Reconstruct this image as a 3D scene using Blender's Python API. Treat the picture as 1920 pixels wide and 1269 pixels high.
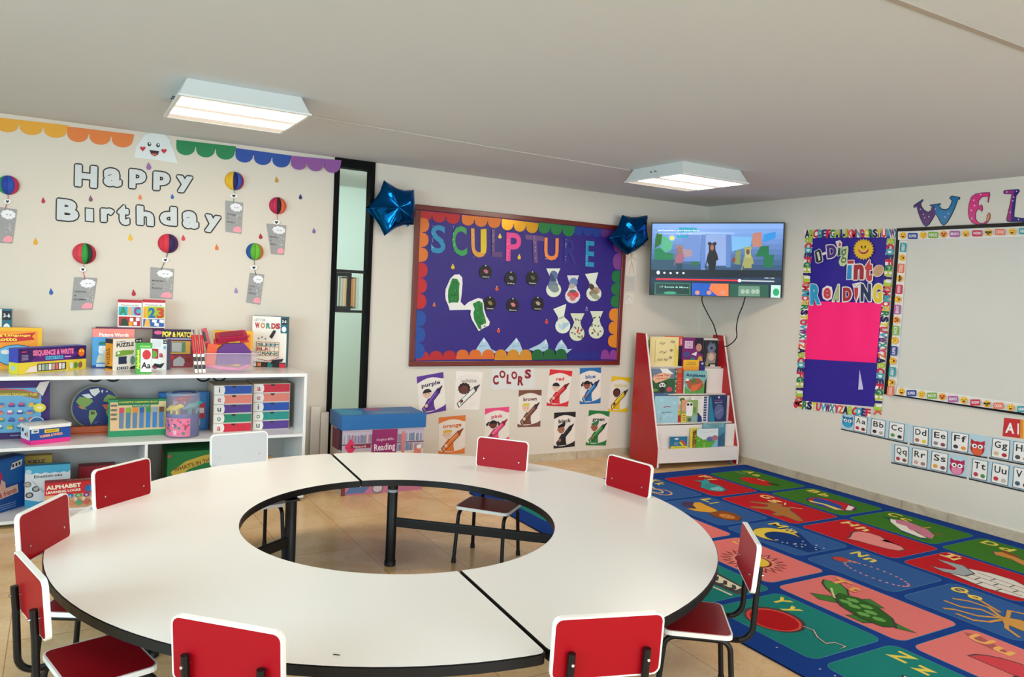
import bpy, bmesh, math, random
from mathutils import Matrix, Vector
random.seed(7)
for o in list(bpy.data.objects): bpy.data.objects.remove(o, do_unlink=True)
S = bpy.context.scene; COL = S.collection
PI = math.pi
# ------------------------------------------------------------------ camera
# the room: right wall x=0, back wall y=0, floor z=0, metres
CAM_YAW, CAM_PITCH, CAM_ROLL = 0.528394085, -0.0607545781, 0.0490934832
CAM_POS = Vector((-5.89996, -6.12912, 1.60453)); FPX = 1449.644; CXP, CYP = 960.0, 634.5
_f = Vector((math.sin(CAM_YAW)*math.cos(CAM_PITCH), math.cos(CAM_YAW)*math.cos(CAM_PITCH), math.sin(CAM_PITCH)))
_r0 = Vector((math.cos(CAM_YAW), -math.sin(CAM_YAW), 0)); _u0 = _r0.cross(_f)
_r = math.cos(CAM_ROLL)*_r0 + math.sin(CAM_ROLL)*_u0; _u = -math.sin(CAM_ROLL)*_r0 + math.cos(CAM_ROLL)*_u0
cd = bpy.data.cameras.new('camera'); cam = bpy.data.objects.new('camera', cd); COL.objects.link(cam)
cam.matrix_world = Matrix(((_r.x, _u.x, -_f.x, CAM_POS.x), (_r.y, _u.y, -_f.y, CAM_POS.y), (_r.z, _u.z, -_f.z, CAM_POS.z), (0, 0, 0, 1)))
cd.sensor_fit = 'HORIZONTAL'; cd.sensor_width = 36; cd.lens = 36*FPX/1920; cd.clip_start = 0.05; cd.clip_end = 100
S.camera = cam
# ------------------------------------------------------------------ light and exposure
S.view_settings.view_transform = 'Standard'; S.view_settings.look = 'None'
S.view_settings.gamma = 1; S.view_settings.use_curve_mapping = False
S.view_settings.exposure = 0.40
W = bpy.data.worlds.new('sky'); S.world = W; W.use_nodes = True
bg = W.node_tree.nodes['Background']; bg.inputs[0].default_value = (0.62, 0.80, 1.0, 1); bg.inputs[1].default_value = 1.0
def area(name, loc, target, sx, sy, power, col):
    l = bpy.data.lights.new(name, 'AREA'); l.shape = 'RECTANGLE'; l.size = sx; l.size_y = sy; l.energy = power; l.color = col
    o = bpy.data.objects.new(name, l); COL.objects.link(o); o.location = loc
    o.rotation_euler = (Vector(target)-Vector(loc)).to_track_quat('-Z', 'Y').to_euler(); return o
# daylight through the big left window and the patio door behind the photographer
area('daylight_left_window', (-11.0, -5.6, 1.9), (-5, -5.2, 2.1), 6.0, 2.4, 360, (0.58, 0.88, 1.0))
area('daylight_front_window', (-4.2, -10.6, 1.7), (-4.2, -3, 2.6), 6.2, 2.4, 260, (0.86, 0.95, 1.0))
LAMP_E = 24.0        # ceiling lamp tubes
# ------------------------------------------------------------------ photo pixel -> point on a real plane of the room
def _ray(x, y): return _f + _r*((x-CXP)/FPX) - _u*((y-CYP)/FPX)
def on_plane(x, y, p, n):
    d = _ray(x, y); p = Vector(p); n = Vector(n); return CAM_POS + d*((p-CAM_POS).dot(n)/d.dot(n))
def pB(x, y, Y=0.0): return on_plane(x, y, (0, Y, 0), (0, 1, 0))
def pR(x, y, X=0.0): return on_plane(x, y, (X, 0, 0), (1, 0, 0))
def pZ(x, y, Z=0.0): return on_plane(x, y, (0, 0, Z), (0, 0, 1))
# ------------------------------------------------------------------ materials
def lin(c): return c/12.92 if c <= .04045 else ((c+.055)/1.055)**2.4
def rgb(h): h = h.lstrip('#'); return tuple(lin(int(h[i:i+2], 16)/255) for i in (0, 2, 4))+(1,)
_M = {}
def mat(h, rough=.55, metal=0, emit=0, noise=.04, coat=0, alpha=1, spec=.5, ns=14):
    k = (h, rough, metal, emit, noise, coat, alpha, spec)
    if k in _M: return _M[k]
    m = bpy.data.materials.new('m_'+h.lstrip('#')+'_%d' % len(_M)); m.use_nodes = True; nt = m.node_tree; b = nt.nodes['Principled BSDF']
    b.inputs['Base Color'].default_value = rgb(h); b.inputs['Roughness'].default_value = rough; b.inputs['Metallic'].default_value = metal
    b.inputs['Specular IOR Level'].default_value = spec
    if coat: b.inputs['Coat Weight'].default_value = coat; b.inputs['Coat Roughness'].default_value = .15
    if emit: b.inputs['Emission Color'].default_value = rgb(h); b.inputs['Emission Strength'].default_value = emit
    if alpha < 1: b.inputs['Alpha'].default_value = alpha
    if noise and not emit:
        tc = nt.nodes.new('ShaderNodeTexCoord'); n = nt.nodes.new('ShaderNodeTexNoise'); n.inputs['Scale'].default_value = ns; n.inputs['Detail'].default_value = 3
        hs = nt.nodes.new('ShaderNodeHueSaturation'); hs.inputs['Color'].default_value = rgb(h)
        mr = nt.nodes.new('ShaderNodeMapRange'); mr.inputs['To Min'].default_value = 1-noise; mr.inputs['To Max'].default_value = 1+noise
        nt.links.new(tc.outputs['Object'], n.inputs['Vector']); nt.links.new(n.outputs['Fac'], mr.inputs['Value']); nt.links.new(mr.outputs[0], hs.inputs['Value']); nt.links.new(hs.outputs[0], b.inputs['Base Color'])
    _M[k] = m; return m
def M_(c):      # colour string or material
    return mat(c) if isinstance(c, str) else c
# ------------------------------------------------------------------ glyphs of the built-in font, fetched once
_G = {}
def glyph(ch, bold):
    k = (ch, bold)
    if k in _G: return _G[k]
    def mk(t):
        c = bpy.data.curves.new('t', 'FONT'); c.body = t; c.size = 1; c.offset = bold; c.resolution_u = 3
        o = bpy.data.objects.new('t', c); COL.objects.link(o); dg = bpy.context.evaluated_depsgraph_get()
        me = bpy.data.meshes.new_from_object(o.evaluated_get(dg)); bpy.data.objects.remove(o); bpy.data.curves.remove(c); return me
    me = mk(ch); vs = [(v.co.x, v.co.y) for v in me.vertices]; fs = [tuple(p.vertices) for p in me.polygons]
    bpy.data.meshes.remove(me)
    m2 = mk('H'+ch+'H'); m3 = mk('HH')
    adv = (max(v.co.x for v in m2.vertices)-min(v.co.x for v in m2.vertices)) - (max(v.co.x for v in m3.vertices)-min(v.co.x for v in m3.vertices))
    bpy.data.meshes.remove(m2); bpy.data.meshes.remove(m3)
    _G[k] = (vs, fs, adv); return _G[k]
# ------------------------------------------------------------------ mesh builder with drawing
I4 = Matrix.Identity(4)
class MB:
    def __init__(s, origin=(0, 0, 0), base=None):
        s.M = Matrix.Translation(Vector(origin)) @ (base or I4).to_4x4(); s.Mi = s.M.inverted()
        s.v = []; s.f = []; s.m = []; s.mats = []; s.T = I4; s.mp = lambda x, y: (x, y); s.z = 0.0; s.dz = .0004; s.smooth = set()
    def mi(s, c):
        m = M_(c)
        if m not in s.mats: s.mats.append(m)
        return s.mats.index(m)
    def raw(s, vs, fs, c, smooth=False):
        o = len(s.v); i = s.mi(c)
        s.v += [tuple(s.T @ Vector(v)) for v in vs]
        for f in fs:
            if smooth: s.smooth.add(len(s.f))
            s.f.append(tuple(o+k for k in f)); s.m.append(i)
        return s
    # solids in local coordinates
    def box(s, x0, y0, z0, x1, y1, z1, c):
        v = [(x, y, z) for z in (z0, z1) for y in (y0, y1) for x in (x0, x1)]
        return s.raw(v, [(0, 2, 3, 1), (4, 5, 7, 6), (0, 1, 5, 4), (2, 6, 7, 3), (0, 4, 6, 2), (1, 3, 7, 5)], c)
    def prism(s, pts, z0, z1, c, cside=None):
        a = sum(pts[i][0]*pts[(i+1) % len(pts)][1]-pts[(i+1) % len(pts)][0]*pts[i][1] for i in range(len(pts)))
        if a < 0: pts = pts[::-1]
        n = len(pts); v = [(x, y, z0) for x, y in pts]+[(x, y, z1) for x, y in pts]
        s.raw(v, [tuple(range(n))[::-1], tuple(range(n, 2*n))], c)
        return s.raw(v, [(i, (i+1) % n, n+(i+1) % n, n+i) for i in range(n)], cside or c)
    def tube(s, pts, r, c, n=12, caps=True):
        P = [Vector(p) for p in pts]; rs = r if isinstance(r, (list, tuple)) else [r]*len(P); vs = []; fs = []
        d0 = (P[1]-P[0]).normalized(); up = Vector((0, 0, 1)) if abs(d0.z) < .9 else Vector((1, 0, 0)); a = d0.cross(up).normalized()
        for i, p in enumerate(P):
            d = (P[min(i+1, len(P)-1)]-P[max(i-1, 0)]).normalized(); a = (a-d*a.dot(d)).normalized(); b = d.cross(a)
            for k in range(n): t = 2*PI*k/n; vs.append(tuple(p+(a*math.cos(t)+b*math.sin(t))*rs[i]))
        for i in range(len(P)-1):
            for k in range(n): fs.append((i*n+k, i*n+(k+1) % n, (i+1)*n+(k+1) % n, (i+1)*n+k))
        s.raw(vs, fs, c, True)
        if caps: L = (len(P)-1)*n; s.raw(vs, [tuple(range(n))[::-1], tuple(range(L, L+n))], c)
        return s
    def lathe(s, prof, c, n=24, cx=0, cy=0):
        vs = [(cx+r*math.cos(2*PI*k/n), cy+r*math.sin(2*PI*k/n), z) for r, z in prof for k in range(n)]
        fs = [(i*n+k, i*n+(k+1) % n, (i+1)*n+(k+1) % n, (i+1)*n+k) for i in range(len(prof)-1) for k in range(n)]
        return s.raw(vs, fs, c, True)
    def cyl(s, p0, p1, r, c, n=16): return s.tube([p0, p1], r, c, n)
    # drawing: flat layers on the local plane s.T, user coordinates through s.mp
    def lay(s, step=1): s.z += s.dz*step; return s
    def frame(s, T, mp=None, z=0.0004): s.T = T; s.mp = mp or (lambda x, y: (x, y)); s.z = z; return s
    def poly(s, pts, c, th=0, lay=True):
        q = [s.mp(x, y) for x, y in pts]
        a = sum(q[i][0]*q[(i+1) % len(q)][1]-q[(i+1) % len(q)][0]*q[i][1] for i in range(len(q)))
        if a < 0: q = q[::-1]
        if th: s.prism(q, s.z, s.z+th, c)
        else: s.raw([(x, y, s.z) for x, y in q], [tuple(range(len(q)))], c)
        if lay: s.z += s.dz
        if th: s.z += th
        return s
    def rect(s, x0, y0, x1, y1, c, **k): return s.poly([(x0, y0), (x1, y0), (x1, y1), (x0, y1)], c, **k)
    def ell(s, x, y, rx, ry, c, a=0, n=20, **k):
        ca, sa = math.cos(a), math.sin(a)
        return s.poly([(x+rx*math.cos(t)*ca-ry*math.sin(t)*sa, y+rx*math.cos(t)*sa+ry*math.sin(t)*ca) for t in [2*PI*i/n for i in range(n)]], c, **k)
    def line(s, pts, w, c, lay=True):
        z = s.z
        for (x0, y0), (x1, y1) in zip(pts, pts[1:]):
            L = math.hypot(x1-x0, y1-y0) or 1; nx, ny = -(y1-y0)/L*w/2, (x1-x0)/L*w/2; ex, ey = (x1-x0)/L*w*.3, (y1-y0)/L*w*.3
            s.poly([(x0+nx-ex, y0+ny-ey), (x0-nx-ex, y0-ny-ey), (x1-nx+ex, y1-ny+ey), (x1+nx+ex, y1+ny+ey)], c, lay=False); s.z += s.dz*.03
        s.z = z+(s.dz if lay else 0); return s
    def rrect(s, x0, y0, x1, y1, r, c, **k):
        p = []
        for cx, cy, a in ((x1-r, y1-r, 0), (x0+r, y1-r, 1), (x0+r, y0+r, 2), (x1-r, y0+r, 3)):
            for i in range(5): t = (a+i/4)*PI/2; p.append((cx+r*math.cos(t), cy+r*math.sin(t)))
        return s.poly(p, c, **k)
    # text: baseline p0->p1 in user coordinates, cap height h, letters fitted to the baseline
    def text(s, t, p0, p1, h, c, bold=.02, th=0, yd=1, lay=True, fit=True):
        x = 0; items = []
        for ch in t:
            if ch == ' ': x += .28; continue
            vs, fs, adv = glyph(ch, bold); items.append((x, vs, fs)); x += adv+.02
        if not items: return s
        mn = min(v[0]+X for X, vs, _ in items for v in vs); mx = max(v[0]+X for X, vs, _ in items for v in vs)
        L = math.hypot(p1[0]-p0[0], p1[1]-p0[1]); dx, dy = (p1[0]-p0[0])/L, (p1[1]-p0[1])/L
        nx, ny = -dy*yd, dx*yd; sc = L/(mx-mn); sy = h/.72
        if not fit: sc = sy
        for X, vs, fs in items:
            q = []
            for vx, vy in vs:
                a = (vx+X-mn)*sc; b = vy*sy; q.append(s.mp(p0[0]+dx*a+nx*b, p0[1]+dy*a+ny*b))
            ar = 0
            f0 = fs[0]; (ax, ay), (bx, by), (cx, cy) = q[f0[0]], q[f0[1]], q[f0[2]]
            if (bx-ax)*(cy-ay)-(by-ay)*(cx-ax) < 0: fs = [f[::-1] for f in fs]
            if th:
                n = len(q); ed = {}
                for f in fs:
                    for i in range(len(f)): ed[(f[i], f[(i+1) % len(f)])] = 1
                bd = [e for e in ed if (e[1], e[0]) not in ed]
                s.raw([(a, b, s.z) for a, b in q]+[(a, b, s.z+th) for a, b in q], [tuple(n+i for i in f) for f in fs]+[(a, b, n+b, n+a) for a, b in bd], c)
            else: s.raw([(a, b, s.z) for a, b in q], fs, c)
        s.z += th+(s.dz if lay else 0); return s
    def build(s, name, parent=None, bevel=0, seg=2, label=None, cat=None, group=None, kind=None, angle=30):
        me = bpy.data.meshes.new(name); me.from_pydata(s.v, [], s.f)
        for m in s.mats: me.materials.append(m)
        me.polygons.foreach_set('material_index', s.m)
        sm = [i in s.smooth for i in range(len(s.f))]; me.polygons.foreach_set('use_smooth', sm); me.update()
        o = bpy.data.objects.new(name, me); COL.objects.link(o)
        if parent: o.parent = parent; o.matrix_parent_inverse = I4.copy(); o.matrix_local = parent_world(parent).inverted() @ s.M
        else: o.matrix_world = s.M
        if bevel:
            b = o.modifiers.new('bevel', 'BEVEL'); b.width = bevel; b.segments = seg; b.limit_method = 'ANGLE'; b.angle_limit = math.radians(angle)
        tag(o, label, cat, group, kind); return o
def parent_world(o):
    m = o.matrix_basis.copy()
    while o.parent: o = o.parent; m = o.matrix_basis @ m
    return m
def tag(o, label=None, cat=None, group=None, kind=None):
    for k, v in (('label', label), ('category', cat), ('group', group), ('kind', kind)):
        if v: o[k] = v
    return o
def empty(name, loc, rz=0, label=None, cat=None, group=None, M=None):
    o = bpy.data.objects.new(name, None); COL.objects.link(o); o.empty_display_size = .1
    o.matrix_world = M if M is not None else Matrix.Translation(Vector(loc)) @ Matrix.Rotation(rz, 4, 'Z')
    return tag(o, label, cat, group)
def dup(root, M, label=None, group=None):
    r = root.copy(); COL.objects.link(r); r.matrix_world = M
    if label: r['label'] = label
    if group: r['group'] = group
    for ch in list(root.children):
        c = ch.copy(); COL.objects.link(c); c.parent = r
        for g in list(ch.children):
            d = g.copy(); COL.objects.link(d); d.parent = c
    return r
def RZ(a): return Matrix.Rotation(a, 4, 'Z')
# local frames of the wall planes: x right, y up, z out into the room
BACK = Matrix(((1, 0, 0), (0, 0, -1), (0, 1, 0))).to_4x4()
RIGHT = Matrix(((0, 0, -1), (-1, 0, 0), (0, 1, 0))).to_4x4()
FLOOR = Matrix(((0, 1, 0), (-1, 0, 0), (0, 0, 1))).to_4x4()
class WB(MB):   # builder on the back wall, drawing coordinates are photo pixels carried to the wall plane
    def __init__(s, cx, cy, off=0.001):
        s.off = off; p = pB(cx, cy, -off); super().__init__(p, BACK)
        def f(x, y): q = s.Mi @ pB(x, y, -off); return (q.x, q.y)
        s.mp = f
class WR(MB):
    def __init__(s, cx, cy, off=0.001):
        s.off = off; p = pR(cx, cy, -off); super().__init__(p, RIGHT)
        def f(x, y): q = s.Mi @ pR(x, y, -off); return (q.x, q.y)
        s.mp = f
def rr(w, h, r, n=5, cx=0, cy=0):
    p = []
    for sx, sy, a in ((1, 1, 0), (-1, 1, 1), (-1, -1, 2), (1, -1, 3)):
        for i in range(n): t = (a+i/(n-1))*PI/2; p.append((cx+sx*(w/2-r)+r*math.cos(t), cy+sy*(h/2-r)+r*math.sin(t)))
    return p
# ================================================================== ROOM
H = 2.6; X0 = -9.2; Y0 = -9.4; WT = .16
wallm = mat('DAD1C3', .85, noise=.012, spec=.2, ns=3); ceilm = mat('CED2D3', .9, noise=.012, spec=.2, ns=2)
blackm = mat('060607', .4, noise=.02, spec=.35); framem = mat('08080A', .75, noise=.02, spec=.15)
def stone(name, base, vein, tile=None, rough=.25, scale=1.0, rot=0.0, off=(0, 0), seam='8A7458'):
    m = bpy.data.materials.new(name); m.use_nodes = True; nt = m.node_tree; N = nt.nodes; L = nt.links; b = N['Principled BSDF']
    tc = N.new('ShaderNodeTexCoord'); mp = N.new('ShaderNodeMapping'); mp.inputs['Location'].default_value = (off[0], off[1], 0)
    L.new(tc.outputs['Object'], mp.inputs['Vector'])
    n1 = N.new('ShaderNodeTexNoise'); n1.inputs['Scale'].default_value = 2.2*scale; n1.inputs['Detail'].default_value = 8; n1.inputs['Distortion'].default_value = 1.2
    n2 = N.new('ShaderNodeTexNoise'); n2.inputs['Scale'].default_value = 7*scale; n2.inputs['Detail'].default_value = 10; n2.inputs['Roughness'].default_value = .65; n2.inputs['Distortion'].default_value = 2.5
    for n in (n1, n2): L.new(mp.outputs[0], n.inputs['Vector'])
    r1 = N.new('ShaderNodeValToRGB'); r1.color_ramp.elements[0].position = .3; r1.color_ramp.elements[0].color = rgb(vein); r1.color_ramp.elements[1].position = .7; r1.color_ramp.elements[1].color = rgb(base)
    L.new(n1.outputs['Fac'], r1.inputs['Fac'])
    r2 = N.new('ShaderNodeValToRGB'); e = r2.color_ramp.elements; e[0].position = .485; e[0].color = (1, 1, 1, 1); e[1].position = .5; e[1].color = (.55, .42, .30, 1); x = e.new(.515); x.color = (1, 1, 1, 1)
    L.new(n2.outputs['Fac'], r2.inputs['Fac'])
    mx = N.new('ShaderNodeMixRGB'); mx.blend_type = 'MULTIPLY'; mx.inputs['Fac'].default_value = .38; L.new(r1.outputs[0], mx.inputs[1]); L.new(r2.outputs[0], mx.inputs[2]); out = mx.outputs[0]
    if tile:
        br = N.new('ShaderNodeTexBrick'); br.offset = .5; br.inputs['Scale'].default_value = 1; br.inputs['Mortar Size'].default_value = .0022; br.inputs['Mortar Smooth'].default_value = 0
        br.inputs['Brick Width'].default_value = tile[0]; br.inputs['Row Height'].default_value = tile[1]; br.inputs['Color1'].default_value = (1, 1, 1, 1); br.inputs['Color2'].default_value = (.95, .93, .90, 1); br.inputs['Mortar'].default_value = (.6, .5, .4, 1)
        m2 = N.new('ShaderNodeMapping'); m2.inputs['Rotation'].default_value = (0, 0, rot); m2.inputs['Location'].default_value = (off[0], off[1], 0); L.new(tc.outputs['Object'], m2.inputs['Vector']); L.new(m2.outputs[0], br.inputs['Vector'])
        m3 = N.new('ShaderNodeMixRGB'); m3.blend_type = 'MULTIPLY'; m3.inputs['Fac'].default_value = 1; L.new(out, m3.inputs[1]); L.new(br.outputs['Color'], m3.inputs[2]); out = m3.outputs[0]
    L.new(out, b.inputs['Base Color']); b.inputs['Roughness'].default_value = rough
    return m
def struct(mb, name, **k): return mb.build(name, kind='structure', **k)
# floor: big travertine slabs running away from the viewer; long joints at x=-4.12 and x=-4.565
fm = stone('travertine_floor', 'EECE9E', 'D8AC76', tile=(1.2, .445), rot=PI/2, off=(.113, .3), rough=.22)
b = MB(); b.box(X0-.2, Y0-.2, -.1, .2, 2.4, 0, fm); struct(b, 'floor')
b = MB(); b.box(X0-.2, Y0-.2, H, .2, 2.4, H+.12, ceilm); struct(b, 'ceiling')
wx0, wx1 = -4.036, -3.701
b = MB(); b.box(X0, 0, 0, wx0, WT, H, wallm); b.box(wx1, 0, 0, WT, WT, H, wallm); b.box(wx0, 0, 0, wx1, WT, .03, wallm); struct(b, 'wall_back')
b = MB(); b.box(0, Y0, 0, WT, 0, H, wallm); struct(b, 'wall_right')
# left wall with its wide window, front wall with the patio window (both outside the frame, they let the daylight in)
b = MB(); b.box(X0-WT, Y0, 0, X0, -8.4, H, wallm); b.box(X0-WT, -2.6, 0, X0, 2.4, H, wallm); b.box(X0-WT, -8.4, 0, X0, -2.6, .75, wallm); b.box(X0-WT, -8.4, 2.5, X0, -2.6, H, wallm); struct(b, 'wall_left')
b = MB(); b.box(X0, Y0-WT, 0, -7.1, Y0, H, wallm); b.box(-1.3, Y0-WT, 0, WT, Y0, H, wallm); b.box(-7.1, Y0-WT, 0, -1.3, Y0, .5, wallm); b.box(-7.1, Y0-WT, 2.5, -1.3, Y0, H, wallm); struct(b, 'wall_front')
# stone skirting
skm = stone('skirting_stone', 'CDBFA6', 'AE9F86', rough=.4, scale=2.5)
b = MB(); y = 0; widths = [.62, .78, .40, .62, .38, .70, .42, .80, .3, .75, .5, .6, .7, .5, .6, .6]
for w in widths:
    y1 = max(y-w, Y0); b.box(-.016, y1+.0015, 0, 0, y-.0015, .075, skm); y = y1
    if y <= Y0: break
struct(b, 'baseboard_right')
b = MB(); x = -.016
for w in [.62, .9, .75, .62, .8]:
    x1 = max(x-w, wx1); b.box(x1+.0015, -.012, 0, x-.0015, 0, .075, skm); x = x1
x = wx0
for w in [.8, .9, .75, .9, .8, .9]:
    x1 = max(x-w, X0); b.box(x1+.0015, -.012, 0, x-.0015, 0, .075, skm); x = x1
struct(b, 'baseboard_back')
# narrow window from floor to ceiling in the back wall: black aluminium frame, three lights
win = MB()
for bx in ((wx0, -.02, .03, wx0+.040, .09, H), (wx1-.034, -.02, .03, wx1, .09, H), (wx0+.040, -.02, 2.53, wx1-.034, .09, H), (wx0+.040, -.02, .03, wx1-.034, .09, .10)):
    win.box(*bx, framem)
wo = struct(win, 'window_1', bevel=.002)
gx0, gx1 = wx0+.040, wx1-.034
f = MB(); f.box(gx0, .03, 1.69, gx1, .07, 1.715, blackm); f.box(gx0, .03, 1.365, gx1, .07, 1.385, blackm); f.build('glazing_bar', wo)
def sash(parent):
    s = MB(); s.box(gx0+.002, .035, 1.386, gx0+.03, .065, 1.689, blackm); s.box(gx0+.115, .035, 1.386, gx0+.145, .065, 1.689, blackm)
    s.box(gx0+.03, .035, 1.386, gx0+.115, .065, 1.415, blackm); s.box(gx0+.03, .035, 1.66, gx0+.115, .065, 1.689, blackm); s.box(gx0+.105, .025, 1.52, gx0+.118, .035, 1.56, blackm)
    return s.build('sash', parent)
sash(wo)
gm = bpy.data.materials.new('window_glass'); gm.use_nodes = True; g = gm.node_tree.nodes['Principled BSDF']
g.inputs['Base Color'].default_value = rgb('D8F2EA'); g.inputs['Roughness'].default_value = .02; g.inputs['Transmission Weight'].default_value = 1; g.inputs['IOR'].default_value = 1.05; g.inputs['Alpha'].default_value = .35
g_ = MB(); g_.box(gx0, .05, .10, gx1, .055, 1.365, gm); g_.build('pane', wo)
g_ = MB(); g_.box(gx0, .05, 1.715, gx1, .055, 2.53, gm); g_.build('pane', wo)
g_ = MB(); g_.box(gx0, .05, 1.385, gx1, .055, 1.69, gm); g_.build('pane', wo)
# bright corridor beyond the glass
mint = mat('DAEAE5', .8, noise=.01)
b = MB(); b.box(-6.5, 1.73, 0, -1.5, 1.83, H, mint); struct(b, 'wall_corridor')
b = MB(); b.box(-6.5, WT, 0, -6.4, 1.73, H, mint); b.box(-1.6, WT, 0, -1.5, 1.73, H, mint); struct(b, 'wall_corridor_ends')
area('corridor_light', (-3.9, .34, 2.5), (-3.9, 1.2, 1.0), 3.2, .22, 24, (.93, 1, .97))
q_ = pB(651, 548, 1.728); b = MB((q_.x, 1.728, q_.z), BACK); b.box(-.09, -.16, 0, .09, .16, .012, mat('3A352E')); b.box(-.075, -.145, .012, -.03, .145, .014, mat('D9D4C8')); b.box(-.03, -.145, .012, .075, .145, .014, mat('E09A55'))
b.build('wall_picture', label='orange and grey picture on the corridor wall beyond the narrow window', cat='picture')

# ================================================================== ceiling lights
lampm = bpy.data.materials.new('lamp_diffuser'); lampm.use_nodes = True; l = lampm.node_tree.nodes['Principled BSDF']
l.inputs['Base Color'].default_value = rgb('FFF6E6'); l.inputs['Emission Color'].default_value = (1, .86, .70, 1); l.inputs['Emission Strength'].default_value = LAMP_E
lamp2 = lampm.copy(); lamp2.node_tree.nodes['Principled BSDF'].inputs['Base Color'].default_value = rgb('A89A8C'); lamp2.node_tree.nodes['Principled BSDF'].inputs['Emission Strength'].default_value = LAMP_E*.018
shellm = mat('D8DBD8', .4, noise=.01)
def troffer(cx, cy, label, group='troffer lights on the ceiling'):
    t = empty('ceiling_light', (cx, cy, H), 0, label, 'light', group)
    # tapered housing, wider at the diffuser
    a, c, h = .275, .325, .092; M = (cx, cy, H)
    s = MB(M); v = [(-a*1.05, -a, -.0005), (a*1.05, -a, -.0005), (a*1.05, a, -.0005), (-a*1.05, a, -.0005), (-c, -c, -h), (c, -c, -h), (c, c, -h), (-c, c, -h)]
    s.raw(v, [(3, 2, 1, 0), (0, 1, 5, 4), (1, 2, 6, 5), (2, 3, 7, 6), (3, 0, 4, 7)], shellm); s.raw(v, [(4, 5, 6, 7)], shellm)
    s.build('housing', t)
    s = MB(M); w = c+.008
    s.box(-w, -w, -h-.010, w, -w+.016, -h, shellm); s.box(-w, w-.016, -h-.010, w, w, -h, shellm); s.box(-w, -w+.016, -h-.010, -w+.016, w-.016, -h, shellm); s.box(w-.016, -w+.016, -h-.010, w, w-.016, -h, shellm); s.build('rim', t)
    s = MB(M); q = w-.016
    s.box(-q, -q, -h-.007, q, q, -h-.0005, lamp2); s.build('diffuser', t)
    for y0_, y1_ in ((-.275, -.065), (.02, .19)):
        s = MB(M); s.box(-q+.004, y0_, -h-.0085, q-.004, y1_, -h-.0072, lampm); s.build('light_tube', t)
    for xx in (-.02, .03):
        s = MB(M); s.cyl((-c+.012, xx, -h*.55), (-c-.004, xx, -h*.55), .004, mat('4A4C4E'), 8); s.build('screw', t)
    return t
troffer(-5.08, -1.56, 'square ceiling light above the Happy Birthday wall, nearer the left window')
troffer(-1.77, -1.58, 'square ceiling light near the far corner, above the television side')
troffer(-5.08, -6.2, 'square ceiling light over the middle of the room, behind the photographer')
troffer(-1.0, -6.2, 'square ceiling light near the right wall, outside the picture')
b = MB((-3.35, -1.34, H)); b.tube([(-1.27, -.065, -.004), (0, .01, -.004), (1.28, .07, -.004)], .005, mat('BDB6AC'), 8)
b.build('ceiling_cable', label='thin white cable running along the ceiling between the two lights', cat='cable')
b = MB((-2.8, -4.53, H)); b.box(-3.2, .0, -.004, 2.8, .025, 0, mat('A89E92', .9)); b.build('ceiling_strip', label='flat darker strip added for the dark line crossing the ceiling at the upper right', cat='ceiling strip')  # flat darker strip added to draw the dark step line on the ceiling
# ================================================================== round table of two half rings
TC = Vector((-4.502, -2.781)); TA = math.atan2(.0706, 1.0)   # the seam runs almost along y, leaning 4 degrees
topm = mat('F1EEE8', .27, noise=.008, ns=4); tblack = mat('060607', .45, noise=.02, spec=.35)
R1, R2, TH = 1.452, .722, .512
def halftable(sgn, label):
    t = empty('half_ring_table', (TC.x, TC.y, 0), 0, label, 'table', 'two half-ring tables set as one ring')
    gap = .005
    def prof(Ro, Ri, g, rc=.03):
        # outline of a half ring on the +x side of the seam, rounded outer corners
        pts = []; n = 60
        a0 = math.asin(g/Ro)
        for i in range(n+1):
            a = -PI/2+a0+ (PI-2*a0)*i/n; pts.append([Ro*math.cos(a), Ro*math.sin(a)])
        b0 = math.asin(g/Ri)
        for i in range(n+1):
            a = PI/2-b0-(PI-2*b0)*i/n; pts.append([Ri*math.cos(a), Ri*math.sin(a)])
        # round the two outer corners
        out = []
        for k, p in enumerate(pts):
            if k in (0, n):
                q0 = Vector(pts[k-1]); q = Vector(p); q1 = Vector(pts[(k+1) % len(pts)]); d0 = (q0-q).normalized()*rc; d1 = (q1-q).normalized()*rc
                for i in range(5): u = i/4; out.append(tuple((1-u)**2*(q+d0)+2*u*(1-u)*q+u*u*(q+d1)))
            else: out.append(tuple(p))
        return [(sgn*x, y) for x, y in out]
    def rot(pts): c, s_ = math.cos(-TA), math.sin(-TA); return [(x*c-y*s_, x*s_+y*c) for x, y in pts]
    m = MB((TC.x, TC.y, 0)); m.prism(rot(prof(R1-.0035, R2+.0035, gap+.0035)), TH-.003, TH, topm, tblack); m.build('tabletop', t)
    m = MB((TC.x, TC.y, 0)); m.prism(rot(prof(R1, R2, gap)), TH-.034, TH-.0031, tblack); m.build('edge_band', t)
    return t
def tleg(t, x, y, r=.029):
    m = MB((x, y, 0)); m.tube([(0, 0, 0), (0, 0, .03), (0, 0, .031), (0, 0, TH-.035)], [r*1.12, r*1.12, r, r], tblack, 20); m.build('leg', t)
def tbar(t, a, b_, z=.255, h=.05, w=.028):
    a = Vector((*a, z)); c = Vector((*b_, z)); d = (c-a); L = d.length; ang = math.atan2(d.y, d.x)
    m = MB(a, RZ(ang)); m.box(.025, -w/2, -h/2, L-.025, w/2, h/2, tblack); m.build('crossbar', t, bevel=.004)
tr = halftable(1, 'right half of the white ring table, black edged, its curve towards the alphabet rug')
tl = halftable(-1, 'left half of the white ring table, black edged, its curve towards the toy shelves')
RL = [(-4.252, -2.04), (-3.34, -2.84), (-4.12, -3.86)]
LL = [(-4.86, -2.16), (-5.56, -2.66), (-4.87, -3.86)]
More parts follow.
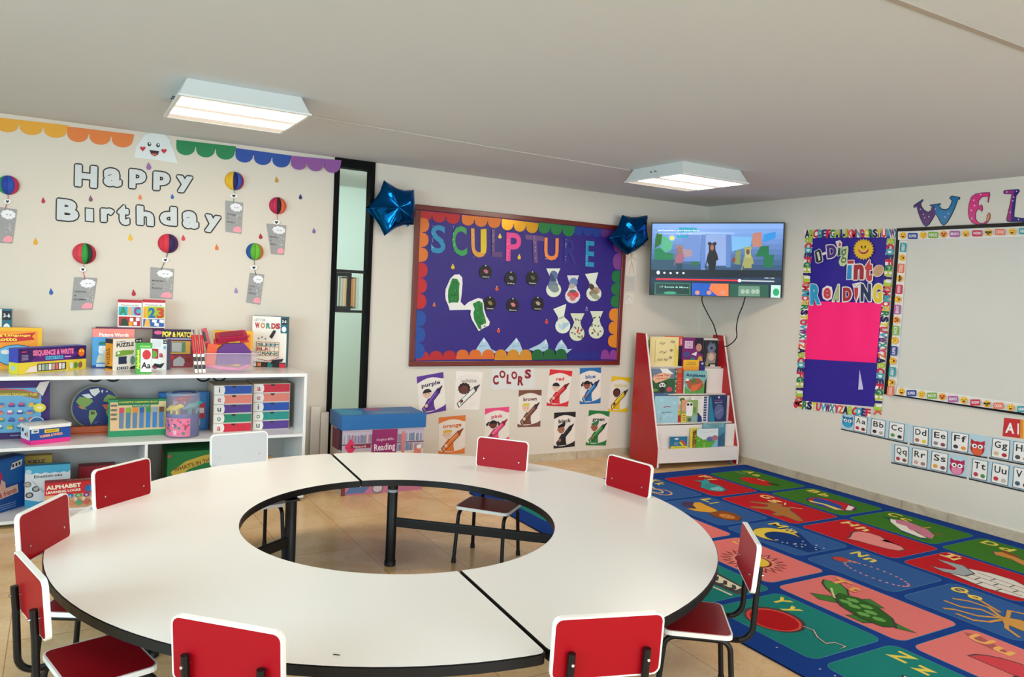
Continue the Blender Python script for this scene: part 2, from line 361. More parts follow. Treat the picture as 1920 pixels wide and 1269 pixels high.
for t, L in ((tr, RL), (tl, LL)):
    for q in L: tleg(t, *q)
    tbar(t, L[0], L[1]); tbar(t, L[1], L[2])
    for q in L:
        m = MB((*q, 0)); m.box(-.036, -.036, TH-.042, .036, .036, TH-.035, tblack); m.build('leg_plate', t)
m = MB((-4.252, -2.04, 0)); m.tube([(0, 0, .43), (0, 0, .445)], .0302, mat('8D9197', .4), 20); m.build('tape_band', tr, label='grey tape around the black table leg')

# ================================================================== children's chairs
redm = mat('980414', .42, noise=.015, spec=.2); redseat = mat('8C0612', .38, noise=.015, spec=.3); whitem = mat('EFEBE4', .3, noise=.008); greym = mat('BBBBBC', .3, noise=.01); steelm = mat('C9C9C9', .25, metal=1, noise=0)
def arc(c, r, a0, a1, n=6): return [(c[0]+r*math.cos(a0+(a1-a0)*i/n), c[1]+r*math.sin(a0+(a1-a0)*i/n)) for i in range(n+1)]
def make_chair(label, facem, seatm):
    t = empty('child_chair', (0, 0, 0), 0, label, 'chair', "children's chairs around the ring table")
    SZ = .332
    m = MB(); m.prism(rr(.33, .265, .03), SZ-.019, SZ-.0015, whitem); m.build('seat', t, bevel=.004)
    m = MB(); m.prism(rr(.316, .251, .026), SZ-.0014, SZ, seatm); m.build('seat_laminate', t)
    # backrest, leaning back a little
    tilt = math.radians(4); Mb = Matrix.Translation((0, -.197, .597)) @ Matrix.Rotation(PI/2+tilt, 4, 'X')
    def bb(): k = MB(); k.M = Mb.copy(); k.Mi = Mb.inverted(); return k
    m = bb(); m.prism(rr(.338, .192, .026), -.0085, .0085, whitem); br = m.build('backrest', t, bevel=.004)
    m = bb(); m.prism(rr(.326, .180, .021), .0086, .0096, facem); m.build('back_laminate', t)
    m = bb(); m.prism(rr(.326, .180, .021), -.0096, -.0086, facem); m.build('front_laminate', t)
    for sx in (-1, 1):
        # J-shaped back post from under the seat up behind the backrest
        x = sx*.115; pts = [(x, .06, .300), (x, -.150, .300)]
        for (yy, zz) in arc((-.150, .360), .06, -PI/2, -PI+.03, 7): pts.append((x, yy, zz))
        pts += [(x, -.2145, .50), (x, -.2205, .592)]
        m = MB(); m.tube(pts, .0115, blackm, 12); m.build('back_post', t)
        m = MB(); m.cyl((x, -.236, .563), (x, -.180, .561), .0045, steelm, 8); m.build('bolt', t)
        for sy in (-1, 1):
            xb = sx*.140; q = [(xb, 0, .302)]
            for (yy, zz) in arc((.082, .257), .045, PI/2, .12, 6): q.append((xb+sx*.0015, sy*yy, zz))
            q += [(xb+sx*.010, sy*.148, .014)]
            m = MB(); m.tube(q, .011, blackm, 12); lg = m.build('leg', t)
            m = MB(); m.tube([(xb+sx*.010, sy*.148, 0), (xb+sx*.0093, sy*.147, .028)], [.0145, .013], mat('050505', .7), 12); m.build('foot_cap', lg)
    m = MB(); m.tube([(-.128, .07, .302), (.128, .07, .302)], .008, blackm, 8); m.build('cross_tube', t)
    return t
FIT = {(893, 820): (-3.685, -2.158, 2.279), (1394, 978): (-3.675, -3.887, .92), (30, 1030): (-5.779, -3.33, -1.316), (1040, 1155): (-4.47, -4.218, -.285), (325, 1146): (-5.368, -3.897, -.783), (1143, 852): (-3.319, -2.783, 1.706)}
def chair_matrix(q0, q1, z0=0.0, zt=.692):
    if q0 in FIT: return Matrix.Translation((FIT[q0][0], FIT[q0][1], 0)) @ RZ(FIT[q0][2])
    a = pZ(*q0, zt+z0); c = pZ(*q1, zt+z0); mid = (a+c)/2; d = (c-a); n = Vector((-d.y, d.x, 0)).normalized()
    if n.dot(Vector((TC.x, TC.y, 0))-mid) < 0: n = -n
    p = mid+n*.203; return Matrix.Translation((p.x, p.y, z0)) @ RZ(math.atan2(-n.x, n.y))
CH = [((893, 820), (989, 825), 0, 'red chair on the far side of the table, below the pink colour poster', 'r'),
 ((325, 1146), (533, 1185), 0, 'red chair in the left foreground with its back to the viewer', 'r'),
 ((1040, 1155), (1243, 1145), 0, 'red chair in the foreground by the front seam of the table, back to the viewer', 'r'),
 ((1394, 978), (1427, 1022), 0, 'red chair at the right of the table beside the alphabet rug, seen side on', 'r'),
 ((1143, 852), (1224, 870), .008, 'red chair at the far right of the table in front of the red book rack', 'r'),
 ((175, 882), (278, 857), 0, 'red chair at the far left of the table, in front of the lower toy shelf', 'r'),
 ((38, 963), (118, 925), 0, 'red chair on the left side, second from the left foreground, behind the empty-backed one', 'r'),
 ((30, 1030), (88, 1085), 0, 'red chair at the left edge showing its black back posts and dark red seat', 'r')]
c0 = make_chair(CH[0][3], redm, redseat); c0.matrix_world = chair_matrix(*CH[0][:3]); CHAIRS = [c0]
for q0, q1, z0, lb, _ in CH[1:]: CHAIRS.append(dup(c0, chair_matrix(q0, q1, z0), lb))
CHAIRS[6]['label'] = 'red chair at the left, just behind the one showing its black back posts'
wc = make_chair('white chair with a plain pale back in front of the toy shelves', greym, greym); wc.matrix_world = chair_matrix((402, 815), (494, 808)); wc['group'] = "children's chairs around the ring table"

q = pZ(631, 1228, TH); m = MB((q.x, q.y, TH)); m.tube([(-.008, .006, .0016), (.008, -.006, .0016)], .0015, mat('1A181A', .5), 8); m.build('pencil_lead', label='tiny dark pencil lead lying on the front of the white table', cat='pencil lead')
# ================================================================== helpers for paper work
def cr(ox, oy, s): return lambda X, Y: (ox+X/s, oy+Y/s)
def quad(mb, TL, TR, BR, BL):
    """unit square (y up) -> local plane, corners given in photo pixels"""
    a, b_, c, d = mb.mp(*TL), mb.mp(*TR), mb.mp(*BR), mb.mp(*BL)
    def f(u, v): return tuple((d[i]*(1-u)+c[i]*u)*(1-v)+(a[i]*(1-u)+b_[i]*u)*v for i in (0, 1))
    mb.mp = f; return mb
def glyph_quad(mb, ch, TL, TR, BL, c, bold=.03, th=0):
    """one letter stretched to the parallelogram TL TR BL (user coordinates)"""
    vs, fs, adv = glyph(ch, bold); x0 = min(v[0] for v in vs); x1 = max(v[0] for v in vs); y0 = min(v[1] for v in vs); y1 = max(v[1] for v in vs)
    q = []
    for vx, vy in vs:
        u = (vx-x0)/(x1-x0); v = (y1-vy)/(y1-y0)
        q.append(mb.mp(TL[0]+(TR[0]-TL[0])*u+(BL[0]-TL[0])*v, TL[1]+(TR[1]-TL[1])*u+(BL[1]-TL[1])*v))
    f0 = fs[0]; (ax, ay), (bx, by), (cx, cy) = q[f0[0]], q[f0[1]], q[f0[2]]
    if (bx-ax)*(cy-ay)-(by-ay)*(cx-ax) < 0: fs = [f[::-1] for f in fs]
    if th:
        n = len(q); ed = {(f[i], f[(i+1) % len(f)]) for f in fs for i in range(len(f))}; bd = [e for e in ed if (e[1], e[0]) not in ed]
        mb.raw([(a, b_, mb.z) for a, b_ in q]+[(a, b_, mb.z+th) for a, b_ in q], [tuple(n+i for i in f) for f in fs]+[(a, b_, n+b_, n+a) for a, b_ in bd], c)
    else: mb.raw([(a, b_, mb.z) for a, b_ in q], fs, c)
    mb.z += th+mb.dz; return mb
def fat_glyph(mb, ch, TL, TR, BL, c, R, bold=.02, n=12):
    """letter thickened evenly by R user units, inside the given parallelogram grown by R"""
    z = mb.z
    for k in range(n):
        t = 2*PI*k/n; dx, dy = R*math.cos(t), R*math.sin(t); mb.z = z+.00004*k
        glyph_quad(mb, ch, (TL[0]+dx, TL[1]+dy), (TR[0]+dx, TR[1]+dy), (BL[0]+dx, BL[1]+dy), c, bold)
    mb.z = z+.0009; return mb
def inset(TL, TR, BL, k):
    ux, uy = TR[0]-TL[0], TR[1]-TL[1]; vx, vy = BL[0]-TL[0], BL[1]-TL[1]; lu = math.hypot(ux, uy); lv = math.hypot(vx, vy); ux, uy, vx, vy = ux/lu, uy/lu, vx/lv, vy/lv
    return (TL[0]+(ux+vx)*k, TL[1]+(uy+vy)*k), (TR[0]+(vx-ux)*k, TR[1]+(vy-uy)*k), (BL[0]+(ux-vx)*k, BL[1]+(uy-vy)*k)
def scallops(mb, a, b_, drop, n, c, th=.0012, band=.35, sgn=1):
    """strip from a to b (user px), scallops hanging to the right-hand side of a->b (downwards when a->b runs right)"""
    L = math.hypot(b_[0]-a[0], b_[1]-a[1]); dx, dy = (b_[0]-a[0])/L, (b_[1]-a[1])/L; nx, ny = -dy*sgn, dx*sgn; w = L/n; r = w/2
    P = [a, b_]
    for k in range(n-1, -1, -1):
        for i in range(9):
            t = PI*i/8; s_ = (k+.5)*w+r*.97*math.cos(t); h = drop*band+drop*(1-band)*math.sin(t)**.8 if 0 < i < 8 else drop*band
            P.append((a[0]+dx*s_+nx*h, a[1]+dy*s_+ny*h))
    return mb.poly(P, c, th=th)
def drop_shape(mb, x, y, s, c, th=.0012, tilt=0):
    P = []
    for i in range(15):
        t = PI*1.22*(i/14)-PI*.11; P.append((math.cos(t)*.62*s, math.sin(t)*.62*s+.3*s))
    P.append((0, -1.05*s)); ca, sa = math.cos(tilt), math.sin(tilt)
    return mb.poly([(x+a*ca-b_*sa, y+a*sa+b_*ca) for a, b_ in P], c, th=th)
def cloud_pts(x, y, w, h, n=9, k=.16):
    return [(x+w/2*math.cos(t)*(1+k*abs(math.sin(n/2*t))-k/2), y+h/2*math.sin(t)*(1+k*abs(math.sin(n/2*t))-k/2)) for t in [2*PI*i/48 for i in range(48)]]
def heart_pts(x, y, s):
    return [(x+s*16*math.sin(t)**3/16, y-s*(13*math.cos(t)-5*math.cos(2*t)-2*math.cos(3*t)-math.cos(4*t))/16) for t in [2*PI*i/20 for i in range(20)]]
KA = cr(0, 200, 3.0)
# ------------------------------------------------------------------ scalloped border along the top of the birthday wall
GB = 'scalloped paper strips along the ceiling'
for a, b_, dr, c, nm in [((-8, 219.5), (127.5, 235), 26, 'E3A227', 'yellow'), ((126.5, 237), (251.5, 252), 27, 'DE7A33', 'orange'), ((331, 262), (442.5, 274.5), 27, '12804A', 'green'),
                 ((442, 277.5), (546, 291.5), 25, '16489E', 'blue'), ((546, 292), (640, 300.5), 25, '8A4C96', 'purple')]:
    w = WB((a[0]+b_[0])/2, (a[1]+b_[1])/2, .0012 if nm != 'purple' else .021); scallops(w, a, b_, dr, 3, c)
    w.build('scalloped_strip', label=nm+' scalloped paper strip under the ceiling on the birthday wall', cat='paper strip', group=GB)
# ------------------------------------------------------------------ cloud with a face
w = WB(*KA(880, 230), .0025)
w.poly([KA(*p) for p in [(755, 285), (765, 225), (790, 190), (815, 158), (850, 148), (900, 146), (930, 160), (955, 185), (962, 215), (975, 240), (985, 270), (1003, 318), (950, 312), (880, 300), (810, 292)]], 'DDE3E1', th=.0015)
for x, y in ((840, 211), (889, 217)): w.ell(*KA(x, y), 3.6, 3.8, '20242A'); w.ell(*KA(x+2, y-3), 1.6, 1.7, 'F0F0F0')
for x, y in ((803, 236), (922, 249)): w.poly(heart_pts(*KA(x, y), 5.2), 'C21C33')
w.poly([KA(*p) for p in [(840, 244), (895, 250), (888, 270), (870, 280), (850, 268)]], '2A1216'); w.poly([KA(*p) for p in [(852, 262), (884, 266), (872, 277), (860, 272)]], 'E0584E')
w.build('paper_cloud', label='white paper cloud with smiling face and heart cheeks above Happy Birthday', cat='paper cloud')
# ------------------------------------------------------------------ HAPPY BIRTHDAY, one cut-out per letter
KH = cr(90, 290, 5.486)
HB = [('H', (268, 85), (520, 110), (263, 332), 'first letter of Happy'), ('a', (562, 122), (770, 138), (560, 330), 'second letter of Happy'), ('p', (826, 133), (1022, 150), (822, 352), 'first p of Happy'),
      ('p', (1074, 160), (1268, 172), (1070, 372), 'second p of Happy'), ('y', (1312, 198), (1498, 216), (1318, 392), 'last letter of Happy'),
      ('B', (82, 438), (328, 462), (78, 678), 'first letter of Birthday'), ('I', (376, 540), (474, 550), (378, 688), 'letter i of Birthday'), ('r', (530, 538), (690, 545), (532, 700), 'letter r of Birthday'),
      ('t', (702, 496), (846, 512), (706, 724), 'letter t of Birthday'), ('h', (900, 508), (1098, 528), (902, 728), 'letter h of Birthday'), ('d', (1138, 515), (1336, 530), (1140, 730), 'letter d of Birthday'),
      ('a', (1372, 562), (1556, 578), (1374, 762), 'letter a of Birthday'), ('y', (1610, 596), (1790, 628), (1596, 796), 'last letter of Birthday')]
for i, (ch, TL, TR, BL, lb) in enumerate(HB):
    TL, TR, BL = KH(*TL), KH(*TR), KH(*BL); w = WB((TL[0]+TR[0])/2, (TL[1]+BL[1])/2, .001)
    if ch == 'I':
        def bx(TL, TR, BL): return [TL, TR, (TR[0]+BL[0]-TL[0], TR[1]+BL[1]-TL[1]), BL]
        w.poly(bx(TL, TR, BL), '15161A', th=.002); w.poly(bx(*inset(TL, TR, BL, 2.2)), 'CDD0D0', th=.0006)
    else:
        q_ = inset(TL, TR, BL, 3.6); fat_glyph(w, ch, *q_, '08080A', 4.0, .03); fat_glyph(w, ch, *q_, 'CDD0D0', 1.5, .03)
    w.build('cutout_letter', label='white cut-out letter outlined in black, '+lb, cat='letter', group='Happy Birthday letters')
# ------------------------------------------------------------------ paper drops
DR = [(836, 335, '9562A0', 1.25, 'lilac drop between the two p letters of Happy'), (243, 527, 'B3203A', 1, 'dark red drop left of the word Birthday'), (510, 517, '7C4C68', 1.05, 'plum drop above the i of Birthday'),
      (788, 508, 'E27A3C', .95, 'orange drop above the h of Birthday'), (969, 505, '1C50A4', .85, 'blue drop above the d of Birthday'), (200, 758, 'DFA42A', 1.25, 'yellow drop at the far left below Birthday'),
      (733, 735, 'E2B228', 1.2, 'yellow drop just below the letter t'), (1031, 738, 'D8284A', 1, 'red drop right of the red and purple paper ball'), (287, 1040, '1C5CA8', 1.1, 'blue drop low at the left, above the long purple box'),
      (752, 1047, 'B01C2E', 1.1, 'dark red drop above the flash card boxes'), (1219, 791, 'E07428', 1, 'orange drop below the last y of Birthday'), (1556, 411, 'C28E24', 1, 'mustard drop at the top right of the wall'),
      (1690, 507, '1A2C70', .9, 'navy drop near the window frame'), (1766, 698, '7E5C94', .9, 'purple drop lowest beside the window frame'), (1466, 729, 'A0142C', .95, 'crimson drop left of the rightmost hanging card'),
      (1328, 1034, '9686B8', 1, 'pale violet drop left of the lowest right hanging card')]
for x, y, c, s_, lb in DR:
    p = KA(x, y); w = WB(*p, .0045 if x == 836 else .001); drop_shape(w, *p, 6.0*s_, c, tilt=-.08); w.build('paper_drop', label='small '+lb, cat='paper drop', group='paper raindrops on the birthday wall')
# ------------------------------------------------------------------ paper balls with hanging birthday cards
BALLS = [((47, 441), 52, ['1E8A5A', '1C3C9A', '2448A8', 'C82048'], (42, 533), [(-28, 560), (97, 578), (70, 770), (-34, 765)], 'E0407A', ['', '', ''], 'green, blue and red', 'at the left edge'),
         ((1318, 418), 50, ['E4B020', 'E4B020', '141E66', '2A50A8', '9A1850'], (1315, 501), [(1267, 526), (1368, 540), (1358, 716), (1268, 703)], '3A9A58', ['VICTORIA', '4', 'JUNIO'], 'yellow, navy and magenta', 'right of the word Birthday'),
         ((1562, 557), 46, ['B8184A', 'C0204A', '1A0C18', 'E06038', 'D85A3A'], (1555, 650), [(1498, 657), (1611, 668), (1597, 834), (1524, 828)], 'E0407A', ['MATEO', '2', 'MAYO'], 'crimson and orange', 'highest at the right'),
         ((475, 826), 57, ['D83A4A', 'D83A4A', '2E9A40', '14301C', 'B01C38'], (466, 915), [(418, 958), (547, 963), (520, 1141), (398, 1146)], 'E0407A', ['GALILEO', '8', 'DICIEMBRE'], 'red with a green fold', 'lower left'),
         ((946, 769), 52, ['D0283C', 'D83044', '2A1850', '4A1C58'], (930, 862), [(846, 902), (980, 912), (970, 1083), (843, 1075)], '1A1A1E', ['MARTIN', '7', 'MARZO'], 'red and dark purple', 'below Birthday'),
         ((1433, 815), 46, ['184A90', '5AA82A', '68B432', 'C86A28'], (1428, 905), [(1405, 934), (1487, 944), (1463, 1114), (1384, 1100)], '1A1A1E', ['LUCA', '15', 'AGOSTO'], 'green and blue', 'lowest at the right')]
for (bx, by), R_, cols, (hx, hy), card, rc, tx, desc, where in BALLS:
    pc = KA(bx, by); o0 = pB(*pc, -.002); t = empty('birthday_hanging', (o0.x, o0.y, o0.z), 0, 'grey birthday card under a '+desc+' paper ball, '+where, 'birthday card', 'birthday cards hanging from paper balls')
    r = R_/3/FPX*(o0-CAM_POS).dot(_f)*1.04
    m = MB((o0.x, -.001, o0.z)); n = len(cols); nu = 6; nv = 12
    for k, c in enumerate(cols):
        vs = []
        for i in range(nu+1):
            u = (k+i/nu)/n; a = PI*u; q = .86+.14*math.sin(PI*i/nu)
            for j in range(nv+1):
                e = -PI/2+PI*j/nv; vs.append((-r*q*math.cos(e)*math.cos(a), -r*q*math.cos(e)*math.sin(a)*.9, r*math.sin(e)))
        m.raw(vs, [(i*(nv+1)+j, (i+1)*(nv+1)+j, (i+1)*(nv+1)+j+1, i*(nv+1)+j+1) for i in range(nu) for j in range(nv)], mat(c, .7), False)
    m.raw([(r*math.cos(2*PI*j/24), 0, r*math.sin(2*PI*j/24)) for j in range(24)], [tuple(range(24))], cols[0])
    m.build('paper_ball', t)
    mid = KA((card[0][0]+card[1][0])/2-15/3, (card[0][1]+card[1][1])/2); hp = KA(hx, hy)
    a3 = pB(*KA(bx-4, by+R_*.9), -.006); h3 = pB(*hp, -.006); m3 = pB(*mid, -.006)
    m = MB(tuple(o0)); m.tube([a3-o0, (a3+h3)/2-o0+Vector((.004, -.002, 0)), h3-o0, m3-o0+Vector((0, 0, -.008))], .0022, rc, 6); m.build('ribbon', t)
    w = WB(*hp, .0095); w.poly(cloud_pts(*hp, 13, 8.5, 6), 'EDEDED', th=.001); w.poly(heart_pts(hp[0], hp[1], 3.2), '16161A'); w.build('paper_clip_cloud', t)
    w = WB(*mid, .003); quad(w, *[KA(*p) for p in card]); w.rect(0, 0, 1, 1, '9B9998', th=.0008)
    w.poly(cloud_pts(.62, .82, .66, .25, 9), 'E9E9EC'); w.line([(.52, .83), (.56, .80), (.60, .83)], .02, '8A8A90'); w.line([(.68, .83), (.72, .80), (.76, .83)], .02, '8A8A90')
    rnd = random.Random(bx)
    for i in range(14): w.ell(.58+rnd.random()*.36, .28+rnd.random()*.40, .018, .013, 'E4E4E8', n=6, lay=False)
    w.lay(); w.poly([(.45, .06), (.52, .16), (.62, .21), (.80, .23), (.95, .18), (.97, .06), (.8, .03), (.6, .04)], 'F09AA6')
    for s_, yy in zip(tx, (.55, .43, .31)):
        if s_: w.text(s_, (.08, yy), (.08+min(.55, .09*len(s_)), yy-.01), .05, '4A4A50', .012)
    w.build('card', t)
# ------------------------------------------------------------------ notice board
BT, BBm, BX0, BX1 = 2.298, .9234, -3.336, -1.080
woodm = mat('6A1F18', .3, noise=.12, coat=.3, ns=30); paperm = mat('2A1A7A', .45, noise=.06, ns=6)
bd = MB(((BX0+BX1)/2, 0, (BT+BBm)/2), BACK); hw, hh = (BX1-BX0)/2, (BT-BBm)/2; F_ = .045
bd.box(-hw+F_, -hh+F_, .001, hw-F_, hh-F_, .016, mat('8A6A48', .8)); bo = bd.build('notice_board', label='large notice board framed in dark red wood with the word SCULPTURE', cat='notice board')
for nm, bxs in (('frame_rail', (-hw, hh-F_, hw, hh)), ('frame_rail', (-hw, -hh, hw, -hh+F_)), ('frame_stile', (-hw, -hh+F_, -hw+F_, hh-F_)), ('frame_stile', (hw-F_, -hh+F_, hw, hh-F_))):
    m = MB(((BX0+BX1)/2, 0, (BT+BBm)/2), BACK); m.box(bxs[0], bxs[1], .001, bxs[2], bxs[3], .030, woodm); m.build(nm, bo, bevel=.004)
# purple backing paper, slightly creased
m = MB(((BX0+BX1)/2, 0, (BT+BBm)/2), BACK); nx, ny = 48, 30; vs = []; rnd = random.Random(3)
def crease(x, y): return .0012*math.sin(x*9+y*4)*math.sin(y*13-x*3)+.0010*abs(math.sin(x*5-y*7+1))
for j in range(ny+1):
    for i in range(nx+1):
        x = -hw+F_+(2*hw-2*F_)*i/nx; y = -hh+F_+(2*hh-2*F_)*j/ny; vs.append((x, y, .0185+crease(x, y)))
m.raw(vs, [(j*(nx+1)+i, j*(nx+1)+i+1, (j+1)*(nx+1)+i+1, (j+1)*(nx+1)+i) for j in range(ny) for i in range(nx)], paperm, True); m.build('backing_paper', bo)
KB = cr(760, 380, 3.965); OB = .0215
GS = 'scalloped border strips on the notice board'
def bstrip(a, b_, dr, n, c, lb, glit=False, off=OB):
    a, b_ = KB(*a), KB(*b_); w = WB((a[0]+b_[0])/2, (a[1]+b_[1])/2, off); scallops(w, a, b_, dr/3.965, n, mat(c, .25 if glit else .5, metal=.5 if glit else 0, noise=.15 if glit else .04, ns=60), th=.0006)
    w.build('scalloped_strip', label=lb, cat='paper strip', group=GS)
bstrip((100, 57), (408, 88), 75, 3, 'B81E22', 'red scalloped strip at the top left of the notice board')
bstrip((420, 90), (712, 118), 75, 3, 'E0782A', 'orange scalloped strip along the top of the notice board', off=.0225)
bstrip((718, 120), (992, 152), 80, 3, 'D29A1E', 'glittering gold scalloped strip along the top of the notice board', True)
bstrip((992, 145), (1262, 176), 80, 3, '14783A', 'green scalloped strip along the top of the notice board', off=.0225)
bstrip((1255, 178), (1460, 196), 62, 3, '14388E', 'blue scalloped strip along the top of the notice board')
bstrip((1455, 196), (1600, 214), 60, 2, '5A2C78', 'purple scalloped strip at the top right of the notice board', off=.0225)
bstrip((88, 440), (102, 110), 78, 3, 'DC7428', 'orange scalloped strip down the upper left edge of the notice board', off=.0235)
bstrip((76, 790), (90, 442), 78, 3, 'C01C22', 'red scalloped strip down the middle left edge of the notice board')
bstrip((62, 1160), (76, 800), 80, 3, '14489A', 'blue scalloped strip down the lower left edge of the notice board', off=.0225)
bstrip((1612, 250), (1600, 500), 62, 2, '7A3A86', 'purple scalloped strip down the right edge behind the balloon', off=.0235)
bstrip((1598, 505), (1586, 780), 62, 3, '14703A', 'green scalloped strip down the middle right edge of the notice board')
bstrip((1582, 785), (1570, 1078), 66, 3, 'D8821E', 'orange scalloped strip down the lower right edge of the notice board', off=.0225)
bstrip((378, 1166), (80, 1172), 68, 3, 'B41C20', 'red scalloped strip along the bottom of the notice board')
bstrip((664, 1162), (378, 1164), 72, 3, 'D6681E', 'orange scalloped strip along the bottom of the notice board', off=.0225)
bstrip((940, 1170), (664, 1170), 80, 3, 'CC861E', 'mustard scalloped strip along the bottom of the notice board', off=.0235)
bstrip((1202, 1162), (940, 1168), 78, 3, '12602C', 'green scalloped strip along the bottom of the notice board', off=.0265)
bstrip((1452, 1160), (1202, 1162), 55, 3, '1C2480', 'dark blue scalloped strip along the bottom of the notice board')
bstrip((1578, 1166), (1452, 1162), 72, 2, '8A3A8E', 'violet scalloped strip at the bottom right of the notice board', off=.0225)
SC = [('S', (190, 165), (300, 168), (188, 375), '2386B4', 'turquoise S'), ('C', (345, 170), (455, 176), (350, 392), '2E9A4E', 'green C'), ('U', (488, 190), (603, 194), (492, 405), 'DC9A34', 'orange and yellow U'), ('L', (642, 195), (722, 200), (642, 400), '5E3C74', 'plum L'),
      ('P', (752, 220), (862, 226), (748, 432), 'E8408E', 'pink P'), ('T', (892, 236), (1028, 250), (902, 440), '6A4A7E', 'mauve T'), ('U', (1034, 258), (1140, 264), (1032, 425), 'EE8A44', 'orange U'), ('R', (1184, 262), (1280, 272), (1178, 452), '2E2A84', 'dark blue R'), ('E', (1342, 282), (1406, 288), (1338, 472), '2390B8', 'turquoise E')]
rnd = random.Random(11)
for i, (ch, TL, TR, BL, c, lb) in enumerate(SC):
    TL, TR, BL = KB(*TL), KB(*TR), KB(*BL); w = WB((TL[0]+TR[0])/2, (TL[1]+BL[1])/2, OB+.002); glyph_quad(w, ch, TL, TR, BL, mat(c, .35, noise=.12, ns=40), .02, .0012)
    if i == 2: w.poly([(TL[0]+.62*(TR[0]-TL[0]), TL[1]+2), (TR[0]-.6, TR[1]+.5), (TR[0]-1, BL[1]-8), (TL[0]+.62*(TR[0]-TL[0]), BL[1]-8)][:4], 'E2C22A')
    for k in range(9):
        q = rnd.random(); v = rnd.random(); x = TL[0]+(TR[0]-TL[0])*(.12 if ch != 'T' else .5)+(BL[0]-TL[0])*v; y = TL[1]+(BL[1]-TL[1])*v
        w.ell(x+1.2*(q-.5), y, .55, .55, 'F2F2F2', n=6, lay=False)
    w.build('cutout_letter', label='glossy '+lb+' of the word SCULPTURE', cat='letter', group='SCULPTURE letters on the notice board')
for (x, y, c, s_, lb) in [(353, 474, 'E8B820', 1.1, 'yellow drop above the green crocodile paper'), (703, 248, 'E8D060', 1, 'yellow drop beside the plum L'), (846, 402, 'E8B820', 1.05, 'yellow drop under the pink P'), (680, 636, 'D85828', 1, 'orange drop left of the black circles'),
                     (214, 757, 'C06848', .9, 'brownish drop at the lower left'), (693, 948, 'D85030', 1, 'orange drop above the first mountain'), (1050, 882, 'C83A38', 1, 'red drop left of the lower vases'), (1348, 790, '7A5AA8', .9, 'violet drop above the rightmost lower vase')]:
    p = KB(x, y); w = WB(*p, OB+.001); drop_shape(w, *p, 5.0*s_, c); w.ell(p[0], p[1]-3.5*s_, .8, .8, 'F4F4F4', n=8); w.build('paper_drop', label='small '+lb+' on the notice board', cat='paper drop', group='paper drops on the notice board')
for (x, y, c, nm, lb) in [(595, 515, 'C87080', 'Cherry', 'top left, with a pink pebble'), (783, 564, '6A7A88', 'Mia', 'top middle, grey pebble'), (943, 562, '5A5A40', 'Francisco', 'top right, olive pebble'), (627, 750, '8A7A3A', 'Sebastian', 'bottom left, half behind the green paper'), (797, 762, 'D87888', 'Emma', 'bottom middle, pink pebble'), (982, 752, 'B09A8A', 'Andrea', 'bottom right, beige pebble')]:
    p = KB(x, y); w = WB(*p, OB+.001); w.ell(*p, 11.8, 13.6, '121014', n=28, th=.002); w.poly([(p[0]-4, p[1]-4), (p[0]+1, p[1]-5), (p[0]+5, p[1]-1), (p[0]+3, p[1]+3), (p[0]-1, p[1]+2), (p[0]-3, p[1]-1)], c, th=.004)
    w.ell(p[0], p[1]-12, 1.2, 1.2, 'F4F4F4', n=8); w.text(nm, (p[0]-6.5, p[1]+10), (p[0]+6.5, p[1]+10.5), 2.6, 'E8E8E8', .01, yd=-1)
    w.build('black_circle', label='round black card with a small sculpture, '+lb, cat='card', group='six round black cards')
# crocodile-green paper pieces on torn white paper
w = WB(*KB(365, 670), OB+.001)
w.poly([KB(*p) for p in [(300, 640), (318, 600), (335, 562), (365, 535), (400, 532), (422, 555), (425, 600), (418, 680), (410, 735), (440, 768), (462, 795), (330, 798), (318, 760), (300, 720), (296, 680)]], 'ECE8E2', th=.0015)
w.poly([KB(*p) for p in [(318, 650), (335, 600), (350, 562), (385, 568), (402, 600), (396, 650), (398, 710), (390, 742), (350, 740), (322, 748), (316, 700)]], '1E7A34', th=.003)
def green_bits(w, pts, seed):
    rnd = random.Random(seed)
    for x, y in pts:
        a = rnd.random()*6; r = 2.4; q = KB(x, y); w.poly([(q[0]+r*math.cos(a+t)*(1 if k % 2 else .5), q[1]+r*math.sin(a+t)*(1 if k % 2 else .5)) for k, t in enumerate((0, 1.3, 2.5, 3.6, 5))], rnd.choice(['2E9444', '166428', '3AA852', '1E7A34']), th=.0008)
green_bits(w, [(340+dx, 590+dy) for dx in (0, 25, 45) for dy in (0, 30, 60, 95, 130)], 1)
w.build('torn_green_collage', label='upright green paper collage on torn white paper, left on the notice board', cat='collage', group='two green paper collages')
w = WB(*KB(550, 830), OB+.0045)
w.poly([KB(*p) for p in [(440, 765), (470, 738), (500, 725), (540, 708), (572, 715), (582, 750), (585, 790), (600, 840), (628, 885), (622, 912), (575, 935), (545, 955), (522, 915), (495, 870), (483, 830), (488, 798), (448, 792)]], 'ECE8E2', th=.0015)
w.poly([KB(*p) for p in [(500, 750), (545, 728), (572, 745), (575, 800), (590, 850), (600, 895), (560, 910), (565, 945), (545, 935), (512, 870), (505, 820), (515, 790)]], '1E7A34', th=.003)
green_bits(w, [(525+dx+dy*.18, 750+dy) for dx in (0, 28) for dy in (0, 30, 70, 105, 140, 165)], 2)
w.build('torn_green_collage', label='tilted green paper collage overlapping a black card on the notice board', cat='collage', group='two green paper collages')
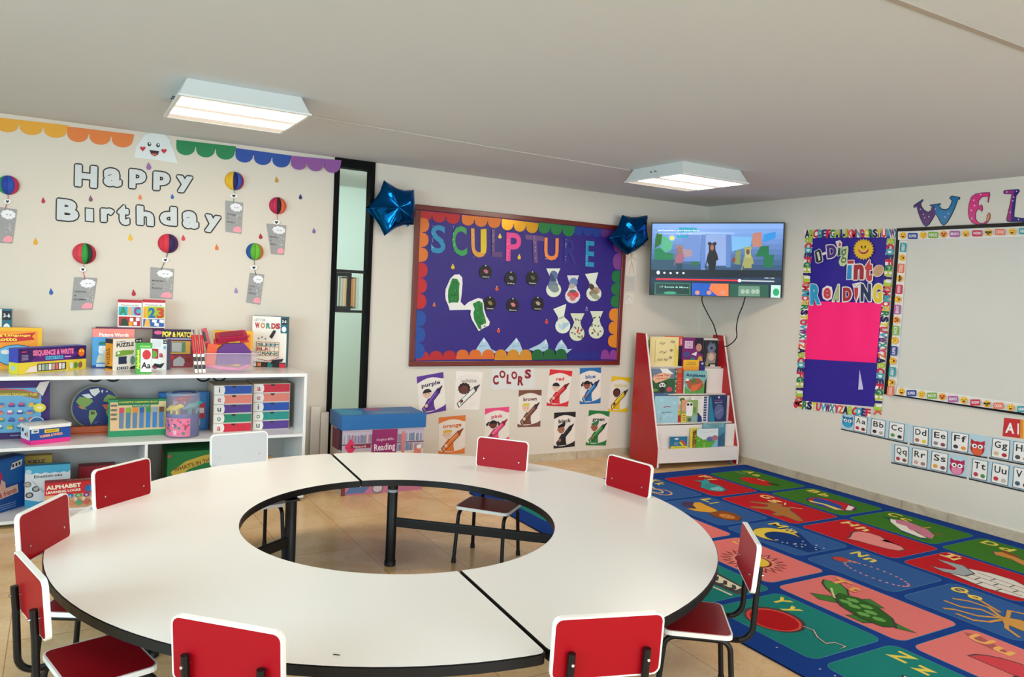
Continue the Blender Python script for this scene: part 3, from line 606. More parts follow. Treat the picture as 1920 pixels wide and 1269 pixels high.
# vases
def vase(TL, TR, bot, cxn, lb, blobs, base='DCE4D2', wid=56, off=0):
    w = WB(*KB(*((TL[0]+TR[0])/2, (TL[1]+bot[1])/2)), OB+.001+off); nk = ((TL[0]+TR[0])/2*.7+bot[0]*.3, TL[1]*.68+bot[1]*.32); cxx, cyy = bot[0]*.75+nk[0]*.25, bot[1]-wid
    P = [TL, TR, (nk[0]+22, nk[1])]
    for i in range(13): t = -PI*.28+(PI*1.56)*i/12; P.append((cxx+wid*math.cos(t), cyy+wid*1.0*math.sin(t)))
    P.append((nk[0]-22, nk[1])); w.poly([KB(*p) for p in P], base, th=.001)
    for (u, v, r1, r2, c) in blobs:
        q = KB(cxx+u*wid, cyy-v*wid); w.ell(*q, r1, r2, c, a=u*2, n=9, lay=False); w.z += .00003
    w.build('paper_vase', label=lb, cat='paper vase', group='painted paper vases on the notice board')
rnd = random.Random(5)
vase((1047, 488), (1152, 488), (1103, 702), 1, 'paper vase painted blue-grey, top left of the six', [(0, 1.9, 8, 9, '5A7098'), (-.1, 1.2, 7, 6, '4A6088'), (-.1, .5, 10, 9, '6A7C90'), (.1, .1, 9, 7, '7A8C8A'), (-.2, 1.6, 4, 8, '384A70')])
vase((1202, 540), (1290, 540), (1243, 748), 1, 'paper vase with blue neck and red blots, top middle', [(.1, 1.8, 8, 9, '6A86B0'), (-.1, 1.3, 6, 5, 'B4A898'), (-.35, .25, 6, 5, 'D05A60'), (.35, .2, 7, 6, 'D83A48'), (0, -.3, 6, 5, 'C86A6E'), (0, .6, 7, 3, '5E6068')], base='D8D6D6')
vase((1336, 530), (1434, 518), (1405, 732), 1, 'paper vase with brown and green smears, top right', [(-.3, .9, 5, 7, '4A4038'), (.3, .4, 7, 7, 'B08A78'), (-.1, .1, 8, 6, '8A7E60'), (.2, -.4, 9, 5, '9AA08A')])
vase((1100, 790), (1196, 752), (1175, 972), 1, 'paper vase tilted left, pale blue streaks, bottom left', [(.1, .0, 4, 8, 'A8C8D8'), (.4, .1, 3, 8, '9CC0D0'), (-.3, -.1, 3, 7, 'B4CCD4'), (-.2, 1.1, 7, 2, 'B0B8A8')])
vase((1226, 822), (1332, 822), (1275, 1028), 1, 'paper vase with dark dots, bottom middle', [(rnd.uniform(-.7, .7), rnd.uniform(-.6, .9), 1.4, 1.8, rnd.choice(['5A4038', '8A3038', '4A5848'])) for _ in range(16)]+[(.1, .3, 1.6, 4, 'D02830')]+[(rnd.uniform(-.5, .5), rnd.uniform(1.7, 2), 1.2, 1.2, '3A3A30') for _ in range(5)], base='D2D8BC', off=.002)
vase((1374, 806), (1470, 806), (1418, 1010), 1, 'paper vase with a few specks, bottom right', [(rnd.uniform(-.6, .6), rnd.uniform(-.6, 1), 1.3, 2, rnd.choice(['4A4030', '6A5A40', 'A04040'])) for _ in range(12)]+[(rnd.uniform(-.5, .5), rnd.uniform(1.7, 2), 1.6, 1.6, '3A4A30') for _ in range(4)], base='D6DCC2')
for P, lb in [([(525, 1092), (560, 1035), (584, 1002), (612, 1040), (640, 1090), (682, 1108), (600, 1150), (560, 1140)], 'leftmost'), ([(740, 1100), (795, 1040), (825, 1003), (850, 1040), (872, 1100), (885, 1142), (800, 1120)], 'second from left'),
              ([(915, 1090), (1000, 1050), (1045, 1013), (1062, 1060), (1060, 1100), (980, 1110)], 'third from left'), ([(1112, 1092), (1135, 1045), (1160, 1016), (1195, 1065), (1206, 1090), (1240, 1085), (1200, 1120), (1140, 1125)], 'rightmost')]:
    w = WB(*KB(*P[2]), OB+.0006); w.poly([KB(*p) for p in P], 'A9C6DA', th=.0008); c = P[2]; w.poly([KB(c[0], c[1]+2), KB(c[0]+14, c[1]+36), KB(c[0]+2, c[1]+30), KB(c[0]-12, c[1]+42)], 'D8E2E8'); w.poly([KB(c[0]-30, c[1]+60), KB(c[0]+20, c[1]+55), KB(c[0]+16, c[1]+62), KB(c[0]-34, c[1]+70)], '8FB0C8')
    w.build('paper_mountain', label='pale blue paper mountain, '+lb+' of four along the foot of the notice board', cat='paper mountain', group='paper mountains')
# ------------------------------------------------------------------ colour posters
def skin_head(w, x, y, r, skin, hair, style):
    k = .68
    def P(pts): return [(x+r*a, y+r*k*b_) for a, b_ in pts]
    if style == 'pig':
        for sx in (-1, 1): w.poly(P([(sx*.8, .55), (sx*1.2, .75), (sx*1.75, .1), (sx*1.6, -.45), (sx*1.25, -.2), (sx*1.1, .3)]), hair)
    if style == 'curl': w.poly([(a, y+(b_-y)*k) for a, b_ in cloud_pts(x, y+r*.2, r*2.7, r*2.6, 12, .14)], hair)
    if style == 'afro': w.ell(x, y+r*.1, r*1.16, r*1.12*k, hair)
    w.ell(x-r*.95, y-r*.1*k, r*.2, r*.24*k, skin); w.ell(x, y-r*.08*k, r*.93, r*.98*k, skin)
    top = P([(1.0*math.cos(t), .15+.9*math.sin(t)) for t in [PI*i/10 for i in range(11)]])
    if style in ('cap', 'pig'): w.poly(top, hair)
    if style == 'blond': w.poly(P([(-1, .05), (-1, .75), (-.5, 1.05), (.8, 1.0), (.9, .45), (-.6, .35)]), hair)
    if style == 'beret': w.poly(P([(-1.0, .25), (-.9, .9), (-.1, 1.25), (.9, 1.75), (1.15, 1.4), (.95, .6), (0, .5)]), hair)
    for sx in (-.35, .3): w.ell(x+sx*r, y-.08*r, r*.10, r*.11*k, '2A1A16', n=8, lay=False)
    w.lay()
def poster(quadpx, word, col, dark, light, skin, hair, style, lb, txt=None, band=None):
    TL, TR, BR, BL = quadpx; w = WB((TL[0]+BR[0])/2, (TL[1]+BR[1])/2, .001); quad(w, TL, TR, BR, BL); band = band or col
    w.rect(0, 0, 1, 1, 'E9DFD4', th=.001)
    w.poly([(0, 1), (1, 1), (1, .84)]+[(x, .82+.10*math.sin(PI*x)) for x in (.9, .75, .6, .5, .4, .25, .1)]+[(0, .82)], band)
    w.poly([(0, 0), (1, 0), (1, .17)]+[(x, .045+.11*abs(x-.35)**1.7/.65**1.7) for x in (.9, .75, .6, .5, .4, .25, .1)]+[(0, .10)], band)
    w.text(word, (.5-.058*len(word), .70), (.5+.058*len(word), .72), .10, txt or dark, .03)
    w.poly([(.22, .07), (.24, .28), (.36, .40), (.56, .38), (.56, .20), (.60, .07)], col)
    skin_head(w, .34, .53, .165, skin, hair, style)
    a, b_ = Vector((.14, .10)), Vector((.92, .66)); d = (b_-a); L = d.length; d /= L; n = Vector((-d.y, d.x))
    def P(s_, t): q = a+d*s_*L+n*t; return (q.x, q.y)
    w.poly([P(0, .075), P(.82, .075), P(.84, .05), P(1, .012), P(1, -.012), P(.84, -.05), P(.82, -.075), P(0, -.075)], dark)
    w.poly([P(.12, .058), P(.76, .058), P(.76, -.05), P(.12, -.05)], col); w.poly([P(.18, .05), P(.70, .05), P(.70, .02), P(.18, .02)], light)
    w.poly([P(.03, .06), P(.10, .06), P(.10, -.06), P(.03, -.06)], light)
    w.ell(.27, .22, .06, .045, skin)
    w.build('colour_poster', label=lb, cat='poster', group='colour word posters')
K6 = cr(770, 680, 7.048); K7 = cr(960, 680, 7.05)
poster([K6(78, 185), K6(430, 122), K6(470, 630), K6(115, 700)], 'purple', '5A2C8E', '2C1448', '8A62B8', 'E2B8A0', '14121A', 'cap', 'purple colour poster of a child with black hair and a purple crayon')
poster([K6(600, 110), K6(955, 118), K6(905, 622), K6(570, 615)], 'white', 'E8E2DA', '3A3632', 'F4F0EA', '6A3428', '241612', 'curl', 'white colour poster of a curly haired child with a white crayon', txt='A8A098', band='EDE4DA')
poster([K6(370, 722), K6(725, 690), K6(712, 1200), K6(366, 1205)], 'orange', 'E0782E', '8A3A14', 'F0A060', 'EAC4AA', 'DDB23C', 'blond', 'orange colour poster of a blond child, beside the big blue lidded box', txt='D86A28')
poster([K6(982, 605), K6(1302, 580), K6(1300, 1050), K6(972, 1060)], 'pink', 'E8487E', '8A1838', 'F490B0', '6E3226', '16100E', 'pig', 'pink colour poster of a child with pigtails, above the far red chair', txt='D83A6A')
poster([K7(90, 362), K7(392, 358), K7(372, 842), K7(70, 852)], 'brown', '7A4A38', '3A2018', 'A87A66', 'EAC4AA', 'DDC04A', 'blond', 'brown colour poster of a blond child with a brown crayon', txt='6A3A2A')
poster([K7(500, 85), K7(798, 108), K7(738, 578), K7(455, 568)], 'red', 'D8282E', '6A0E14', 'F07068', 'E8C0A6', '14121A', 'cap', 'red colour poster of a child holding a red crayon', txt='D8282E')
poster([K7(895, 70), K7(1178, 62), K7(1168, 535), K7(893, 548)], 'blue', '1E6EAE', '0E2A50', '7AB8DE', '9A5A42', '14100E', 'pig', 'blue colour poster of a child with pigtails and a blue crayon', txt='1E5A9E')
poster([K7(1318, 175), K7(1570, 195), K7(1520, 655), K7(1268, 640)], 'yellow', 'EAC01E', '3A2A10', 'F6E060', '5E2E22', '2A1612', 'afro', 'yellow colour poster half hidden behind the red book rack', txt='E0C878')
poster([K7(556, 660), K7(842, 645), K7(828, 1105), K7(548, 1135)], 'black', '16141A', '0A0A0C', '3A3840', 'A86A50', '121014', 'beret', 'black colour poster of a child in a black beret')
poster([K7(1016, 625), K7(1292, 642), K7(1240, 1092), K7(972, 1090)], 'green', '1E7A3A', '0E3A1C', '7ABE6A', 'A05E44', '2A7A4A', 'beret', 'green colour poster of a child in a green beret')
w = WB(960, 708, .001)
w.poly([K6(1068, 75), K7(290, 65), K7(300, 330), K7(250, 342), K7(190, 330), K7(120, 350), K7(50, 352), K6(1400, 360), K6(1330, 345), K6(1250, 335), K6(1160, 350), K6(1100, 360), K6(1058, 335)], 'DAD8D4', th=.0012)
KC = cr(600, 670, 3.2)
for ch, TL, TR, BL in [('C', (1036, 108), (1070, 104), (1038, 166)), ('O', (1075, 78), (1112, 78), (1076, 124)), ('L', (1120, 102), (1148, 104), (1118, 158)), ('O', (1147, 82), (1182, 84), (1148, 130)), ('R', (1188, 112), (1224, 112), (1184, 168)), ('S', (1228, 72), (1266, 70), (1228, 128))]:
    glyph_quad(w, ch, KC(*TL), KC(*TR), KC(*BL), '8E1220', .05, .0006); w.z -= .001
w.z += .001
w.build('title_card', label='white wavy card reading COLORS in dark red above the colour posters', cat='sign')
# small pencil drawings beside the notice board
K5 = KB
w = WB(*K5(1680, 450), .001); w.poly([K5(*p) for p in [(1640, 370), (1722, 362), (1716, 536), (1634, 540)]], 'E4DCD2', th=.0006)
w.line([K5(1680, 375), K5(1682, 440), K5(1662, 530)], 1.2, 'D8A878'); w.line([K5(1682, 440), K5(1700, 525)], 1.2, 'D8A878'); w.line([K5(1648, 430), K5(1680, 400), K5(1712, 425)], 1.2, 'D0A070'); w.ell(*K5(1680, 385), 2.6, 3.2, 'DDB088')
w.build('pencil_drawing', label='small orange pencil figure drawing under the right star balloon', cat='drawing', group='pencil drawings beside the notice board')
w = WB(*K5(1670, 610), .001); w.poly([K5(*p) for p in [(1640, 548), (1706, 552), (1704, 662), (1634, 658)]], 'CFC8C0', th=.0006)
for k in range(7): w.line([K5(1645, 565+k*13), K5(1700, 567+k*13)], .5, 'A8A29A', lay=False)
w.lay(); w.build('pencil_drawing', label='grey shaded pencil sketch, middle one beside the notice board', cat='drawing', group='pencil drawings beside the notice board')
w = WB(*K5(1660, 710), .001); w.poly([K5(*p) for p in [(1630, 672), (1696, 676), (1690, 752), (1626, 748)]], 'E2DAD0', th=.0006)
for q in ((1640, 690), (1655, 700), (1678, 712), (1660, 735), (1645, 720)): w.ell(*K5(*q), .7, .7, '6A6460', n=6, lay=False)
w.line([K5(1640, 715), K5(1655, 690), K5(1675, 700)], .5, '7A746C'); w.build('pencil_drawing', label='dotted pencil sketch, lowest one beside the notice board', cat='drawing', group='pencil drawings beside the notice board')
# ------------------------------------------------------------------ star balloons
foil = mat('0A5A9E', .16, metal=1, noise=0); foil2 = mat('0C62A6', .2, metal=.95, noise=0)
def star_balloon(tips, valleys, ctr, Yw, depth, lb):
    """tips and valleys are photo pixels carried to the plane y=-Yw"""
    c0_ = pB(*ctr, -Yw); ring = []
    for t, v in zip(tips, valleys): ring += [pB(*t, -Yw)-c0_, pB(*v, -Yw)-c0_]
    m = MB(tuple(c0_)); vs = []; fs = []
    # rounded outline: refine each edge
    out = []; n = len(ring)
    for i in range(n):
        a = ring[i]; b_ = ring[(i+1) % n]; a0 = ring[i-1]
        if i % 2 == 0: out += [a*.97+a0*.03, a*1.0, a*.97+b_*.03]
        for k in (1, 2, 3): out.append(a.lerp(b_, k/4))
        if i % 2 == 1: pass
    N = len(out); K = 8
    for side in (-1, 1):
        base = len(vs)
        for k in range(K):
            u = k/K; f = math.sqrt(max(0, 1-(1-u)**2)) if k else 0
            for i, p in enumerate(out):
                rad = p.length; q = p*(1-u)
                ridge = 1+.16*math.cos(5*2*PI*(i/N))*(1-abs(2*u-1))
                wr = 1+.05*math.sin(i*2.9)*(1-u)*u*4
                vs.append((q.x, -side*(-depth*f*ridge*wr), q.z))
        vs.append((0, side*depth*1.0, 0)); ce = len(vs)-1
        for k in range(K-1):
            for i in range(N):
                f4 = (base+k*N+i, base+k*N+(i+1) % N, base+(k+1)*N+(i+1) % N, base+(k+1)*N+i); fs.append(f4 if side < 0 else f4[::-1])
        for i in range(N):
            f3 = (base+(K-1)*N+i, base+(K-1)*N+(i+1) % N, ce); fs.append(f3 if side < 0 else f3[::-1])
    m.raw(vs, fs, foil, True); o = m.build('star_balloon', label=lb, cat='balloon', group='blue foil star balloons')
    m = MB(tuple(c0_)); k = out[len(out)//2]; m.tube([k*.98, k*1.08], [.006, .012], foil2, 8); m.build('balloon_neck', o)
    return o
KD = cr(600, 280, 3.172)
star_balloon([KD(380, 183), KD(560, 240), KD(558, 448), KD(383, 515), KD(272, 352)], [KD(482, 245), KD(566, 345), KD(478, 450), KD(345, 435), KD(350, 270)], KD(448, 350), .13, .085, 'blue foil star balloon at the upper left corner of the notice board')
KD2 = KB
star_balloon([KD2(1612, 90), KD2(1798, 92), KD2(1804, 280), KD2(1650, 388), KD2(1515, 262)], [KD2(1705, 112), KD2(1790, 190), KD2(1735, 345), KD2(1575, 330), KD2(1580, 185)], KD2(1680, 222), .14, .08, 'blue foil star balloon at the upper right corner of the notice board')
# ================================================================== RIGHT WALL
KR = cr(1480, 340, 2.116); KP = cr(1490, 420, 7.048); KQ = cr(1480, 580, 6.04); KW = cr(1690, 340, 7.93); KS = cr(1560, 730, 5.333)
# ------------------------------------------------------------------ whiteboard
wy0 = pR(1684, 432).y; wz1, wz0 = 2.272, .908; wy1 = wy0-2.44
bw = MB((0, (wy0+wy1)/2, (wz0+wz1)/2), RIGHT); hw, hh = (wy0-wy1)/2, (wz1-wz0)/2; FR = .028
wbm = mat('D6D2C8', .12, noise=.02, ns=2.5)
bw.box(-hw+.01, -hh+.01, .001, hw-.01, hh-.01, .014, wbm); wb = bw.build('whiteboard', label='large whiteboard with black edging and a border of emoji stickers', cat='whiteboard')
for nm, q in (('edge_strip', (-hw, hh-FR, hw, hh)), ('edge_strip', (-hw, -hh, hw, -hh+FR)), ('edge_strip', (-hw, -hh+FR, -hw+FR, hh-FR)), ('edge_strip', (hw-FR, -hh+FR, hw, hh-FR))):
    m = MB((0, (wy0+wy1)/2, (wz0+wz1)/2), RIGHT); m.box(q[0], q[1], .0145, q[2], q[3], .019, blackm); m.build(nm, wb)
WORDS = {'SUPER': '24408E', 'NICE': '82AE3A', 'BRAVO': 'B05A98', 'WOW!': 'CE2A4A', 'COOL!': 'E8754A', 'GREAT': '2E9A9A'}
def emoji(w, x, y, r, kind, a=0):
    ca, sa = math.cos(a), math.sin(a)
    def P(u, v): return (x+(u*ca-v*sa)*r, y+(u*sa+v*ca)*r)
    w.ell(x, y, r, r, 'F0A81E' if kind != 'heart' else 'EE9A2A', n=18); w.ell(*P(-.1, -.1), r*.8, r*.8, 'F7C63C' if kind != 'heart' else 'F2AE3E', n=16)
    if kind == 'cool': w.poly([P(-.95, -.35), P(.95, -.35), P(.85, .1), P(.3, .15), P(0, -.1), P(-.3, .15), P(-.85, .1)], '161316')
    elif kind == 'heart':
        for s_ in (-.42, .42): w.poly(heart_pts(*P(s_, -.2), r*.36), 'C8202A')
    elif kind == 'laugh':
        for s_ in (-.45, .4): w.line([P(s_-.2, -.1), P(s_, -.3), P(s_+.2, -.1)], r*.14, '5A3010')
        w.ell(*P(.75, .25), r*.2, r*.14, '9AD0E8', n=8)
    else:
        for s_ in (-.35, .35): w.ell(*P(s_, -.25), r*.13, r*.2, '5A3010', n=8)
    if kind == 'think': w.line([P(-.3, .35), P(.3, .25)], r*.13, '5A3010')
    else: w.poly([P(-.5, .15), P(.5, .15), P(.3, .5), P(0, .62), P(-.3, .5)], '5A2410')
def badge(w, x, y, hw_, hh_, word, a=0):
    ca, sa = math.cos(a), math.sin(a)
    def P(u, v): return (x+u*ca-v*sa, y+u*sa+v*ca)
    w.poly([P(u, v) for u, v in rr(2*hw_, 2*hh_, min(hw_, hh_)*.35, 4)], WORDS[word]); w.text(word, P(-hw_*.78, hh_*.42), P(hw_*.78, hh_*.42), hh_*.9, 'E8E4E8', .03, yd=-1)
TOP = [('smile', 25, 803), ('SUPER', 172, 812), ('think', 330, 798), ('NICE', 480, 797), ('heart', 636, 786), ('BRAVO', 803, 782), ('laugh', 967, 780), ('WOW!', 1140, 773), ('cool', 1308, 763), ('COOL!', 1482, 754), ('smile', 1662, 748), ('GREAT', 1845, 742)]
def emoji_strip(items, conv, off, outline, lb, rot=0, rad=6.6, bh=(9.4, 5.8)):
    pts = [conv(i[1], i[2]) for i in items]; c = pts[len(pts)//2]; w = WR(c[0], c[1], off); w.poly(outline, 'E6E0D8', th=.0005)
    for (k, _, _), p in zip(items, pts):
        if k in WORDS: badge(w, p[0], p[1], bh[0], bh[1], k, rot)
        else: emoji(w, p[0], p[1], rad, k, rot)
        w.z = .0005+w.dz if False else w.z
    return w.build('emoji_border', label=lb, cat='border strip', group='emoji border strips on the whiteboard')
def ext(items, n, conv):   # carry the pattern on past the edge of the picture
    seq = ['smile', 'SUPER', 'think', 'NICE', 'heart', 'BRAVO', 'laugh', 'WOW!', 'cool', 'COOL!', 'smile', 'GREAT']; L = list(items)
    for k in range(n):
        a, b_ = L[-2], L[-1]; L.append((seq[len(L) % 12], b_[1]+(b_[1]-a[1])*1.03, b_[2]+(b_[2]-a[2])*1.03))
    return L
emoji_strip(ext(TOP, 5, KW), KW, .0195, [KW(-50, 745), KW(900, 722), KW(1900, 668), KW(2950, 612), KW(2950, 760), KW(1900, 820), KW(900, 850), KW(-50, 870)], 'strip of emoji faces and word badges along the top of the whiteboard')
BOTT = [('smile', 697, 20), ('SUPER', 797, 37), ('think', 898, 48), ('NICE', 1003, 62), ('heart', 1107, 73), ('BRAVO', 1215, 95), ('laugh', 1325, 107), ('WOW!', 1441, 130), ('cool', 1558, 143), ('COOL!', 1675, 163), ('smile', 1797, 180), ('GREAT', 1915, 196)]
emoji_strip(ext(BOTT, 5, KS), KS, .0195, [KS(640, -25), KS(1200, 40), KS(1900, 142), KS(2600, 255), KS(2600, 350), KS(1900, 232), KS(1200, 134), KS(640, 52)], 'strip of emoji faces and word badges along the bottom of the whiteboard')
LEFT = [('GREAT', 452, 262), ('smile', 448, 303), ('COOL!', 444, 345), ('cool', 440, 385), ('WOW!', 437, 428), ('laugh', 433, 468), ('BRAVO', 431, 508), ('heart', 428, 550), ('NICE', 425, 591), ('think', 422, 631), ('SUPER', 419, 672), ('smile', 415, 712), ('GREAT', 413, 755), ('laugh', 410, 797), ('COOL!', 407, 831)]
emoji_strip(LEFT, KR, .0195, [KR(437, 238), KR(469, 238), KR(424, 846), KR(394, 846)], 'strip of emoji faces and word badges down the left side of the whiteboard', rot=-PI/2+.07, rad=6.4, bh=(8.8, 6.4))
# ------------------------------------------------------------------ WEL(COME)
galaxy = lambda c: mat(c, .35, noise=.25, ns=35)
w = WR(*KW(520, 440), .001)
Wp = [(190, 350), (320, 262), (330, 285), (292, 330), (310, 380), (350, 430), (400, 452), (440, 430), (455, 370), (425, 365), (430, 345), (585, 325), (590, 345), (565, 355), (600, 405), (660, 415), (705, 395), (740, 330), (750, 280), (718, 262), (722, 235), (750, 212), (875, 232), (878, 258), (862, 275), (848, 268), (800, 400), (750, 510), (690, 610), (630, 662), (585, 620), (545, 540), (512, 485), (470, 560), (420, 640), (370, 675), (325, 640), (280, 545), (250, 460), (228, 378), (190, 395), (175, 370)]
w.poly([KW(*p) for p in Wp], '141230', th=.0016)
def shrink(P, k):
    cx = sum(p[0] for p in P)/len(P); cy = sum(p[1] for p in P)/len(P); out = []; n = len(P); ar = sum(P[i][0]*P[(i+1) % n][1]-P[(i+1) % n][0]*P[i][1] for i in range(n)); sg = 1 if ar > 0 else -1
    for i in range(n):
        a, b_, c = Vector(P[i-1]), Vector(P[i]), Vector(P[(i+1) % n]); e0, e1 = (b_-a).normalized(), (c-b_).normalized(); nn = Vector((-(e0.y+e1.y), e0.x+e1.x)); nn = nn.normalized() if nn.length > .1 else Vector((-e0.y, e0.x)); out.append(tuple(b_+nn*k*sg))
    return out
Wi = shrink(Wp, 12); w.poly([KW(*p) for p in Wi], galaxy('1272A6')); 
w.poly([KW(*p) for p in [(205, 355), (312, 282), (278, 330), (300, 392), (340, 442), (402, 468), (452, 440), (470, 370), (500, 355), (508, 470), (460, 555), (410, 630), (370, 658), (335, 625), (292, 540), (262, 455), (238, 362), (205, 378)]], galaxy('5A2E6C'))
for x, y in ((288, 415), (350, 540), (412, 525), (508, 410), (700, 478), (650, 530), (330, 490)): w.ell(*KW(x, y), 1.3, 1.3, 'C8B8E0', n=8, lay=False)
w.build('welcome_letter', label='purple and blue glitter letter W above the whiteboard', cat='letter', group='WELCOME letters above the whiteboard')
w = WR(*KW(1150, 400), .001)
Ep = [(1315, 160), (1322, 200), (1300, 315), (1282, 310), (1290, 225), (1200, 235), (1155, 290), (1150, 370), (1190, 340), (1212, 370), (1215, 420), (1196, 458), (1178, 425), (1140, 415), (1110, 470), (1110, 560), (1150, 610), (1220, 620), (1265, 585), (1275, 500), (1305, 460), (1328, 490), (1322, 560), (1280, 620), (1225, 648), (1130, 648), (1050, 615), (1005, 545), (992, 450), (1005, 330), (1040, 230), (1100, 185), (1200, 165)]
w.poly([KW(*p) for p in Ep], '5A1030', th=.0016); w.poly([KW(*p) for p in shrink(Ep, 9)], galaxy('D8307E'))
w.poly([KW(*p) for p in [(1300, 475), (1318, 495), (1310, 555), (1270, 605), (1285, 520)]], 'D89A3A')
for x, y in ((1080, 280), (1045, 430), (1050, 550), (1090, 360), (1180, 195)): w.ell(*KW(x, y), 1.5, 1.5, 'F4B8D8', n=8, lay=False)
w.build('welcome_letter', label='pink glitter letter E above the whiteboard', cat='letter', group='WELCOME letters above the whiteboard')
w = WR(*KW(1680, 360), .001)
Lp = [(1525, 135), (1640, 122), (1745, 115), (1765, 140), (1740, 180), (1712, 215), (1700, 320), (1685, 440), (1680, 525), (1800, 545), (1880, 540), (1960, 520), (2010, 470), (2030, 480), (2010, 590), (1900, 608), (1750, 600), (1620, 606), (1568, 590), (1562, 560), (1590, 440), (1620, 310), (1640, 190), (1530, 188), (1515, 160)]
w.poly([KW(*p) for p in Lp], '120C30', th=.0016); w.poly([KW(*p) for p in shrink(Lp, 8)], galaxy('2A1A78')); w.poly([KW(*p) for p in [(1530, 145), (1680, 132), (1672, 200), (1650, 330), (1640, 440), (1632, 590), (1575, 580), (1572, 555), (1600, 440), (1630, 310), (1650, 178), (1535, 178)]], galaxy('A02A78'))
for x, y in ((1572, 158), (1716, 148), (1675, 235), (1622, 460), (1745, 565), (1660, 290)): w.ell(*KW(x, y), 1.3, 1.3, 'E0C8F0', n=8, lay=False)
w.build('welcome_letter', label='purple and navy glitter letter L above the whiteboard, cut by the picture edge', cat='letter', group='WELCOME letters above the whiteboard')
# ------------------------------------------------------------------ I-Dig into READING display
quadD = [KP(130, 75), KP(1375, 55), KP(0, 0), KP(0, 0)]
TLd, TRd = (1509, 431), (1684, 428); BLd, BRd = (1488, 764), (1652, 778)
w = WR(1585, 600, .001); quad(w, (1514, 440), (1677, 436), (1646, 770), (1494, 757)); 
def sheet(w, u0, v0, u1, v1, c, amp, seed, z0=.0012):
    nx_, ny_ = 26, 22; rnd = random.Random(seed); ph = [rnd.random()*6 for _ in range(6)]; vs = []
    for j in range(ny_+1):
        for i in range(nx_+1):
            u = u0+(u1-u0)*i/nx_; v = v0+(v1-v0)*j/ny_; x, y = w.mp(u, v); a = (u-u0)/(u1-u0); b_ = (v-v0)/(v1-v0); edge = min(1, 6*min(a, 1-a, b_, 1-b_))
            vs.append((x, y, z0+edge*amp*(.5+.5*math.sin(ph[0]+7*a+5*b_*math.sin(ph[1]+3*a)))*(.4+.6*abs(math.sin(ph[2]+6*b_-4*a)))))
    w.raw(vs, [(j*(nx_+1)+i, j*(nx_+1)+i+1, (j+1)*(nx_+1)+i+1, (j+1)*(nx_+1)+i) for j in range(ny_) for i in range(nx_)], c, True)
sheet(w, .04, .02, .96, 1, mat('26148A', .5, noise=.05, ns=5), .004, 1)
rd = w.build('reading_display', label='paper display reading I-Dig into READING, framed with coloured alphabet letters', cat='wall display')
w = WR(1585, 600, .0055); quad(w, (1514, 440), (1677, 436), (1646, 770), (1494, 757)); sheet(w, .05, .27, .935, .61, mat('FF1876', .45, noise=.03, ns=5), .009, 5, .001); w.build('pink_sheet', rd)
w = WR(1615, 720, .0065); w.poly([KQ(795, 680), KQ(835, 890), KQ(830, 912), KQ(808, 905), KQ(780, 912), KQ(782, 885)], 'C8C4E0'); w.poly([KQ(650, 812), KQ(700, 842), KQ(745, 862), KQ(700, 846)], '5A4AB0')
w.build('torn_tear', rd, label='small white tear in the dark blue paper')
LC = ['14143A', 'A8BE3A', 'C81E3A', '2EA0B0', '2A2A6A', 'C82040', '16804A', 'B8BE3A', '201A5A', 'A8C83A', 'E05A3A', 'C8283A', '2A9AA8', 'D82A4A', 'E8BE2A', '1A7A50', '1C1450', 'D8C83A', 'D83A4A', '3AA0C0', '6A2A7A', '1A8A80', 'E0386A', 'E0603A']
ABC = 'ABCDEFGHIJKMNOQRSTUVWXYZ'
def letter_strip(p0, p1, size, n, start, lb, vert=False, perp=None, backc='EFE6DC'):
    w = WR((p0[0]+p1[0])/2, (p0[1]+p1[1])/2, .0075); L = math.hypot(p1[0]-p0[0], p1[1]-p0[1]); d = ((p1[0]-p0[0])/L, (p1[1]-p0[1])/L); q = (-d[1], d[0]) if perp is None else perp
    st = L/n; rnd = random.Random(n+start); zb = .0009
    for i in range(n):
        k = (i+start) % 24; cx = p0[0]+d[0]*(i+.5)*st; cy = p0[1]+d[1]*(i+.5)*st; a = rnd.uniform(-.2, .2); hw_ = st*(.60 if ABC[k] != 'I' else .22); hh_ = size/2
        ux, uy = d[0]*math.cos(a)-d[1]*math.sin(a), d[0]*math.sin(a)+d[1]*math.cos(a)
        TL = (cx-ux*hw_-q[0]*hh_, cy-uy*hw_-q[1]*hh_); TR = (cx+ux*hw_-q[0]*hh_, cy+uy*hw_-q[1]*hh_); BL = (cx-ux*hw_+q[0]*hh_, cy-uy*hw_+q[1]*hh_)
        if i % 2 == 0: w.z = .0004; w.poly([(TL[0]-d[0], TL[1]-d[1]), (TR[0]+d[0], TR[1]+d[1]), (TR[0]+BL[0]-TL[0], TR[1]+BL[1]-TL[1]), (BL[0], BL[1])], backc, lay=False)
        w.z = zb+(i % 3)*.0004; glyph_quad(w, ABC[k], TL, TR, BL, LC[k], .05)
    w.build('letter_border', rd, label=lb)
letter_strip(KP(140, 130), KP(1375, 118), 15.5, 22, 0, 'coloured alphabet letters along the top')
letter_strip(KP(190, 190), KP(50, 2400), 13.5, 35, 1, 'coloured alphabet letters down the left side')
letter_strip(KP(1270, 200), (1645, 778), 14.5, 34, 1, 'coloured alphabet letters down the right side')
letter_strip((1488.5, 757), (1632, 774), 15, 17, 13, 'coloured alphabet letters along the bottom')
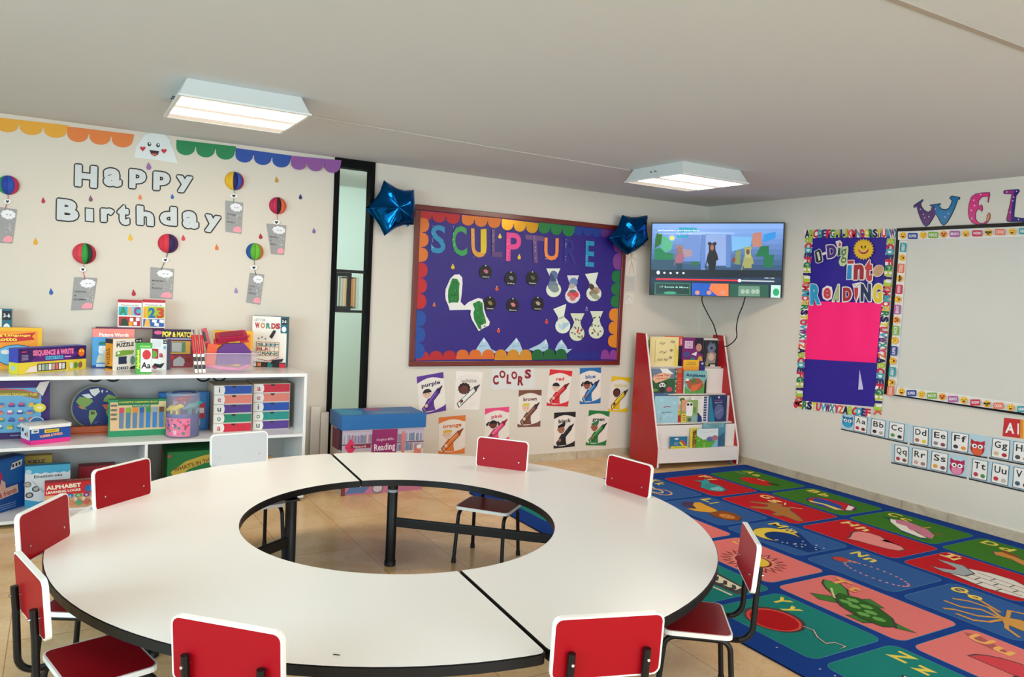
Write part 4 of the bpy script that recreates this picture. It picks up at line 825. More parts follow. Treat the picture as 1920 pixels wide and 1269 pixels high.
# big cut-out words
def cutl(ch, TL, TR, BL, c, lb, pad=14, shape=None, conv=KP):
    a, b_, d = conv(*TL), conv(*TR), conv(*BL); w = WR((a[0]+b_[0])/2, (a[1]+d[1])/2, .0165); br_ = (b_[0]+d[0]-a[0], b_[1]+d[1]-a[1])
    p = pad/7.05; A, B_, D = inset(a, b_, d, -p)
    fat_glyph(w, ch, a, b_, d, 'E8E2DC', p*1.25, .04); w.z += .0004
    fat_glyph(w, ch, *inset(a, b_, d, .6), mat(c, .5, noise=.08, ns=40), .7, .04, 8)
    w.build('cutout_letter', label=lb, cat='letter', group='I-Dig into READING letters'); return w
def word_shape(conv, P, c): pass
w = WR(*KP(315, 420), .0165); w.poly([KP(*p) for p in [(255, 360), (325, 322), (355, 345), (380, 465), (375, 500), (310, 525), (275, 510)]], 'B8B4C0', th=.0012); w.poly([KP(*p) for p in [(268, 368), (322, 334), (345, 352), (368, 468), (362, 492), (310, 512), (284, 498)]], '17141C'); w.poly([KP(*p) for p in [(292, 375), (318, 362), (345, 468), (320, 490)]], 'D0D4C0')
w.build('cutout_letter', label='black and white cut-out letter I starting the reading display title', cat='letter', group='I-Dig into READING letters')
w = WR(*KP(390, 388), .0165); w.poly([KP(*p) for p in [(362, 382), (420, 362), (430, 395), (372, 412)]], 'E0DCD8', th=.001); w.build('cutout_hyphen', label='small white hyphen between the I and the D of Dig', cat='letter', group='I-Dig into READING letters')
cutl('D', (420, 285), (545, 265), (435, 455), '4A2478', 'purple letter D of Dig', 10)
w = WR(*KP(590, 320), .0165); w.poly([KP(*p) for p in [(540, 230), (600, 210), (632, 250), (620, 310), (615, 420), (560, 428), (565, 310)]], 'DCD6D2', th=.0012); w.poly([KP(*p) for p in [(578, 315), (608, 312), (606, 415), (566, 420)]], '14503A'); w.poly([KP(*p) for p in [(590, 240), (620, 262), (600, 300), (582, 285)]], 'C8404A')
w.build('cutout_letter', label='green letter i of Dig with a red and white dot', cat='letter', group='I-Dig into READING letters')
w = WR(*KP(650, 420), .0165); w.poly([KP(*p) for p in [(628, 300), (705, 288), (712, 330), (700, 440), (690, 520), (650, 560), (600, 550), (582, 500), (600, 450), (625, 400)]], 'C4D0A0', th=.0012); glyph_quad(w, 'g', KP(618, 335), KP(690, 325), KP(612, 520), '5A6A3A', .0)
w.build('cutout_letter', label='pale green letter g of Dig', cat='letter', group='I-Dig into READING letters')
w = WR(*KP(735, 620), .0165); w.poly([KP(*p) for p in [(700, 475), (790, 472), (795, 520), (770, 540), (765, 735), (682, 738), (690, 540)]], 'E8E2DC', th=.0012); w.poly([KP(*p) for p in [(700, 545), (756, 542), (752, 728), (690, 730)]], '1E8AC0'); w.poly([KP(*p) for p in [(700, 482), (785, 480), (782, 522), (704, 525)]], 'B82E36')
w.build('cutout_letter', label='blue letter i of into with a red dot', cat='letter', group='I-Dig into READING letters')
cutl('n', (785, 535), (918, 530), (778, 735), 'A02834', 'dark red letter n of into', 12); cutl('t', (935, 470), (1030, 478), (925, 750), 'C83A40', 'red letter t of into', 12)
w = WR(*KP(1110, 620), .0165); w.ell(*KP(1105, 618), 12.5, 10, 'E4D8D0', a=-.9, th=.001); w.ell(*KP(1108, 616), 11.4, 8.6, 'C89A72', a=-.95, th=.0005)
for q in ((1090, 600), (1130, 580), (1110, 650)): w.ell(*KP(*q), .9, .6, 'A87850', n=8, lay=False)
w.build('cutout_letter', label='round potato-shaped letter o of into', cat='letter', group='I-Dig into READING letters')
cutl('R', (205, 795), (345, 790), (205, 1068), '2496C0', 'big turquoise letter R of READING', 8)
w = WR(*KP(425, 920), .0165); w.poly([KP(*p) for p in [(370, 850), (430, 812), (490, 830), (505, 900), (490, 990), (430, 1015), (375, 985), (360, 920)]], 'E8DCD8', th=.0012); glyph_quad(w, 'e', KP(382, 845), KP(480, 840), KP(380, 990), 'C83A4A', .04)
w.build('cutout_letter', label='red and white letter e of READING', cat='letter', group='I-Dig into READING letters')
cutl('A', (540, 800), (625, 800), (500, 1020), 'A8B078', 'sage green letter A of READING', 10); cutl('D', (640, 840), (755, 835), (638, 1020), 'A82838', 'dark red letter D of READING', 12)
w = WR(*KP(820, 900), .0165); w.poly([KP(*p) for p in [(760, 790), (880, 765), (905, 800), (860, 850), (855, 950), (815, 1045), (790, 990), (780, 850)]], 'E4E0DA', th=.0012); w.poly([KP(*p) for p in [(790, 840), (840, 838), (838, 930), (810, 1022), (792, 950)]], 'C02A34'); w.line([KP(775, 795), KP(820, 822), KP(885, 780)], .8, '6A7A5A')
w.build('cutout_letter', label='red carrot-shaped letter I of READING', cat='letter', group='I-Dig into READING letters')
cutl('N', (875, 790), (1010, 785), (872, 1025), '1E2E5A', 'navy letter N of READING', 12); cutl('G', (1035, 795), (1155, 790), (1035, 1045), 'E0C42A', 'big yellow letter G of READING', 12)
# smiling sun
w = WR(*KP(912, 335), .0165); cx, cy = 912, 335; P = []
for i in range(44): t = 2*PI*i/44; r_ = 140 if i % 2 else 118; P.append(KP(cx+r_*math.cos(t), cy+r_*1.02*math.sin(t)))
w.poly(P, 'E0AE22', th=.0015); w.ell(*KP(cx, cy), 15.2, 15.4, 'E8B828', n=28)
for x in (887, 935): w.ell(*KP(x, 300), 1.6, 2.3, '2A1810', n=10)
w.ell(*KP(912, 318), 3.2, 1.7, 'D09A1E', n=10)
w.poly([KP(835, 330), KP(870, 352), KP(912, 362), KP(955, 350), KP(985, 320), KP(970, 370), KP(935, 395), KP(900, 398), KP(862, 375)], 'A81E1E'); w.poly([KP(860, 350), KP(912, 365), KP(960, 350), KP(945, 362), KP(912, 374), KP(875, 362)], 'F2EAE0')
w.build('paper_sun', label='smiling yellow paper sun on the reading display', cat='paper sun')
# ------------------------------------------------------------------ alphabet strips
def owl(w, u, v, ru, rv, c1, c2):
    w.poly([(u-ru, v+rv*.55), (u-ru*.95, v+rv*1.2), (u-ru*.4, v+rv*.9), (u+ru*.4, v+rv*.9), (u+ru*.95, v+rv*1.2), (u+ru, v+rv*.55)], c1); w.ell(u, v, ru, rv, c1); w.ell(u, v-rv*.35, ru*.72, rv*.6, c2)
    for s_ in (-.42, .42): w.ell(u+s_*ru, v+rv*.3, ru*.36, rv*.3, 'F2EEEA', n=12); w.ell(u+s_*ru*.9, v+rv*.28, ru*.15, rv*.14, '1A1420', n=8)
    w.poly([(u-ru*.1, v+rv*.12), (u+ru*.1, v+rv*.12), (u, v-rv*.12)], 'C83A4A')
PICS = {'Aa': ('C8202E', '7A2A22'), 'Bb': ('4A1A2A', 'B8A8A0'), 'Cc': ('5A9A5A', '2A2A2A'), 'Dd': ('A86A50', 'E0C828'), 'Ee': ('8A8A90', '8A3A4A'), 'Ff': ('3A3A48', 'E8983A'), 'Gg': ('D8B48A', 'B82034'), 'Hh': ('4A4A4A', 'B86A3A'), 'Qq': ('B04050', '8A5A3A'), 'Rr': ('D8A8A0', 'A87868'), 'Ss': ('E8A028', '7A4A5A'), 'Tt': ('C02A48', '4A8A3A'), 'Uu': ('C8303A', 'C8B8A8'), 'Vv': ('3A5A68', '6A2A2A'), 'Ii': ('5A7AC8', 'E8B8C8'), 'Jj': ('8A5AB8', '4A8AB0'), 'Ww': ('4A9A58', 'C8863A')}
def strip(TL, TR, BR, BL, cards, owlp, lb):
    Q = [KS(*p) for p in (TL, TR, BR, BL)]; c = ((Q[0][0]+Q[2][0])/2, (Q[0][1]+Q[2][1])/2)
    w = WR(*c, .001); quad(w, *Q); w.rect(0, 0, 1, 1, 'B6CDD6', th=.0006); w.rect(0, 0, 1, .055, '18181E'); w.rect(0, .055, 1, .09, '8A8E94')
    if owlp: owl(w, *owlp)
    o = w.build('alphabet_strip', label=lb, cat='alphabet strip', group='alphabet strips under the whiteboard')
    for (t, u0, u1) in cards:
        w = WR(*c, .0022); quad(w, *Q); w.rrect(u0-.006, .10, u1+.006, .955, .02, '4A5A62'); w.rrect(u0+.004, .125, u1-.004, .935, .02, 'EDE7E0'); um = u1-u0
        w.text(t[0], (u0+um*.14, .56), (u0+um*.50, .56), .29, '1C1A20', .015); w.text(t[1], (u0+um*.58, .56), (u0+um*.88, .56), .29, '1C1A20', .015)
        a, b_ = PICS[t]; w.ell(u0+um*.27, .30, um*.15, .09, a); w.ell(u0+um*.74, .28, um*.15, .085, b_)
        w.build('letter_card', o, label='letter card '+t)
strip((100, 228), (770, 345), (755, 548), (90, 402), [('Aa', .205, .40), ('Bb', .465, .67), ('Cc', .73, .94)], (.10, .50, .085, .30, '1E6E9E', '2AA0C8'), 'alphabet strip with a blue owl, Aa, Bb and Cc, upper row')
strip((778, 350), (1572, 470), (1554, 692), (776, 552), [('Dd', .05, .25), ('Ee', .30, .50), ('Ff', .555, .76)], (.875, .38, .085, .33, 'B8202E', 'DE5A2E'), 'alphabet strip with Dd, Ee, Ff and a red owl, upper row')
strip((1585, 470), (2420, 595), (2400, 850), (1570, 692), [('Gg', .03, .25), ('Hh', .30, .52), ('Ii', .57, .79)], None, 'alphabet strip with Gg and Hh, upper row, at the right edge')
strip((598, 535), (1368, 672), (1346, 895), (592, 738), [('Qq', .045, .235), ('Rr', .29, .49), ('Ss', .545, .75)], (.872, .42, .09, .33, 'B81E50', 'E888A8'), 'alphabet strip with Qq, Rr, Ss and a pink owl, lower row')
strip((1388, 675), (2210, 835), (2190, 1090), (1370, 900), [('Tt', .03, .225), ('Uu', .285, .49), ('Vv', .55, .755)], None, 'alphabet strip with Tt, Uu and Vv, lower row, at the right edge')
w = WR(*KS(1830, 385), .001)
w.poly([KS(*p) for p in [(1722, 283), (1885, 300), (1882, 488), (1706, 466)]], 'C8262A', th=.0012); w.poly([KS(*p) for p in [(1885, 300), (1915, 303), (1912, 492), (1882, 488)]], 'E0852E', th=.0012); w.z -= .0012
w.poly([KS(*p) for p in [(1915, 303), (2080, 325), (2076, 512), (1912, 492)]], 'E8B62E', th=.0012); w.z -= .0012; w.poly([KS(*p) for p in [(2080, 325), (2240, 345), (2236, 535), (2076, 512)]], '4EA04A', th=.0012)
glyph_quad(w, 'A', KS(1742, 328), KS(1832, 340), KS(1734, 432), 'F4EEE6', .03); glyph_quad(w, 'l', KS(1858, 338), KS(1874, 340), KS(1856, 448), 'F4EEE6', .03); glyph_quad(w, 'p', KS(1930, 395), KS(1990, 402), KS(1926, 490), 'F4EEE6', .03); glyph_quad(w, 'h', KS(2010, 360), KS(2070, 370), KS(2006, 470), 'F4EEE6', .03)
w.build('title_card', label='red, orange and yellow title card starting with Al under the whiteboard', cat='sign')
# socket trunking in the corner above the skirting
b = MB((0, -.42, 0)); b.box(-.035, -.10, .16, -.002, .12, .215, wallm); b.box(-.032, -.10, .225, -.002, .12, .33, wallm); 
b.build('socket_box', label='white wall trunking low in the corner behind the red book rack', cat='socket', bevel=.003)

# ================================================================== TELEVISION
tvn = Vector((-.7071, -.7071, 0)); tvc = Vector((-.56, -.56, 2.0))
def tvp(x, y): return on_plane(x, y, tvc, tvn)
cn = [tvp(1221, 417), tvp(1473, 417), tvp(1466, 558), tvp(1216, 553)]; ctr = sum(cn, Vector())/4
tx = ((cn[1]-cn[0])+(cn[2]-cn[3])); TWd = tx.length/2; tx = Vector((tx.x, tx.y, 0)).normalized(); THt = ((cn[0]-cn[3]).length+(cn[1]-cn[2]).length)/2
tzv = tx.cross(Vector((0, 0, 1))).normalized(); tyv = Vector((0, 0, 1)); roll = math.atan2(((cn[1]-cn[0])+(cn[2]-cn[3])).z/2, TWd)
TVM = Matrix(((tx.x, tyv.x, tzv.x), (tx.y, tyv.y, tzv.y), (tx.z, tyv.z, tzv.z))).to_4x4()
if tzv.dot(tvn) < 0: TVM = Matrix(((tx.x, tyv.x, -tzv.x), (tx.y, tyv.y, -tzv.y), (tx.z, tyv.z, -tzv.z))).to_4x4()
TVM = Matrix.Translation(ctr) @ TVM @ Matrix.Rotation(roll, 4, 'Z'); hw, hh = TWd/2-.004, THt/2
def tvb(): k = MB(); k.M = TVM.copy(); k.Mi = TVM.inverted(); return k
k = tvb(); k.box(-hw, -hh, -.03, hw, hh, -.003, blackm); tv = k.build('television', bevel=.004, label='wall television in the corner showing dancers in animal ears', cat='television')
k = tvb(); k.box(-hw, hh-.010, -.0028, hw, hh, .004, blackm); k.box(-hw, -hh, -.0028, hw, -hh+.014, .004, blackm); k.box(-hw, -hh+.014, -.0028, -hw+.010, hh-.01, .004, blackm); k.box(hw-.010, -hh+.014, -.0028, hw, hh-.01, .004, blackm); k.build('bezel', tv)
k = tvb(); k.box(-.30, -.17, -.075, .30, .17, -.0305, blackm); k.build('rear_housing', tv, bevel=.01)
TVE = .55
def E(h, s=1): return mat(h, .3, emit=TVE*s, noise=0, spec=.3)
k = tvb(); KT = cr(1180, 320, 6.347); KT2 = cr(1160, 400, 2.538)
def tmp(x, y): q = k.Mi @ tvp(x, y); return (q.x, q.y)
k.mp = tmp; k.z = -.0028
def T_(P, c, s=1): k.poly([KT(*p) for p in P], E(c, s))
k.mp = lambda x, y: (x, y); n = 14
x0, x1, y0, y1 = -hw+.010, hw-.010, -hh+.014, hh-.010
bands = ['7C9CD0', '6E90C6', '6888C0', '5E7EB4', '5674A8', '4C6A9A', '42608C', '36547A', '2C4868', '243C58', '1C3048', '16283C', '122032', '0E1A28']
for i, c in enumerate(bands): k.rect(x0, y1-(y1-y0)*(i+1)/n, x1, y1-(y1-y0)*i/n, E(c), lay=False)
k.lay(); k.mp = tmp
T_([(850, 760), (910, 755), (905, 1180), (850, 1180)], '5070A8'); T_([(1150, 760), (1210, 760), (1205, 1150), (1150, 1150)], '5070A8'); T_([(560, 720), (1250, 735), (1250, 758), (560, 745)], '86A4D8')
T_([(910, 765), (1150, 765), (1150, 1130), (905, 1130)], '7A90BE'); T_([(630, 760), (840, 765), (845, 1080), (640, 1080)], '5A78B0')
T_([(330, 740), (390, 745), (400, 850), (300, 930), (310, 800)], '1E5A1E'); T_([(390, 770), (470, 800), (520, 850), (500, 940), (420, 980), (370, 920)], '4A9A78'); T_([(300, 930), (370, 920), (430, 975), (520, 980), (530, 1060), (300, 1060)], '1A6A40')
T_([(590, 675), (800, 678), (820, 730), (590, 735)], '1A8AA8'); T_([(560, 770), (700, 768), (700, 800), (570, 800)], '1A8AA8'); k.ell(*KT(508, 800), 7, 6, E('6A9AD8')); k.ell(*KT(508, 800), 4.5, 4.5, E('C8C060'))
T_([(1220, 780), (1460, 790), (1440, 900), (1220, 960)], '6AA0C8'); T_([(1600, 760), (1740, 725), (1740, 800), (1600, 850)], '2A80C0'); T_([(1475, 740), (1570, 730), (1578, 900), (1470, 910), (1460, 830)], 'A87060')
T_([(1560, 900), (1660, 895), (1660, 1000), (1720, 1000), (1710, 1150), (1600, 1150), (1600, 1020), (1500, 1020)], '14603A'); T_([(1270, 950), (1330, 945), (1320, 1120), (1250, 1110)], '6A7A50'); k.ell(*KT(1243, 1060), 3, 5, E('7A3038'))
T_([(630, 930), (750, 940), (745, 1020), (640, 1030)], '907880'); T_([(740, 1080), (820, 1080), (820, 1130), (730, 1130)], '1E5A3A'); T_([(275, 1060), (540, 1062), (540, 1180), (273, 1180)], '2A4458')
def dancer(x, y, s, top, legs, hair, skin, hat=None):
    T_([(x-50*s, y+60*s), (x-30*s, y+20*s), (x+40*s, y+20*s), (x+60*s, y+60*s), (x+75*s, y+130*s), (x+48*s, y+140*s), (x+46*s, y+190*s), (x-45*s, y+190*s), (x-60*s, y+150*s), (x-78*s, y+230*s), (x-88*s, y+225*s)], top)
    T_([(x-40*s, y+188*s), (x+42*s, y+188*s), (x+30*s, y+300*s), (x+8*s, y+340*s), (x+2*s, y+240*s), (x-15*s, y+340*s), (x-32*s, y+330*s)], legs)
    k.poly([KT(x-38*s, y+60*s), KT(x-38*s, y-40*s), KT(x, y-72*s), KT(x+38*s, y-40*s), KT(x+40*s, y+60*s)], E(hair)); k.ell(*KT(x, y-15*s), 3.6*s, 5.6*s, E(skin), n=14)
    for q in (-30, 32): k.ell(*KT(x+q*s, y-62*s), 3.4*s, 3.2*s, E(hat or hair), n=12)
dancer(985, 930, 1.0, '0C1018', '0E121A', '0A0C12', '8A5A50'); dancer(598, 950, .8, '8A5468', '1E3844', '7A5A58', '8A5A4A', '906A60'); dancer(1410, 980, .95, '8A8A54', '30404C', '9A9A60', '5A4038', '90904C')
T_([(262, 1180), (1806, 1185), (1804, 1269), (260, 1269)], '101C28', .8)
for i, (X, Y) in enumerate(((345, 1212), (418, 1215), (492, 1218), (570, 1216), (645, 1218))): k.ell(*KT(X, Y), 3.2 if i == 0 else 2.2, 3.6 if i == 0 else 1.8, E('E0E8F0', .8), n=12)
KT = KT2
k.text("Just Dance Kids 2 - Ivor's Rainbow Dance", KT(188, 84), KT(382, 86), 2.6, E('E8F0FF'), .03, yd=-1); k.text('Learn and Dance along in HD 1080p. Jump on in!', KT(188, 99), KT(412, 101), 2.0, E('D8E4F8'), .01, yd=-1)
T_([(178, 309), (575, 316), (575, 323), (178, 316)], 'D02830'); T_([(575, 317), (740, 321), (740, 327), (575, 323)], 'A8B0B8'); k.ell(*KT(575, 320), 3, 3, E('F4F4F8')); k.text('0:00 / 2:56', KT(693, 310), KT(740, 311), 2.0, E('D8DCE4'), .02, yd=-1)
def th_(P, c): k.poly([KT(*p) for p in P], E(c))
th_([(172, 328), (343, 331), (343, 389), (170, 387)], '2A5A4A'); th_([(180, 335), (336, 338), (336, 384), (178, 382)], '16302C'); k.text('17 Songs & More', KT(196, 353), KT(332, 356), 3.2, E('9AC8B8'), .02, yd=-1); k.ell(*KT(245, 378), 12, 2.6, E('3A8A6A'))
th_([(349, 331), (523, 335), (523, 394), (347, 390)], '1A4AA0'); th_([(440, 334), (523, 335), (523, 394), (470, 392), (430, 360)], 'C86A3A')
for X in (375, 430, 495): k.ell(*KT(X, 377), 4.5, 4, E('B87A6A'), n=12)
th_([(528, 336), (713, 340), (713, 399), (526, 395)], '1E4A3A'); th_([(570, 345), (670, 347), (672, 395), (568, 393)], '5A7A68')
for X in (590, 612, 640, 660): k.ell(*KT(X, 372), 4, 4.5, E('8AA08E'), n=12)
th_([(724, 341), (770, 342), (768, 402), (722, 400)], 'A8C8C0'); k.ell(*KT(748, 375), 6, 7, E('1A8A58'))
k.build('screen', tv, label='lit television screen with a dance video and playback bar')
# wall bracket behind the set, cables hanging below it
b = MB((0, 0, 0)); b.tube([ctr-TVM.to_3x3() @ Vector((0, 0, .076)), Vector((-.2, -.2, ctr.z)), Vector((-.012, -.18, ctr.z))], .018, blackm, 8); b.tube([Vector((-.2, -.2, ctr.z)), Vector((-.18, -.006, ctr.z))], .018, blackm, 8)
b.box(-.012, -.25, ctr.z-.12, -.001, -.10, ctr.z+.12, blackm); b.box(-.25, -.012, ctr.z-.12, -.10, -.001, ctr.z+.12, blackm); b.build('wall_bracket', tv)
KTc = cr(1160, 400, 2.538)
def cable(pts, lb):
    P = []
    for (x, y, d) in pts: q = on_plane(*KTc(x, y), tvc+Vector((-1, -1, 0)).normalized()*(-d), tvn); P.append(q)
    Q = []
    for i in range(len(P)-1):
        p0, p1, p2, p3 = P[max(i-1, 0)], P[i], P[i+1], P[min(i+2, len(P)-1)]
        for j in range(5):
            t = j/5; Q.append(.5*((2*p1)+(p2-p0)*t+(2*p0-5*p1+4*p2-p3)*t*t+(-p0+3*p1-3*p2+p3)*t**3))
    Q.append(P[-1]); o0 = Q[0]; m = MB(tuple(o0)); m.tube([q-o0 for q in Q], .0055, blackm, 8); m.build('power_cable', label=lb, cat='cable', group='black cables hanging from the television')
cable([(400, 385, .05), (397, 420, .06), (425, 480, .08), (452, 530, .1), (465, 575, .14), (475, 600, .22)], 'black cable hanging from the left half of the television')
cable([(603, 395, .05), (590, 440, .07), (570, 490, .1), (560, 545, .1), (562, 585, .12), (545, 612, .14), (515, 632, .18), (498, 630, .25)], 'black cable hanging from the right half of the television')
# ================================================================== ALPHABET RUG
def carpet(h, nz=.10):
    m = mat(h, .95, noise=nz, spec=.1, ns=160); return m
rg = MB((0, 0, 0), FLOOR); RXL, RXR, RYB, RYF = -3.11, -.03, .776, 5.02
rg.prism([(a, b_) for a, b_ in rr(RYF-RYB, RXR-RXL, .03, 5, (RYF+RYB)/2, (RXR+RXL)/2)], 0, .008, carpet('143A84'), carpet('0E1A3C'))
CG, CRr, CB, CPk, CT, CY = '3C7424', 'B81A22', '2F5792', 'D8726E', '1A7A72', 'DCC858'
OUT = '1C1418'
rows = [((-.70, -.175), CG, [.93, 1.655, 2.405, 3.125, 3.88, 4.62], ['Aa', 'Bb', 'Cc', 'Dd', 'Ee']),
        ((-1.255, -.745), CRr, [.93, 1.625, 2.42, 3.205, 3.96, 4.70], ['Ff', 'Gg', 'Hh', 'Ii', 'Jj']),
        ((-1.815, -1.31), CB, [.90, 1.55, 2.24, 2.92, 3.57, 4.24, 4.88], ['Kk', 'Ll', 'Mm', 'Nn', 'Oo', 'Pp']),
        ((-2.38, -1.885), CPk, [.93, 1.66, 2.43, 3.18, 3.99, 4.76], ['Qq', 'Rr', 'Ss', 'Tt', 'Uu']),
        ((-2.945, -2.44), CT, [.93, 1.72, 2.50, 3.25, 3.935, 4.72], ['Vv', 'Ww', 'Xx', 'Yy', 'Zz'])]
rg.dz = .00022
def rot2(P, a, cx, cy, k=1): ca, sa = math.cos(a), math.sin(a); return [(cx+k*(x*ca-y*sa), cy+k*(x*sa+y*ca)) for x, y in P]
def blob(P, c, out=OUT, k=.05):
    cx = sum(p[0] for p in P)/len(P); cy = sum(p[1] for p in P)/len(P)
    rg.poly(shrink(P, -k*.35), out); rg.poly(P, c)
def pic(t):
    A = carpet
    if t == 'Aa':
        rg.ell(.56, .42, .25, .22, OUT); rg.ell(.56, .42, .235, .205, A('C4241E')); rg.ell(.76, .55, .09, .07, A('2A4A1C')); rg.line([(.48, .56), (.58, .58)], .02, 'E8D8C8'); rg.ell(.12, .62, .10, .035, A('6A8A5A'))
    elif t == 'Bb':
        rg.ell(.62, .42, .30, .30, A('1C3C7A')); rg.ell(.62, .42, .28, .28, A('B8282E')); rg.poly([(.36, .50), (.5, .55), (.7, .50), (.85, .30), (.78, .2), (.62, .14), (.46, .2)], A('2A4C9A')); rg.poly([(.40, .26), (.6, .33), (.86, .30), (.80, .20), (.6, .26), (.46, .20)], A('DCC860')); rg.poly([(.74, .62), (.82, .62), (.90, .40), (.86, .34)], A('E8E0D8'))
    elif t == 'Cc':
        rg.poly([(.10, .58), (.26, .52), (.60, .12), (.95, .10), (.55, .28), (.2, .62)], A('1E4A5A')); rg.poly([(.22, .58), (.30, .44), (.55, .20), (.80, .14), (.84, .20), (.6, .36), (.3, .62)], A('E8E0D4')); rg.poly([(.26, .62), (.35, .70), (.5, .66), (.66, .60), (.82, .42), (.88, .24), (.78, .24), (.66, .36), (.58, .34), (.48, .46), (.36, .46), (.3, .56)], A('C87890')); rg.line([(.6, .62), (.62, .74)], .02, A('E0A050')); rg.line([(.78, .5), (.84, .6)], .02, A('B82A3A'))
    elif t == 'Dd':
        blob([(.30, .50), (.36, .62), (.44, .58), (.55, .52), (.80, .44), (1.0, .42), (1.0, .28), (.86, .22), (.6, .34), (.5, .42), (.36, .40)], A('C8883E')); rg.poly([(.34, .60), (.30, .74), (.40, .66), (.52, .62), (.44, .56)], A('8A4A24'))
    elif t == 'Ff':
        blob([(.22, .72), (.36, .66), (.44, .58), (.60, .62), (.78, .52), (.84, .36), (.74, .22), (.56, .22), (.44, .38), (.36, .48), (.24, .46), (.30, .58)], A('3A9AA0')); rg.poly([(.62, .56), (.78, .48), (.80, .36), (.72, .26), (.64, .36)], A('7AC0C0'))
        for x in (.48, .54, .60): rg.line([(x, .52), (x+.03, .32)], .012, OUT, lay=False)
        rg.lay(); rg.ell(.76, .40, .02, .02, OUT, n=8)
    elif t == 'Gg':
        blob([(.34, .62), (.42, .72), (.50, .60), (.56, .70), (.62, .56), (.78, .44), (.98, .26), (.94, .18), (.74, .20), (.72, .10), (.66, .10), (.64, .24), (.52, .26), (.42, .08), (.36, .10), (.44, .34), (.40, .46), (.28, .36), (.24, .30), (.22, .36), (.32, .52)], A('A8703A')); rg.line([(.46, .72), (.40, .84)], .02, A('D8C8A8')); rg.line([(.56, .70), (.64, .80)], .02, A('D8C8A8'))
    elif t == 'Hh':
        P = [(.58-.28*math.sin(a_)**3*0+0, 0) for a_ in ()]; H_ = heart_pts(.58, -.42, .26); P = [(x, -y-.0) for x, y in H_]; P = rot2([(x-.58, y-.42) for x, y in P], -.45, .58, .44, 1.12); blob(P, A('E08A86'))
    elif t == 'Ii':
        P = [(.30+.0, .20), (.30, .40), (.38, .58), (.52, .68), (.70, .70), (.86, .60), (.96, .42), (.98, .18), (.70, .10)]; blob(P, A('DAD2C8')); 
        for y in (.26, .40, .54): rg.line([(.46, y), (.94, y-.02)], .012, OUT, lay=False)
        for x, y in ((.62, .18), (.78, .18), (.55, .32), (.70, .33), (.86, .32), (.62, .47), (.78, .47)): rg.line([(x, y-.05), (x, y+.06)], .012, OUT, lay=False)
        rg.lay(); blob([(.10, .54), (.30, .62), (.46, .46), (.46, .26), (.32, .16), (.20, .20), (.30, .34), (.26, .46)], A('9AA0A4')); rg.poly([(.24, .22), (.34, .34), (.32, .44), (.20, .50), (.12, .42), (.14, .26)], A('B81A22'))
    elif t == 'Kk':
        for a_ in range(16): pass
        rg.ell(.66, .44, .18, .17, A('D8A070')); rg.ell(.66, .44, .15, .14, A(CB)); rg.ell(.60, .40, .12, .11, A('D8C888')); rg.ell(.60, .40, .09, .08, A(CB)); rg.line([(.48, .48), (.20, .62)], .03, A('D8C888')); rg.line([(.28, .58), (.24, .50)], .03, A('D8C888'))
    elif t == 'Ll':
        rg.ell(.30, .40, .22, .22, A('4A3A5A')); blob([(.16, .62), (.30, .58), (.46, .56), (.58, .50), (.56, .34), (.44, .18), (.32, .16), (.38, .30), (.24, .38), (.16, .50)], A('D8A03A')); blob([(.56, .60), (.70, .66), (.86, .60), (.94, .44), (.86, .30), (.70, .24), (.58, .32)], A('8A4A22')); rg.ell(.76, .44, .10, .10, A('C8803A')); 
        for x, y in ((.73, .48), (.80, .47), (.77, .40)): rg.ell(x, y, .015, .015, OUT, n=8)
    elif t == 'Mm':
        rg.poly([(.24, .86), (.5, .80), (.8, .56), (.98, .50), (.98, .24), (.72, .20), (.5, .10), (.26, .30)], A('123674'))
        P = [(.40+.24*math.cos(a_), .44+.30*math.sin(a_)) for a_ in [PI*.30+PI*1.4*i/14 for i in range(15)]]+[(.50+.20*math.cos(a_), .44+.24*math.sin(a_)) for a_ in [PI*1.62-PI*1.24*i/12 for i in range(13)]]
        blob(P, A('DCC24A')); rnd = random.Random(2)
        for i in range(16): rg.ell(rnd.uniform(.52, .96), rnd.uniform(.24, .6), .012, .014, 'D8DCE8', n=6, lay=False)
        for i in range(5): rg.ell(rnd.uniform(.10, .4), rnd.uniform(.72, .9), .012, .014, 'D8DCE8', n=6, lay=False)
        rg.lay()
    elif t == 'Nn':
        for i in range(30):
            a_ = 2*PI*(i+.5)/30; x, y = .60+.36*math.cos(a_), .40+.17*math.sin(a_)+.0; x += 0; rg.ell(x, y-.06*(x-.3), .017, .014, A('E09088'), n=8, lay=False)
        rg.lay(); rg.ell(.16, .42, .085, .10, OUT); rg.ell(.16, .42, .075, .085, A('B8423A')); rg.line([(.22, .48), (.30, .52)], .03, A('D87A6A'))
    elif t == 'Oo':
        blob([(.66, .50), (.78, .60), (.96, .52), (1.0, .40), (.90, .32), (.74, .34)], A('C8924A'))
        for P in ([(.68, .46), (.50, .62), (.34, .60), (.24, .50)], [(.68, .44), (.50, .48), (.38, .34), (.24, .34)], [(.66, .42), (.56, .26), (.40, .20), (.34, .12)], [(.70, .40), (.68, .22), (.60, .10), (.46, .10)], [(.74, .40), (.82, .22), (.96, .12)], [(.70, .52), (.62, .74), (.74, .82)], [(.60, .60), (.36, .74), (.12, .84)]):
            rg.line(P, .035, A('C8924A'))
    elif t == 'Ss':
        P = []
        for i in range(40): a_ = 2*PI*i/40; r_ = .36 if i % 2 else .25; P.append((.56+r_*.85*math.cos(a_), .42+r_*1.1*math.sin(a_)))
        rg.poly(P, A('7A2A24')); P = [(.56+(x-.56)*.86, .42+(y-.42)*.86) for x, y in P]; rg.poly(P, A('D8857A')); rg.ell(.56, .42, .17, .21, A('7A2A24')); rg.ell(.56, .42, .145, .185, A('DCBE42'))
    elif t == 'Tt':
